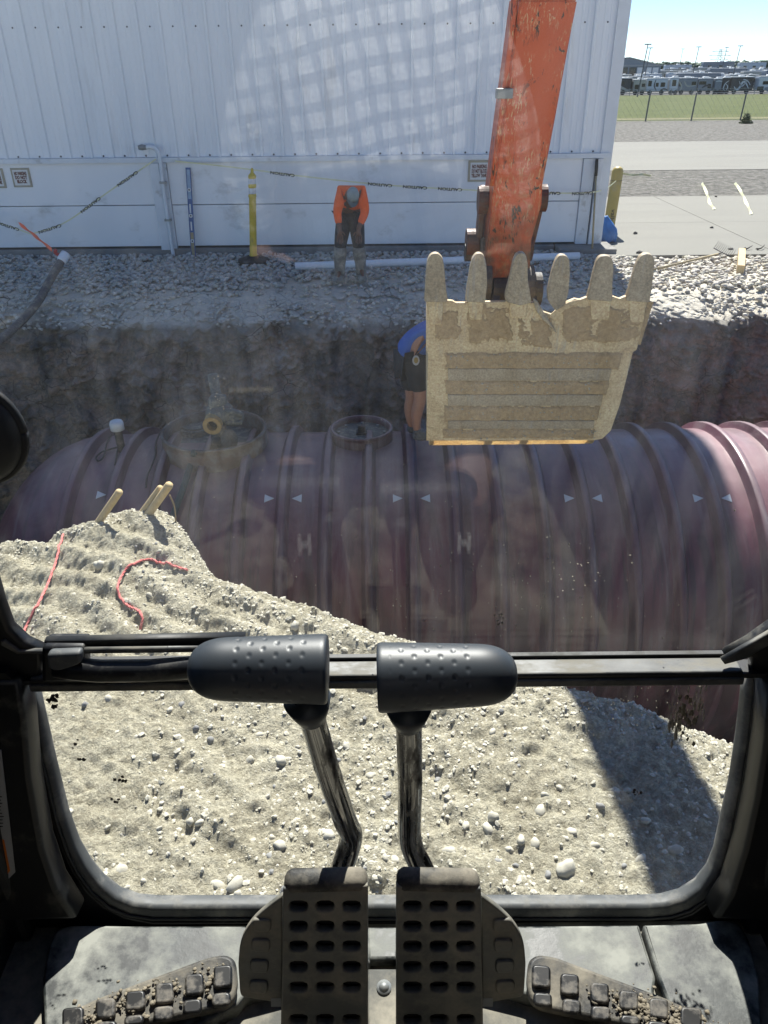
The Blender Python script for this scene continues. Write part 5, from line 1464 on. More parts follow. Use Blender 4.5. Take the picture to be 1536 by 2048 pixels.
c = at_y(1018, 530, AY1 + .12)
bm = bmesh.new()
bm_box(bm, (xl(972), c.y - .04, at_y(1018, 600, AY1 + .1).z), (xl(1056), c.y + .22, at_y(1018, 512, AY1 + .1).z), .03)
cyl(bm, (xl(975), c.y - .03, c.z + .06), (xl(1060), c.y - .03, c.z + .06), .04, seg=16)
cyl(bm, (xl(990), c.y - .05, at_y(1018, 575, c.y).z), (xl(1045), c.y - .05, at_y(1018, 575, c.y).z), .10, seg=20)
bm_obj('arm_nose', bm, 'dark_steel', ex)
c = at_y(1072, 575, AY1 + .1)
boss('pin_boss', 1072, 575, AY1 + .08, .155, xl(1048), xl(1072), 'dark_steel', ex)
boss('pin_boss', 1078, 578, AY1 + .08, .115, xl(1072), xl(1090), 'dark_steel', ex)
boss('pin_boss', 965, 560, AY1 + .08, .13, xl(965), xl(985), 'dark_steel', ex)

# --- bucket: plate with wear strips towards the cab, teeth up, shell behind
BO = at_y(1075, 740, 4.96)
BP = Plane(BO, (0, -1, -.06))
bk = flat('bucket', BP, [(853, 598), (905, 602), (912, 606), (934, 606), (940, 600), (970, 604), (1010, 603), (1022, 598), (1050, 590), (1062, 606), (1072, 604), (1082, 622), (1104, 630), (1130, 606), (1150, 598), (1160, 600), (1186, 590), (1222, 592), (1240, 598), (1254, 592), (1296, 596), (1288, 640), (1274, 700), (1266, 705), (1258, 740), (1240, 810), (1222, 862), (1205, 878), (1190, 881), (853, 882), (854, 790), (856, 708), (852, 700)], .035, 'bucket', ex, bevel=.006)
tag(bk, 'tan soil covered bucket with six worn teeth')
# torn lip
flat('torn_lip', BP.shifted(.022), [(1066, 596), (1076, 604), (1092, 632), (1108, 655), (1114, 668), (1104, 658), (1086, 640), (1072, 622)], .03, 'tooth', bk, bevel=.008)
flat('torn_lip', BP.shifted(.012), [(1098, 634), (1122, 612), (1142, 603), (1160, 600), (1150, 612), (1128, 622), (1112, 642)], .02, 'bucket', bk, bevel=.006)
# teeth
for pts in ([(852, 604), (853, 560), (855, 525), (860, 513), (868, 508), (877, 509), (886, 518), (889, 540), (890, 575), (893, 598), (890, 606)],
            [(934, 604), (936, 580), (941, 540), (946, 518), (953, 509), (962, 508), (969, 513), (973, 530), (973, 570), (968, 606)],
            [(1015, 604), (1014, 590), (1022, 555), (1028, 522), (1034, 510), (1045, 506), (1053, 511), (1056, 530), (1055, 560), (1058, 585), (1060, 606), (1040, 612)],
            [(1100, 604), (1098, 585), (1106, 545), (1113, 522), (1120, 512), (1132, 512), (1140, 520), (1140, 550), (1136, 585), (1128, 612), (1112, 622)],
            [(1178, 600), (1184, 575), (1190, 545), (1196, 522), (1203, 514), (1218, 513), (1227, 519), (1228, 535), (1224, 570), (1222, 604)],
            [(1256, 602), (1266, 565), (1275, 532), (1283, 514), (1294, 509), (1306, 511), (1311, 520), (1308, 545), (1303, 575), (1297, 606)]):
    t = flat('tooth', BP.shifted(.018), rounded([(sum(q_[0] for q_ in pts) / len(pts) + (a_ - sum(q_[0] for q_ in pts) / len(pts)) * 1.06, b_) for a_, b_ in pts], 5, 3), .050, 'tooth', bk, bevel=.005, smooth=False)
    # each tooth tapers towards its tip
    zt = max(v.co.z for v in t.data.vertices); zb = min(v.co.z for v in t.data.vertices)
    for v in t.data.vertices:
        f_ = (v.co.z - zb) / (zt - zb)
        v.co.y += .02 * f_
    xm = sum(v.co.x for v in t.data.vertices) / len(t.data.vertices)
    for v in t.data.vertices:
        f_ = (v.co.z - zb) / (zt - zb)
        v.co.x += (v.co.x - xm) * (.10 - .16 * f_)
        
# tooth adapters run down the plate below each tooth
for (x0_, x1_, yb_) in ((856, 888, 650), (936, 968, 640), (1018, 1056, 636), (1180, 1222, 640), (1258, 1292, 645)):
    flat('tooth_adapter', BP.shifted(.010), rounded([(x0_, 596), (x1_, 596), (x1_ - 4, yb_), (x0_ + 3, yb_)], 5, 3), .012, 'bucket', bk, bevel=.005)
# wear strips and soil crust between them
def strip_px(x0, x1, y0, y1, mt, k, th, nm, bev=.005):
    lean = lambda x, y: (x - (y - 735) * .30 * max(0, (x - 1180) / 60.0) if x > 1180 else x)
    flat(nm, BP.shifted(k), [(x0, y0), (lean(x1, y0), y0), (lean(x1, y1), y1), (x0, y1)], th, mt, bk, bevel=bev)
strip_px(896, 1224, 738, 762, 'bucket_strip', .014, .014, 'wear_strip')
strip_px(896, 1216, 790, 812, 'bucket_strip', .014, .014, 'wear_strip')
strip_px(896, 1200, 842, 858, 'bucket_strip', .014, .014, 'wear_strip')
def crust(x0, x1, y0, y1, sd, amp=.012, patchy=.9):
    """rough soil crust caked on the plate"""
    nx, ny = int((x1 - x0) / 2.5), max(8, int((y1 - y0) / 2.5))
    u_, v_ = np.meshgrid(np.linspace(0, 1, nx), np.linspace(0, 1, ny))
    edge = np.minimum(np.minimum(u_, 1 - u_) * (x1 - x0), np.minimum(v_, 1 - v_) * (y1 - y0)) / 7.0
    hh = np.clip(edge, 0, 1) * (0.25 + 0.5 * (fbm(u_ * (x1 - x0) / 60, v_ * (y1 - y0) / 60, 3, sd, 5, .7) + .5)) * amp * 1.6
    nz = fbm(u_ * (x1 - x0) / 40, v_ * (y1 - y0) / 40, 1.6, sd + 50, 5, .65)
    hh = np.where(nz + np.clip(edge, 0, 2) * patchy - (.75 if patchy < .5 else .35) < -.2, -.006, hh)
    V = np.zeros((ny, nx, 3))
    for i in range(ny):
        for j in range(nx):
            x_ = x0 + (x1 - x0) * u_[i, j]; y_ = y0 + (y1 - y0) * v_[i, j]
            if x_ > 1180: x_ -= (y_ - 735) * .30 * min(1, (x_ - 1180) / 60.0)
            p = BP.at(x_, y_) + BP.n * (.002 + hh[i, j]); V[i, j] = p
    grid_obj('soil_crust', V[..., 0], V[..., 1], V[..., 2], 'bucket_soil', bk)
crust(888, 1238, 704, 740, 1); crust(888, 1226, 760, 792, 2); crust(888, 1214, 810, 844, 3); crust(884, 1206, 856, 878, 4, .009)
crust(930, 1030, 604, 690, 5, .005, .42); crust(1030, 1110, 630, 700, 8, .005, .40); crust(1115, 1200, 606, 690, 6, .006, .42); crust(1180, 1268, 604, 690, 7, .006, .42); crust(864, 925, 612, 690, 9, .006, .34)
def on_bucket(px, py): return BP.at(px, py)
rs = np.random.RandomState(77)
PP, ss = [], []
for i in range(520):
    a_ = rs.uniform(892, 1220); b_ = [rs.uniform(706, 738), rs.uniform(764, 790), rs.uniform(812, 842), rs.uniform(858, 876)][i % 4]
    if a_ > 1180: a_ -= (b_ - 735) * .3 * min(1, (a_ - 1180) / 60)
    PP.append(tuple(on_bucket(a_, b_) + BP.n * .012)); ss.append(.002 + .007 * rs.rand() ** 3)
tag(scatter_mesh('stuck_pebbles', np.array(PP), np.array(ss), 'stone', bk, 5), kind='stuff')
# shell: curved back, side plates, ears
L0, R0 = BP.at(858, 604), BP.at(1290, 604); L1, R1 = BP.at(858, 878), BP.at(1195, 878)
side_prof = [(0.0, 0.0), (0.10, -.10), (0.28, -.12), (0.50, -.02), (0.66, .16), (0.74, .38), (0.74, .58)]
def shell_pts(x, base):
    return [Vector((x, base.y + .01 + a_, base.z + b_)) for a_, b_ in side_prof]
pl_, pr_ = shell_pts(L1.x + .01, L1), shell_pts(R1.x - .0, R1)
for p, q in zip(pl_, pr_): p.z = q.z = min(p.z, 99)
bm = bmesh.new()
va = [bm.verts.new(p) for p in pl_]; vb = [bm.verts.new(p) for p in pr_]
for k in range(len(va) - 1): bm.faces.new((va[k], vb[k], vb[k + 1], va[k + 1]))
bmesh.ops.solidify(bm, geom=bm.faces[:], thickness=.025)
bm_obj('bucket_back', bm, 'bucket', bk)
def side_plate(lo, hi, pts, dx):
    poly = [lo] + pts[1:] + [hi]
    bm = bmesh.new()
    a_ = [bm.verts.new(p) for p in poly]; b_ = [bm.verts.new(p + Vector((dx, 0, 0))) for p in poly]
    bm.faces.new(a_); bm.faces.new(list(reversed(b_)))
    for k in range(len(a_)): bm.faces.new((a_[k], a_[(k + 1) % len(a_)], b_[(k + 1) % len(a_)], b_[k]))
    bm_obj('side_plate', bm, 'bucket', bk)
side_plate(L1 + Vector((.01, .03, 0)), L0 + Vector((.01, .03, 0)), pl_, .03)
side_plate(R1 + Vector((-.01, .03, 0)), R0 + Vector((-.06, .03, 0)), pr_, -.03)
for pxx in (988, 1060):
    x_ = at_y(pxx, 560, 5.55).x
    bm = bmesh.new()
    poly = [(5.42, .80), (5.66, .72), (5.70, .45), (5.62, .38), (5.40, .52), (5.34, .70)]
    a_ = [bm.verts.new((x_ - .025, y_, z_ + .22)) for y_, z_ in poly]; b_ = [bm.verts.new((x_ + .025, y_, z_ + .22)) for y_, z_ in poly]
    bm.faces.new(a_); bm.faces.new(list(reversed(b_)))
    for k in range(len(a_)): bm.faces.new((a_[k], a_[(k + 1) % len(a_)], b_[(k + 1) % len(a_)], b_[k]))
    bm_obj('bucket_ear', bm, 'dark_steel', bk)

# --- cab: windscreen planes
WT = R(2.0)
UP = Plane((0, .75, 1.695), (0, -math.cos(WT), -math.sin(WT)))
LPv = Vector((0, .66, 1.306)) - Vector((0, .75, 1.695))
LP = Plane((0, .75, 1.695), Vector((1, 0, 0)).cross(LPv).normalized() * -1)
if LP.n.y > 0: LP = Plane(LP.o, -LP.n)
inner = rounded([(40, 1345), (1500, 1345), (1486, 1500), (1448, 1700), (1400, 1812), (245, 1812), (142, 1690), (95, 1540)], [4, 4, 40, 60, 95, 110, 70, 40], 8)
inner = [(57, 1340), (80, 1440), (103, 1540), (128, 1640), (150, 1700), (172, 1738), (200, 1772), (232, 1797), (268, 1810), (310, 1814), (700, 1813), (1290, 1813), (1332, 1810), (1368, 1800), (1400, 1780), (1424, 1750), (1438, 1715), (1450, 1660), (1470, 1570), (1484, 1480), (1493, 1400), (1497, 1340)]
outer = [(40, 1326), (60, 1440), (84, 1540), (108, 1640), (127, 1700), (148, 1744), (176, 1784), (210, 1815), (250, 1835), (304, 1846), (700, 1846), (1300, 1846), (1346, 1841), (1384, 1828), (1418, 1804), (1443, 1770), (1458, 1728), (1470, 1668), (1490, 1570), (1505, 1480), (1514, 1400), (1518, 1326)]
fr = flat('front_frame', LP, [(-420, 1338)] + [(outer[0][0], 1338)] + outer[1:-1] + [(outer[-1][0], 1338), (1960, 1338), (1960, 2060), (-420, 2060)], .02, 'black_metal', ex, bevel=.003)
sl = flat('window_seal', LP.shifted(.006), [(outer[0][0], 1336)] + outer[1:-1] + [(outer[-1][0], 1336), (inner[-1][0], 1336)] + inner[1:-1][::-1] + [(inner[0][0], 1336)], .026, 'seal', fr, bevel=.007)
mid = [((a_ + c_) / 2, (b_ + d_) / 2) for (a_, b_), (c_, d_) in zip(inner, outer)]
tube('seal_groove', [LP.at(*p) + LP.n * .0075 for p in mid], .0025, 'black_plastic', sl, 6)
gl_low = flat('lower_window', LP.shifted(-.012), [LP.px(a_, b_) for a_, b_ in mid], .005, 'glass_low', ex, px=False)
# flakes and a pale smear on the lower pane
def splat(plane, cx, cy, n_, spread, size, mt, parent, seed, stretch=1.0, name='mud_fleck'):
    rs = np.random.RandomState(seed)
    bm = bmesh.new()
    for i in range(n_):
        a_, b_ = cx + rs.randn() * spread[0], cy + rs.randn() * spread[1]
        s_ = size * (.3 + rs.rand())
        c_ = plane.loc(plane.at(a_, b_))
        k = 9; an = rs.rand() * 6.28
        pts = [(c_[0] + math.cos(t + an) * s_ * (.5 + .8 * rs.rand()), c_[1] + stretch * math.sin(t + an) * s_ * (.5 + .8 * rs.rand())) for t in np.linspace(0, 6.283, k + 1)[:-1]]
        f_ = [bm.verts.new(plane.o + plane.u * x_ + plane.v * y_ + plane.n * .001) for x_, y_ in pts]
        g_ = bm.verts.new(plane.o + plane.u * c_[0] + plane.v * c_[1] + plane.n * .0022)
        h_ = bm.verts.new(plane.o + plane.u * c_[0] + plane.v * c_[1] + plane.n * .0002)
        for j in range(k):
            bm.faces.new((f_[j], f_[(j + 1) % k], g_)); bm.faces.new((f_[(j + 1) % k], f_[j], h_))
    return tag(bm_obj(name, bm, mt, parent), kind='stuff')
GP = LP.shifted(-.0115)
splat(GP, 107, 1398, 12, (7, 7), .0032, 'spot', gl_low, 1)
splat(GP, 152, 1488, 6, (3, 4), .0022, 'spot', gl_low, 2)
splat(GP, 163, 1518, 3, (4, 1.5), .0035, 'spot', gl_low, 3)
splat(GP, 245, 1560, 8, (9, 3), .0024, 'spot', gl_low, 4)
splat(GP, 145, 1408, 2, (3, 1), .002, 'spot', gl_low, 5)
splat(GP, 232, 1600, 4, (4, 4), .0022, 'spot', gl_low, 6)
splat(GP, 1270, 1585, 8, (7, 3), .002, 'spot', gl_low, 7)
splat(GP, 1375, 1432, 34, (9, 22), .0030, 'mud', gl_low, 8, 1.8)
splat(GP, 1352, 1440, 40, (8, 20), .0016, 'smear', gl_low, 9, 5.0)
splat(GP, 1395, 1410, 26, (9, 18), .0014, 'smear', gl_low, 10, 5.0)
splat(GP, 1494, 1385, 5, (2, 14), .0018, 'smear', gl_low, 11, 6.0)
splat(GP, 1240, 1400, 60, (90, 35), .0010, 'smear', gl_low, 12, 1.5)
# upper windscreen
W2, Z1 = .56, 1.28
gu = flat('windscreen', UP, [(-W2, .012), (W2, .012), (W2, Z1), (-W2, Z1)], .006, 'glass_up', ex, px=False)
rs = np.random.RandomState(3)
GU = UP.shifted(.001)
splat(GU, 1010, 1180, 90, (170, 70), .0008, 'smear', gu, 20, 1.6)
splat(GU, 600, 1000, 50, (300, 160), .0006, 'smear', gu, 21, 1.2)
splat(GU, 430, 800, 18, (12, 30), .0008, 'smear', gu, 22, 1.0)
splat(GU, 1180, 1140, 20, (60, 40), .0012, 'smear', gu, 24, .4)
splat(GU, 1000, 1245, 16, (6, 16), .0010, 'smear', gu, 23, 2.0)
# rails where the two panes meet
CB = UP.shifted(.012)
zt_ = at_y(768, 1322, .742).z
def bar_box(nm, x0, x1, y0, y1, z0, z1, mt, bev=.003):
    return box(nm, (x0, y0, z0), (x1, y1, z1), mt, fr, bev)
bar_box('cross_rail', -.62, .62, .712, .745, at_y(768, 1359, .712).z, zt_ - .004, 'black_metal', .003)
xa_, xb_ = at_y(64, 1330, .73).x, at_y(1478, 1330, .73).x
bar_box('upper_rail', xa_, xb_, .716, .744, zt_ - .012, zt_, 'rail', .002)
bar_box('rail_lip', xa_, xb_, .709, .716, zt_ - .016, zt_ - .005, 'rail', .002)
bar_box('rail_seal', xa_, xb_, .744, .752, zt_ - .010, zt_ + .004, 'black_plastic', .001)
# corner gussets
gp = UP.shifted(.03)
flat('corner_bracket', gp, [(-400, 900), (-10, 1170), (4, 1218), (20, 1262), (50, 1290), (84, 1305), (84, 1352), (60, 1362), (40, 1385), (-30, 1410), (-400, 1420)], .02, 'black_metal', fr, bevel=.006)
flat('bracket_edge', UP.shifted(.034), [(0, 1284), (8, 1282), (38, 1303), (84, 1304), (84, 1309), (34, 1309), (0, 1291)], .008, 'rail', fr, bevel=.002)
flat('corner_bracket', gp, [(1960, 1100), (1545, 1258), (1500, 1290), (1452, 1316), (1470, 1322), (1505, 1318), (1505, 1352), (1530, 1362), (1960, 1400)], .02, 'black_metal', fr, bevel=.006)
flat('bracket_edge', UP.shifted(.034), [(1560, 1256), (1444, 1322), (1450, 1330), (1488, 1320), (1560, 1280)], .008, 'rail', fr, bevel=.002)
bm = bmesh.new()
for q in ((30, 1385), (12, 1345)):
    p = gp.at(*q); cyl(bm, p, p + gp.n * .012, .012, seg=6)
bm_obj('bracket_bolt', bm, 'black_metal', fr)
# grab bar with its strip above
hp_ = UP.shifted(.055)
gh = tube('grab_bar', [hp_.at(110, 1335), hp_.at(150, 1338), hp_.at(200, 1342), hp_.at(300, 1341), hp_.at(400, 1334), hp_.at(470, 1328)], [.0115, .0135, .0135, .0135, .0135, .0135], 'black_metal', ex, 16)
flat('grab_mount', UP.shifted(.050), rounded([(81, 1297), (168, 1297), (168, 1367), (81, 1367)], 8, 3), .03, 'black_metal', gh, bevel=.006)
flat('grab_cap', UP.shifted(.066), rounded([(92, 1311), (160, 1308), (163, 1328), (150, 1334), (112, 1346), (94, 1336)], 7, 3), .014, 'seal', gh, bevel=.004)
tube('latch_rod', [UP.shifted(.045).at(92, 1301), UP.shifted(.045).at(480, 1296)], .0042, 'rail', gh, 8)
flat('wiper_strip', UP.shifted(.04), [(87, 1284), (489, 1275), (489, 1292), (92, 1299)], .012, 'black_plastic', gh, bevel=.002)
# inner pillar liner, sticker
flat('pillar_trim', LP.shifted(.05), [(-420, 1362), (36, 1362), (50, 1440), (60, 1560), (85, 1700), (112, 1780), (150, 1840), (-420, 1860)], .04, 'black_metal', fr, bevel=.006)
flat('pillar_trim', LP.shifted(.05), [(1960, 1362), (1540, 1362), (1530, 1480), (1512, 1600), (1490, 1700), (1462, 1790), (1430, 1840), (1960, 1860)], .04, 'black_metal', fr, bevel=.006)
SP = LP.shifted(.052)
stk = flat('warning_sticker', SP, [(-60, 1490), (2, 1500), (24, 1690), (30, 1745), (0, 1775), (-60, 1790)], .001, 'label_white', fr)
tag(stk, 'white warning sticker with small print and orange foot')
flat('sticker_band', SP.shifted(.0008), [(-60, 1665), (8, 1680), (20, 1742), (0, 1768), (-60, 1775)], .0006, 'label_orange', stk)
bm = bmesh.new()
for k in range(22):
    yb = 1512 + k * 6.6
    xr = 0 + (yb - 1500) / 190 * 18 - 4
    p = SP.loc(SP.at(-45, yb)); q = SP.loc(SP.at(xr - random.random() * 6, yb + 1)); hgt = .0011
    vs = [SP.o + SP.u * x_ + SP.v * y_ + SP.n * .0009 for x_, y_ in ((p[0], p[1]), (q[0], q[1]), (q[0], q[1] - hgt), (p[0], p[1] - hgt))]
    vs2 = [v - SP.n * .0005 for v in vs]
    a_ = [bm.verts.new(v) for v in vs]; b_ = [bm.verts.new(v) for v in vs2]
    bm.faces.new(a_); bm.faces.new(list(reversed(b_)))
bm_obj('fine_print', bm, 'ink', stk)
# round black mirror housing at the left edge
c = at_y(-62, 865, .52)
rad = (at_y(47, 865, .52) - c).length
bm = bmesh.new(); ellipsoid(bm, c, (rad, rad * .6, rad * 1.02), 40, 28)
mh = bm_obj('fan_housing', bm, 'black_plastic', ex, True)
tube('fan_rim', [c + Vector((math.cos(t) * rad * .985, .0, math.sin(t) * rad * 1.0)) for t in np.linspace(0, 6.2832, 49)], .004, 'black_plastic', mh, 8)
tube('fan_stem', [c + Vector((-.02, 0, 0)), c + Vector((-.14, .06, -.04)), Vector((-.56, .66, c.z - .08))], .012, 'black_metal', mh, 8)

# --- travel levers
def lever(pa, pb, ra, rb, stalk, label, Yg):
    """foam grip with dimples on a bent steel rod; a is the rounded outer end"""
    A, B = at_y(*pa, Yg), at_y(*pb, Yg)
    ax = (B - A); L = ax.length; ax.normalize()
    x_, y_ = frame_for(ax)
    sc = (A - CAM).dot(_f) / F
    ra, rb = ra * sc, rb * sc
    n_u, n_v = 150, 128
    t = np.linspace(0, 1, n_u); th = np.linspace(0, 2 * math.pi, n_v + 1)[:-1]
    rnd = .040
    bm = bmesh.new(); rows = []
    for i in range(n_u):
        s_ = t[i] * L
        r_ = ra + (rb - ra) * t[i] ** .8
        ce = min(1, s_ / rnd)
        r_ *= (1 - (1 - ce) ** 2.6) ** (1 / 2.6) if ce < 1 else 1
        ed = min(1, (L - s_) / .006)
        r_ *= .93 + .07 * (1 - (1 - ed) ** 2) ** .5
        row = []
        for k in range(n_v):
            rr_ = r_
            # dimples in staggered rows
            uu = s_ / .0125; vv_ = th[k] / (2 * math.pi) * 14
            iu = round(uu); off = .5 * (iu % 2); dv = (vv_ + off) - round(vv_ + off)
            if .045 < s_ < L - .012:
                dd = math.hypot((uu - iu) * .0125, dv / 14 * 2 * math.pi * r_)
                if dd < .0028: rr_ -= .0007 * (1 - (dd / .0028) ** 2)
            row.append(bm.verts.new(A + ax * s_ + (x_ * math.cos(th[k]) + y_ * math.sin(th[k])) * max(rr_, .0004)))
        rows.append(row)
    for p_, q_ in zip(rows, rows[1:]):
        for k in range(n_v): bm.faces.new((p_[k], p_[(k + 1) % n_v], q_[(k + 1) % n_v], q_[k]))
    bm.faces.new(rows[0]); bm.faces.new(rows[-1])
    pts = [at_y(a_, b_, y_) for a_, b_, y_ in stalk]
    lv_ = tube('travel_lever', smooth_path(pts, 6), .0135, 'steel', ex, 20)
    tag(lv_, label)
    bm_obj('grip', bm, 'grip', lv_, True)
    d = (pts[1] - pts[0]).normalized()
    tube('grip_neck', [pts[0] + d * .0, pts[0] + d * .018, pts[0] + d * .03], [.024, .019, .0145], 'grip', lv_, 20)
lever((377, 1338), (655, 1338), 59, 70, [(614, 1398, .57), (628, 1450, .575), (655, 1540, .58), (690, 1640, .585), (702, 1668, .587), (698, 1695, .585), (686, 1732, .575), (680, 1762, .565)], 'left travel lever with dark foam grip', .57)
lever((1034, 1348), (755, 1355), 57, 70, [(817, 1410, .57), (818, 1460, .575), (820, 1560, .58), (819, 1640, .585), (820, 1678, .587), (830, 1708, .583), (846, 1740, .575), (860, 1775, .565)], 'right travel lever with dark foam grip', .57)

# --- pedals
PP0 = Plane((0, .525, at_y(650, 1742, .525).z), Vector((0, -1, .16)))
def mirror(pts, on): return [(1536 - 8 - a_, b_) for a_, b_ in pts] if on else pts
def slot(cx, cy, w, h, n_=5):
    r_ = h / 2
    return [(cx + (w / 2 - r_) + r_ * math.cos(t), cy + r_ * math.sin(t)) for t in np.linspace(-math.pi / 2, math.pi / 2, n_)] + [(cx - (w / 2 - r_) + r_ * math.cos(t), cy + r_ * math.sin(t)) for t in np.linspace(math.pi / 2, 3 * math.pi / 2, n_)]
for mir in (False, True):
    mm = lambda pts: mirror(pts, mir)
    holes = []
    for cy in (1813, 1853, 1893, 1934, 1975, 2040, 2082):
        for cx in (597, 650, 703):
            holes.append(mm(slot(cx, cy, 38, 21)))
    pd = flat('travel_pedal', PP0, mm(rounded([(566, 1778), (736, 1772), (736, 2140), (560, 2140)], 3, 3)), .010, 'pedal', ex, holes=holes, bevel=.002)
    tag(pd, ('right' if mir else 'left') + ' slotted travel pedal plate')
    # rolled top edge
    a_, b_ = PP0.at(*mm([(567, 1778)])[0]), PP0.at(*mm([(735, 1774)])[0])
    if a_.x > b_.x: a_, b_ = b_, a_
    bm = bmesh.new()
    pr2 = [(0.0, -.010), (.0015, -.003), (.000, .002), (-.003, .0055), (-.007, .0075), (-.012, .0088), (-.017, .009), (-.020, .007), (-.0195, .004), (-.014, .003), (-.010, -.002), (-.009, -.010)]
    bm = bmesh.new()
    n2 = len(pr2)
    W_ = (b_ - a_).length
    rings = []
    for x_, sc_ in ((0, .45), (.0025, .8), (.008, 1), (W_ - .008, 1), (W_ - .0025, .8), (W_, .45)):
        o_ = a_ + (b_ - a_) * (x_ / W_)
        rings.append([bm.verts.new(o_ + Vector((0, .009 + (-q_[0] - .009) * sc_, -.004 + (q_[1] + .004) * sc_))) for q_ in pr2])
    for p_, q_ in zip(rings, rings[1:]):
        for k in range(n2): bm.faces.new((p_[k], p_[(k + 1) % n2], q_[(k + 1) % n2], q_[k]))
    bm.faces.new(rings[0]); bm.faces.new(rings[-1])
    bm_obj('rolled_edge', bm, 'rest', pd, True)
    # dark sheet added behind the slots to keep them dark, side flange with pads
    flat('slot_dark_sheet', PP0.shifted(-.013), mm([(574, 1758), (728, 1756), (728, 2140), (568, 2140)]), .004, 'rubber', pd)
    fl = flat('pedal_flange', PP0.shifted(-.014), mm(rounded([(565, 1792), (565, 2008), (480, 1994), (476, 1930), (480, 1882), (500, 1846), (530, 1818)], [3, 3, 10, 8, 20, 20, 20], 4)), .008, 'pedal', pd, bevel=.002)
    for cx, cy in ((524, 1852), (522, 1892), (519, 1934), (518, 1975)):
        flat('flange_pad', PP0.shifted(-.011), mm(rounded([(cx - 20, cy - 12), (cx + 18, cy - 11), (cx + 18, cy + 14), (cx - 20, cy + 12)], 9, 3)), .006, 'pedal', fl, bevel=.002)
    bm = bmesh.new()
    p = PP0.at(*mm([(560, 2028)])[0]) - PP0.n * .02
    cyl(bm, p, p + Vector((.012 if mir else -.012, 0, 0)), .010, seg=6); bm_obj('hinge_bolt', bm, 'galv', pd)
    p = PP0.at(*mm([(650, 2090)])[0]) - PP0.n * .03
    bm = bmesh.new(); bm_box(bm, p + Vector((-.03, -.0, -.12)), p + Vector((.03, .03, .08)), .004); bm_obj('pedal_stem', bm, 'dark_steel', pd)
    # footrest with raised pads
    FR = Plane(at_z(300, 1990, 1.347), Vector((0, -.16, 1)))
    fo = flat('footrest', FR, mm(rounded([(96, 2105), (112, 2062), (140, 2020), (200, 1992), (420, 1911), (452, 1907), (470, 1918), (474, 1960), (468, 1998), (448, 2014), (270, 2052), (200, 2110)], [10, 10, 20, 20, 20, 14, 14, 10, 14, 14, 20, 10], 4)), .018, 'rest', ex, bevel=.005)
    tag(fo, ('right' if mir else 'left') + ' muddy rubber footrest with raised square pads')
    for cx, cy, w_, h_ in ((145, 2034, 44, 42), (210, 2016, 40, 42), (270, 2000, 40, 40), (328, 1985, 38, 42), (388, 1968, 38, 44), (445, 1952, 38, 46), (212, 2052, 42, 22), (267, 2040, 40, 22), (326, 2026, 40, 30), (384, 2012, 38, 30), (442, 1998, 38, 28)):
        sk = -.26 * (w_ / 2)
        flat('tread_pad', FR.shifted(.007), mm(rounded([(cx - w_ / 2, cy - h_ / 2 - sk * .4), (cx + w_ / 2, cy - h_ / 2 + sk * .4), (cx + w_ / 2, cy + h_ / 2 + sk * .4), (cx - w_ / 2, cy + h_ / 2 - sk * .4)], 10, 3)), .008, 'rest_pad', fo, bevel=.003)
    # crumbled mud on the rest
    rs = np.random.RandomState(40 + mir)
    n_ = 420 if mir else 220
    PPs, ss = [], []
    for i in range(n_):
        t = rs.rand()
        a_ = (150 + 300 * t); b_ = 2040 - 92 * t + rs.randn() * 16
        if mir:
            a_ = 215 + rs.randn() * 55; b_ = 2030 + rs.randn() * 14 - (a_ - 215) * .28
        pp = FR.at(*mm([(a_, b_)])[0]) + FR.n * .004
        PPs.append(tuple(pp)); ss.append(.0010 + .0034 * rs.rand() ** 2.5)
    tag(scatter_mesh('mud_crumbs', np.array(PPs), np.array(ss), 'mud', fo, 3 + mir), kind='stuff')
# --- floor and mouldings
FZ = 1.30
fl = box('cab_floor', (-.56, -.95, FZ - .03), (.56, .655, FZ), 'floor_mat', ex)
def mould(pxs, z, th, mt, nm, bev=.004):
    return flat(nm, Plane((0, .5, z), (0, -.0, 1)), pxs, th, mt, ex, bevel=bev)
mould(rounded([(92, 2120), (84, 1960), (96, 1890), (112, 1858), (140, 1849), (300, 1851), (490, 1851), (740, 1853), (740, 1925), (490, 1990), (474, 2010), (280, 2120)], [4, 20, 30, 20, 20, 4, 4, 4, 4, 4, 4, 4], 4), 1.325, .03, 'mat_floor', 'floor_moulding')
mould(rounded([(792, 1853), (1040, 1851), (1278, 1849), (1312, 1955), (1306, 2000), (1060, 1992), (1040, 1985), (792, 1925)], [4, 4, 4, 4, 8, 4, 4, 4], 3), 1.325, .03, 'mat_floor', 'floor_moulding')
mould(rounded([(1286, 1849), (1400, 1846), (1440, 1838), (1478, 1842), (1500, 1880), (1520, 1960), (1530, 2120), (1380, 2120), (1320, 1960)], [4, 14, 14, 20, 20, 20, 4, 4, 4], 4), 1.329, .034, 'mat_floor', 'floor_moulding')
mould([(736, 1853), (796, 1853), (796, 1918), (736, 1918)], 1.324, .02, 'mat_floor', 'centre_cover', .004)
mould([(736, 1936), (796, 1936), (796, 2120), (736, 2120)], 1.324, .02, 'floor_mat', 'centre_cover', .004)
p = at_z(768, 1975, 1.325)
bm = bmesh.new(); bmesh.ops.create_uvsphere(bm, u_segments=14, v_segments=8, radius=.007, matrix=Matrix.Translation(p)); cyl(bm, p - Vector((0, 0, .003)), p + Vector((0, 0, .0015)), .0095, seg=16)
bm_obj('floor_bolt', bm, 'galv', fl, True)
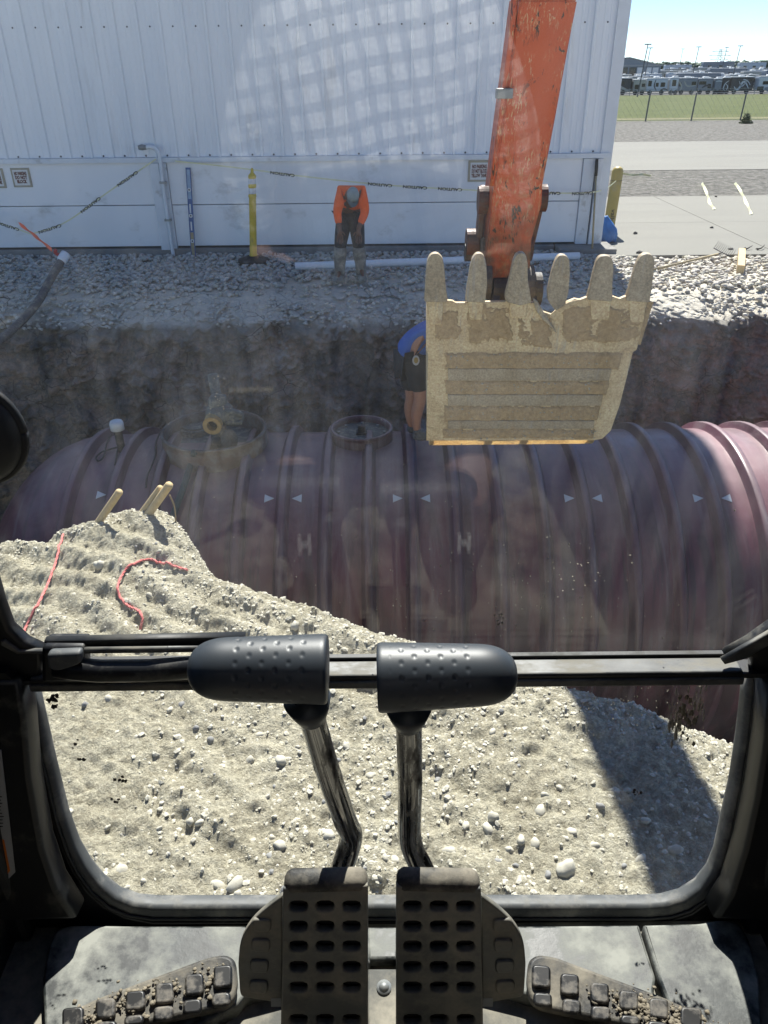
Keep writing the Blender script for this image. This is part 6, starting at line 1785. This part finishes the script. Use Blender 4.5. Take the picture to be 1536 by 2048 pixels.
# unseen cab sides, roof, rear, seat; shaped to shade the inside and its reflection
sh = box('cab_roof', (-.56, -1.0, 2.98), (.56, -.10, 3.04), 'black_metal', ex, .02)  # roof stops short so sun reaches the operator's shirt
bm = bmesh.new()
for sx in (-1, 1):
    bm_box(bm, (sx * .54 - .02, -1.0, FZ - .1), (sx * .54 + .02, .64, 1.95), .005)
    bm_box(bm, (sx * .53 - .035, .63, FZ), (sx * .53 + .035, .72, 3.04), .01)
    bm_box(bm, (sx * .54 - .02, -.35, 1.9), (sx * .54 + .02, -.25, 3.0), .005)
    bm_box(bm, (sx * .545 - .02, -1.0, 1.9), (sx * .545 + .02, .46, 3.0), .005)  # side openings closed off to keep outdoor reflections out of the windscreen
    bm_box(bm, (sx * .53 - .03, -.12, 2.95), (sx * .53 + .03, .70, 3.03), .01)
bm_box(bm, (-.56, .44, 2.95), (.56, .72, 3.04), .01)  # deep header added to shade the lower part of the shirt
bm_box(bm, (-.56, -1.02, FZ - .1), (.56, -.98, 3.0), .005)
bm_obj('cab_shell', bm, 'black_metal', ex)
bm = bmesh.new()
bm_box(bm, (-.25, -.62, 1.55), (.25, -.10, 1.70), .05); bm_box(bm, (-.27, -.78, 1.62), (.27, -.64, 2.62), .05); bm_box(bm, (-.2, -.55, FZ), (.2, -.2, 1.56), .02)
bm_obj('seat', bm, 'seat', ex)
box('house_deck', (-.75, -3.2, .95), (2.0, .60, 1.26), 'dark_steel', ex, .02)
for x_ in (-.95, 1.45):
    bm = bmesh.new(); bm_box(bm, (x_, -3.6, .12), (x_ + .6, .7, .88), .3); bm_obj('track', bm, 'dark_steel', ex)

# --- the operator, seen only as a faint reflection in the windscreen
op = thing('person', 'operator in plaid shirt and dark shorts, mirrored in the windscreen', 'person', (0, -.3, 1.3))
J = {'pelvis': Vector((0, -.35, 1.78)), 'waist': Vector((0, -.40, 1.95)), 'chest': Vector((0, -.42, 2.22)), 'neck': Vector((0, -.42, 2.42)), 'head0': Vector((0, -.42, 2.5)),
     'sl': Vector((-.19, -.41, 2.36)), 'sr': Vector((.19, -.41, 2.36)), 'el': Vector((-.31, -.46, 2.10)), 'er': Vector((.31, -.46, 2.10)), 'wl': Vector((-.31, -.52, 1.88)), 'wr': Vector((.31, -.52, 1.88))}
Rr = {'pelvis': (.14, .11), 'waist': (.13, .10), 'chest': (.15, .11), 'neck': (.055, .055), 'head0': (.06, .06), 'sl': (.065, .065), 'sr': (.065, .065), 'el': (.045, .045), 'er': (.045, .045), 'wl': (.03, .03), 'wr': (.03, .03)}
E = [('pelvis', 'waist'), ('waist', 'chest'), ('chest', 'neck'), ('neck', 'head0'), ('chest', 'sl'), ('chest', 'sr'), ('sl', 'el'), ('sr', 'er'), ('el', 'wl'), ('er', 'wr')]
for s_, sx in (('l', -1), ('r', 1)):
    J['h' + s_] = Vector((sx * .10, -.30, 1.76)); J['k' + s_] = Vector((sx * .175, .12, 1.60)); J['a' + s_] = Vector((sx * .15, .12, 1.36)); J['t' + s_] = Vector((sx * .16, .24, 1.325))
    Rr.update({'h' + s_: (.09, .09), 'k' + s_: (.056, .056), 'a' + s_: (.040, .040), 't' + s_: (.035, .03)})
    E += [('pelvis', 'h' + s_), ('h' + s_, 'k' + s_), ('k' + s_, 'a' + s_), ('a' + s_, 't' + s_)]
finger_chains(J, E, Rr, 'L', 'wl', Vector((.5, .7, -.4)), Vector((-.6, .5, 0)), .17, Vector((.4, .2, -.8)))
finger_chains(J, E, Rr, 'Q', 'wr', Vector((-.5, .7, -.4)), Vector((.6, .5, 0)), .17, Vector((-.4, .2, -.8)))
skin('body', J, E, Rr, 'skin_pale', op, 2, 'pelvis')
KS = {k: J[k] for k in ('waist', 'chest', 'sl', 'sr', 'el', 'er')}
KS['neck'] = J['neck'] - Vector((0, 0, .04)); KS['hem'] = Vector((0, -.33, 1.76)); KS['cl'] = J['el'] + (J['wl'] - J['el']) * .9; KS['cr'] = J['er'] + (J['wr'] - J['er']) * .9
skin('shirt', KS, [('hem', 'waist'), ('waist', 'chest'), ('chest', 'neck'), ('chest', 'sl'), ('chest', 'sr'), ('sl', 'el'), ('sr', 'er'), ('el', 'cl'), ('er', 'cr')], {'cl': (.05, .05), 'cr': (.05, .05), 'hem': (.21, .15), 'waist': (.19, .14), 'chest': (.20, .14), 'neck': (.09, .07), 'sl': (.10, .09), 'sr': (.10, .09), 'el': (.075, .07), 'er': (.075, .07)}, 'plaid', op, 2, 'chest')
KT = {k: J[k] for k in ('pelvis', 'hl', 'hr')}
for s_ in 'lr': KT['k' + s_] = J['h' + s_] + (J['k' + s_] - J['h' + s_]) * 1.02
skin('shorts', KT, [('pelvis', 'hl'), ('pelvis', 'hr'), ('hl', 'kl'), ('hr', 'kr')], {'pelvis': (.17, .12), 'hl': (.12, .11), 'hr': (.12, .11), 'kl': (.10, .095), 'kr': (.10, .095)}, 'jeans', op, 2, 'pelvis')
for s_ in 'lr':
    kn, an, to = J['k' + s_], J['a' + s_], J['t' + s_]
    B = {'a': kn + (an - kn) * .22, 'b': kn + (an - kn) * .5, 'c': an, 'd': to}
    skin('sock', B, [('a', 'b'), ('b', 'c'), ('c', 'd')], {'a': (.072, .072), 'b': (.070, .070), 'c': (.053, .053), 'd': (.046, .04)}, 'jeans', op, 2, 'b')
    q = kn + (an - kn) * .52 + Vector((0, .075, 0))
    for k in (-1, 1):
        box('sock_emblem', q + Vector((k * .010 - .004, -.004, -.022)), q + Vector((k * .010 + .004, .004, .022)), 'logo_white', op, .002)
    box('sock_emblem', q + Vector((-.012, -.003, -.004)), q + Vector((.012, .003, .004)), 'logo_white', op, .001)
head(op, Vector((0, -.40, 2.62)), Vector((0, .1, 1)), Vector((0, 1, -.25)), .235, 'skin', 'cap')

# ================================================================== FAR SIDE: fence, lot, camper vans, trees, poles
fx0, fx1 = at_z(1190, 247, 0).x - 4, at_z(1560, 248, 0).x + 6
fpx = [1208, 1290, 1381, 1479, 1572]
fz = at_y(1381, 186, 43.6).z
fe = thing('wire_fence', 'wire mesh fence with thin steel posts along the edge of the grass field', 'fence', (at_y(1381, 248, 43.6).x, 43.6, 0))
posts = [at_y(a_, 247, 43.6).x for a_ in fpx]
for x_ in posts:
    bm = bmesh.new(); cyl(bm, (x_, 43.6, -.1), (x_ + .05, 43.6, fz), .038, seg=8); bm_obj('post', bm, 'pole', fe)
bm = bmesh.new()
x_ = posts[0]
dx = .30
while x_ < posts[-1]:
    for sg in (-1, 1):
        bm_tube(bm, [(x_, 43.6, .04), (x_ + sg * (fz - .04) * .8, 43.6 + .004 * sg, fz)], .0030, 3, False)
    x_ += dx
bm_tube(bm, [(posts[0], 43.6, fz), (posts[-1], 43.6, fz)], .02, 6); bm_tube(bm, [(posts[0], 43.6, .05), (posts[-1], 43.6, .05)], .006, 4)
tag(bm_obj('wire_mesh', bm, 'galv', fe), kind='stuff')
# weed by the fence
wp = at_z(1484, 246, 0.0)
bm = bmesh.new()
rs = np.random.RandomState(8)
for i in range(260):
    h_ = rs.rand() ** 2.2 * .5; r_ = (.05 + .28 * max(0, 1 - h_ / .5)) * rs.rand() ** .5
    t = rs.rand() * 6.28
    p = Vector((wp.x + r_ * math.cos(t), wp.y - .4 + r_ * math.sin(t), h_ * .85))
    d = Vector((rs.randn(), rs.randn(), rs.randn() * .6)).normalized(); s_ = Vector((rs.randn(), rs.randn(), rs.randn())).normalized()
    L = .07 + .06 * rs.rand()
    a_, b_, c_, e_ = p - d * L, p + s_ * L * .4, p + d * L, p - s_ * L * .4
    bm.faces.new([bm.verts.new(v) for v in (a_, b_, c_, e_)])
for i in range(6):
    t = i * 1.05
    bm_tube(bm, [(wp.x, wp.y - .4, 0), (wp.x + .18 * math.cos(t), wp.y - .4 + .18 * math.sin(t), .4 + .2 * rs.rand())], [.006, .003], 5)
tag(bm_obj('weed', bm, 'weed', None, False, recalc=False), 'tall straggly green weed growing at the foot of the wire fence', 'plant')
# second, far fence
ff = thing('rail_fence', 'low pale fence with posts along the far edge of the grass field', 'fence', (90, 168, -2.3))
bm = bmesh.new()
for k in range(18):
    x_ = 40 + k * 4.0
    cyl(bm, (x_, 168, -2.4), (x_, 168, -1.15), .06, seg=6)
bm_obj('post', bm, 'galv', ff)
bm = bmesh.new()
for z in (-1.2, -1.55, -1.9): bm_box(bm, (38, 167.97, z - .04), (112, 168.03, z + .04))
bm_obj('rail', bm, 'galv', ff)

def swoosh(pl, pts, w, mt, parent, nm='stripe'):
    q = smooth_path([Vector((a_, b_, 0)) for a_, b_ in pts], 6)
    up_, dn_ = [], []
    for i, p in enumerate(q):
        d = (q[min(i + 1, len(q) - 1)] - q[max(i - 1, 0)]).normalized(); n_ = Vector((-d.y, d.x, 0)); ww = w * math.sin(math.pi * (i + .6) / (len(q) + .2)) ** .6
        up_.append((p.x + n_.x * ww / 2, p.y + n_.y * ww / 2)); dn_.append((p.x - n_.x * ww / 2, p.y - n_.y * ww / 2))
    return flat(nm, pl, up_ + dn_[::-1], .02, mt, parent, px=False)
GZ = lambda Y: float(ground_z(np.array([Y]))[0])
def camper(x0, x1, Y, top, body, label, windows, stripes, truck=False, stripe_mt='rv_white'):
    zb = GZ(Y)
    L = x1 - x0; H = top - zb
    t = thing('camper', label, 'camper', ((x0 + x1) / 2, Y, zb), 'campers parked side on in the front row')
    bm = bmesh.new(); bm_box(bm, (x0 + .06, Y - 1.2, zb + .55), (x1 - .06, Y + 1.2, top - .12), .22)
    bm_obj('body', bm, body, t)
    bm = bmesh.new(); bm_box(bm, (x0 + .1, Y - 1.18, top - .14), (x1 - .1, Y + 1.18, top), .05); bm_box(bm, (x0 + L * .4, Y - .5, top - .02), (x0 + L * .4 + 1.0, Y + .5, top + .26), .08); bm_box(bm, (x0 + L * .72, Y - .3, top - .02), (x0 + L * .72 + .5, Y + .3, top + .14), .05)
    bm_obj('roof', bm, 'rv_white', t)
    pl = Plane((x0, Y - 1.203, zb), (0, -1, 0))
    for (wx, wz, ww, wh) in windows:
        flat('window', pl, rounded([(wx * L - ww / 2, wz * H - wh / 2), (wx * L + ww / 2, wz * H - wh / 2), (wx * L + ww / 2, wz * H + wh / 2), (wx * L - ww / 2, wz * H + wh / 2)], .1, 3), .03, 'rv_glass', t, px=False)
    for pts, w_ in stripes:
        swoosh(pl.shifted(.004), [(a_ * L, b_ * H) for a_, b_ in pts], w_, stripe_mt, t)
    for wx in (.22, .74):
        bm = bmesh.new(); cyl(bm, (x0 + wx * L, Y - 1.21, zb + .42), (x0 + wx * L, Y - .9, zb + .42), .42, seg=16); bm_obj('wheel', bm, 'tyre', t)
    return t
YR = 178.0
X_at = lambda px: at_y(px, 165, YR).x
ztop = lambda py: at_y(1400, py, YR).z
camper(X_at(1196), X_at(1262), YR, ztop(154), 'rv_dark', 'black camper with pale swooshes nearest the big building corner', [(.7, .7, .9, .6)], [([(.40, .75), (.62, .5), (.95, .2)], .45), ([(.35, .6), (.55, .35), (.85, .15)], .3)], stripe_mt='rv_cream')
camper(X_at(1262.5), X_at(1288), YR - .6, ztop(157), 'rv_cream', 'small cream camper with two dark windows in the front row', [(.28, .5, .9, .9), (.78, .62, .7, .6)], [([(.05, .3), (.5, .25), (.95, .3)], .2)], stripe_mt='rv_grey')
camper(X_at(1288.5), X_at(1334), YR, ztop(155), 'rv_white', 'pale camper with dark curved stripes and three windows', [(.18, .68, .7, 1.0), (.50, .6, .6, .7), (.75, .6, .9, .8)], [([(.42, .9), (.38, .55), (.5, .25)], .25), ([(.66, .25), (.8, .35), (.98, .3)], .3)], stripe_mt='rv_dark')
camper(X_at(1334.5), X_at(1352), YR - .7, ztop(154), 'rv_white', 'narrow white camper slide-out with one tall window in the front row', [(.45, .68, .8, 1.1)], [([(.1, .25), (.5, .2), (.9, .3)], .2)], stripe_mt='rv_grey')
camper(X_at(1352.5), X_at(1392), YR, ztop(155), 'rv_grey', 'silver camper with beige swirls beside the narrow white slide-out', [(.12, .6, .5, .7), (.8, .65, .9, .7)], [([(.02, .8), (.2, .5), (.15, .2)], .3), ([(.3, .8), (.5, .5), (.9, .55)], .3)], stripe_mt='rv_cream')
camper(X_at(1392.5), X_at(1424), YR + .2, ztop(156), 'rv_grey', 'dull grey camper with dark windows in the middle of the front row', [(.3, .7, 1.4, .6), (.75, .5, .6, .8)], [([(.3, .4), (.6, .55), (.95, .35)], .35)], stripe_mt='rv_dark')
camper(X_at(1424.5), X_at(1440), YR - .3, ztop(157), 'rv_grey', 'short plain grey camper left of the two black swirled ones', [], [([(.1, .8), (.5, .84), (.9, .8)], .2)])
camper(X_at(1440.5), X_at(1456), YR, ztop(155), 'rv_dark', 'short black camper with a white loop swirl on its side', [], [([(.8, .8), (.35, .6), (.25, .3), (.6, .2), (.75, .45), (.5, .6)], .22), ([(.05, .1), (.5, .08), (.95, .1)], .2)])
camper(X_at(1456.5), X_at(1504), YR, ztop(154), 'rv_dark', 'long black camper with big white S swirls', [(.85, .8, .5, .4)], [([(.18, .45), (.28, .25), (.40, .35), (.52, .7), (.66, .6), (.8, .3)], .38), ([(.35, .75), (.5, .45), (.7, .8)], .18), ([(.5, .85), (.7, .75), (.85, .5)], .2)])
vn = camper(X_at(1506), X_at(1552), YR - 1.5, ztop(153), 'rv_white', 'white motor coach with blue grey windscreen at the right edge', [(.12, .30, 1.3, .8), (.35, .62, 1.6, .6), (.75, .6, 1.5, .9)], [([(.3, .3), (.6, .25), (.98, .3)], .9)], stripe_mt='rv_grey')
# crowded rows behind: one pattern, copied
def copy_thing(src, loc, sc, label, group):
    r_ = src.copy(); COL.objects.link(r_)
    r_.matrix_basis = Matrix.Translation(loc) @ Matrix.Diagonal((sc[0], sc[1], sc[2], 1))
    r_['label'] = label; r_['group'] = group
    for ch in list(src.children):
        c_ = ch.copy(); COL.objects.link(c_); c_.parent = r_; c_.matrix_parent_inverse = ch.matrix_parent_inverse
    return r_
def pattern(body, L, H, k):
    t = thing('camper', 'x', 'camper', (0, 0, -50))
    o_ = Vector((0, 0, -50))
    bm = bmesh.new(); bm_box(bm, o_ + Vector((-L / 2, -1.2, .5)), o_ + Vector((L / 2, 1.2, H - .1)), .2); bm_obj('body', bm, body, t)
    bm = bmesh.new(); bm_box(bm, o_ + Vector((-L / 2 + .05, -1.15, H - .1)), o_ + Vector((L / 2 - .05, 1.15, H)), .04); bm_box(bm, o_ + Vector((-.5 - k, -.4, H)), o_ + Vector((.5 - k, .4, H + .3)), .08); bm_box(bm, o_ + Vector((L * .25, -.3, H)), o_ + Vector((L * .25 + .5, .3, H + .15)), .04); bm_obj('roof', bm, 'rv_white', t)
    pl = Plane(o_ + Vector((0, -1.203, 0)), (0, -1, 0))
    for wx in (-.3, .05, .33):
        flat('window', pl, [(wx * L - .5, H * .5), (wx * L + .5, H * .5), (wx * L + .5, H * .74), (wx * L - .5, H * .74)], .03, 'rv_glass', t, px=False)
    swoosh(pl.shifted(.004), [(-L * .45, H * .35), (0, H * .28), (L * .45, H * .4)], .3, 'rv_dark' if body != 'rv_dark' else 'rv_grey', t)
    return t
pats = [pattern('rv_white', 8.5, 3.25, 0), pattern('rv_cream', 7.0, 3.0, 1), pattern('rv_grey', 10.0, 3.5, -1), pattern('rv_white', 6.2, 2.9, .5)]
KINDS_ = ['white', 'cream', 'long grey', 'short white']
ORD = ['first', 'second', 'third', 'fourth', 'fifth', 'sixth', 'seventh', 'eighth', 'ninth']
used = set()
rs = np.random.RandomState(12)
for ri_, (Y, pxs) in enumerate(((196, (1195, 1560)), (212, (1200, 1560)), (232, (1300, 1560)), (256, (1325, 1560)), (285, (1330, 1560)))):
    nth = 0
    x_ = at_y(pxs[0], 150, Y).x; xe = at_y(pxs[1], 150, Y).x
    while x_ < xe:
        k = rs.randint(4); Ls = (8.5, 7.0, 10.0, 6.2)[k]
        sc = (1, 1, .95 + .16 * rs.rand())
        zoff = 3.0 * max(0, (Y - 186) / 99.0)
        loc = Vector((x_ + Ls / 2, Y + rs.randn() * .8, GZ(Y) + zoff))
        nth += 1
        lab_ = '%s camper, %s from the left in the %s row behind the front row' % (KINDS_[k], ORD[nth - 1], ORD[ri_])
        if k not in used:
            o = pats[k]; o.matrix_basis = Matrix.Translation(loc); o['label'] = lab_; o['group'] = 'campers in the crowded rows behind'; used.add(k)
        else:
            copy_thing(pats[k], loc, sc, lab_, 'campers in the crowded rows behind')
        x_ += Ls * 1.0 + .6 + rs.rand() * 3
# rise that carries the back rows
X, Y = np.meshgrid(np.linspace(-80, 300, 4), np.array([186, 196, 212, 232, 256, 285, 330]))
tag(grid_obj('lot_rise', X, Y, ground_z(Y) + 3.0 * np.maximum(0, (Y - 186) / 99.0) + .03, 'asphalt', None, False), kind='structure')
# shed
sb = thing('shed', 'blue grey metal shed with shallow gabled roof and shutter doors beyond the campers', 'building', (75, 232, -3))
YS = 224.0
xs0, xs1 = at_y(1170, 140, YS).x, at_y(1321, 140, YS).x
ze, zr_ = at_y(1320, 131, YS).z, at_y(1255, 114, YS).z
xr = at_y(1258, 114, YS).x
bm = bmesh.new()
poly = [(xs0, -3), (xs1, -3), (xs1, ze), (xr, zr_ - .2), (xs0, ze)]
a_ = [bm.verts.new((p[0], YS, p[1])) for p in poly]; b_ = [bm.verts.new((p[0], YS + 30, p[1])) for p in poly]
bm.faces.new(a_); bm.faces.new(list(reversed(b_)))
for k in range(5): bm.faces.new((a_[k], a_[(k + 1) % 5], b_[(k + 1) % 5], b_[k]))
bm_obj('wall', bm, 'shed_wall', sb)
bm = bmesh.new()
for (p, q) in (((xs0 - .5, ze), (xr, zr_)), ((xr, zr_), (xs1 + .6, ze))):
    v = [bm.verts.new((p[0], YS - .6, p[1])), bm.verts.new((q[0], YS - .6, q[1])), bm.verts.new((q[0], YS + 30, q[1])), bm.verts.new((p[0], YS + 30, p[1]))]
    bm.faces.new(v)
bmesh.ops.solidify(bm, geom=bm.faces[:], thickness=.3)
bm_obj('roof', bm, 'shed_roof', sb)
for (pa, pb_, mt) in ((1243, 1255, 'rv_glass'), (1259, 1272, 'rv_glass'), (1275, 1285, 'rv_white'), (1293, 1302, 'rv_white'), (1306, 1316, 'rv_white')):
    u_, v_ = at_y(pa, 135, YS), at_y(pb_, 144, YS)
    box('shutter_door', (u_.x, YS - .08, -2.5), (v_.x, YS + .05, u_.z), mt, sb, .02)
box('fascia', (xs0, YS - .3, at_y(1300, 129, YS).z - .35), (xs1 + .3, YS - .05, at_y(1300, 129, YS).z), 'shed_roof', sb)
# lamp poles
for (pxx, ptop, Y, lab) in ((1296, 89, 150, 'nearest dark lamp pole rising in front of the grey shed'), (1301, 96, 200, 'thinner lamp pole just right of the nearest one'), (1366, 98, 300, 'faint far lamp pole left of the middle of the lot'), (1398, 94, 205, 'dark lamp pole over the middle of the lot'), (1454, 95, 260, 'lamp pole right of the lattice pylon'), (1481, 92, 200, 'lamp pole nearest the right edge of the photo')):
    p = at_y(pxx, ptop, Y); zb = GZ(Y)
    t = thing('lamp_pole', lab, 'lamp pole', (p.x, Y, zb), 'lamp poles over the vehicle lot')
    bm = bmesh.new(); cyl(bm, (p.x - .6, Y, zb), (p.x, Y, p.z), .12, .07, 8); bm_obj('mast', bm, 'pole', t)
    bm = bmesh.new(); bm_box(bm, (p.x - .55, Y - .2, p.z - .05), (p.x + .55, Y + .2, p.z + .10), .04); bm_obj('lamp_head', bm, 'pole', t)
# lattice pylon
YP = 620.0
p0, p1 = at_y(1436, 132, YP), at_y(1436, 99, YP)
py_t = thing('pylon', 'lattice power pylon faint on the horizon', 'pylon', (p0.x, YP, -3))
bm = bmesh.new()
Ht = p1.z + 3
for k in range(9):
    z0, z1 = -3 + Ht * k / 9, -3 + Ht * (k + 1) / 9
    w0, w1 = 3.2 * (1 - k / 9 * .85), 3.2 * (1 - (k + 1) / 9 * .85)
    for sx in (-1, 1):
        for sy in (-1, 1):
            bm_tube(bm, [(p0.x + sx * w0, YP + sy * w0, z0), (p0.x + sx * w1, YP + sy * w1, z1)], .11, 4)
        bm_tube(bm, [(p0.x + sx * w0, YP - w0, z0), (p0.x - sx * w1, YP - w1, z1)], .07, 4)
for f_, wl in ((.93, 6.0), (.78, 8.0), (.64, 6.5)):
    z0 = -3 + Ht * f_
    bm_tube(bm, [(p0.x - wl, YP, z0 - .3), (p0.x, YP, z0), (p0.x + wl, YP, z0 - .3)], .12, 4); bm_tube(bm, [(p0.x - wl, YP, z0 - .3), (p0.x, YP, z0 + 1.4), (p0.x + wl, YP, z0 - .3)], .07, 4)
bm_obj('lattice', bm, 'galv', py_t)
# far wood along the horizon: many leaf clumps
rs = np.random.RandomState(15)
n_ = 5200
tx = rs.uniform(60, 420, n_); ty = rs.uniform(380, 440, n_)
env = 5.6 + 1.3 * fbm(tx, ty * 0, .05, 201, 4)
tz = -3 + env * rs.rand(n_) ** .6 * (1 - .0 * tx)
ps = np.stack([tx, ty, tz + 1.6], -1)
tag(scatter_mesh('far_wood', ps, rs.uniform(.5, 1.5, n_), 'leaf', None, 16, ICO1, .8, False), kind='stuff')
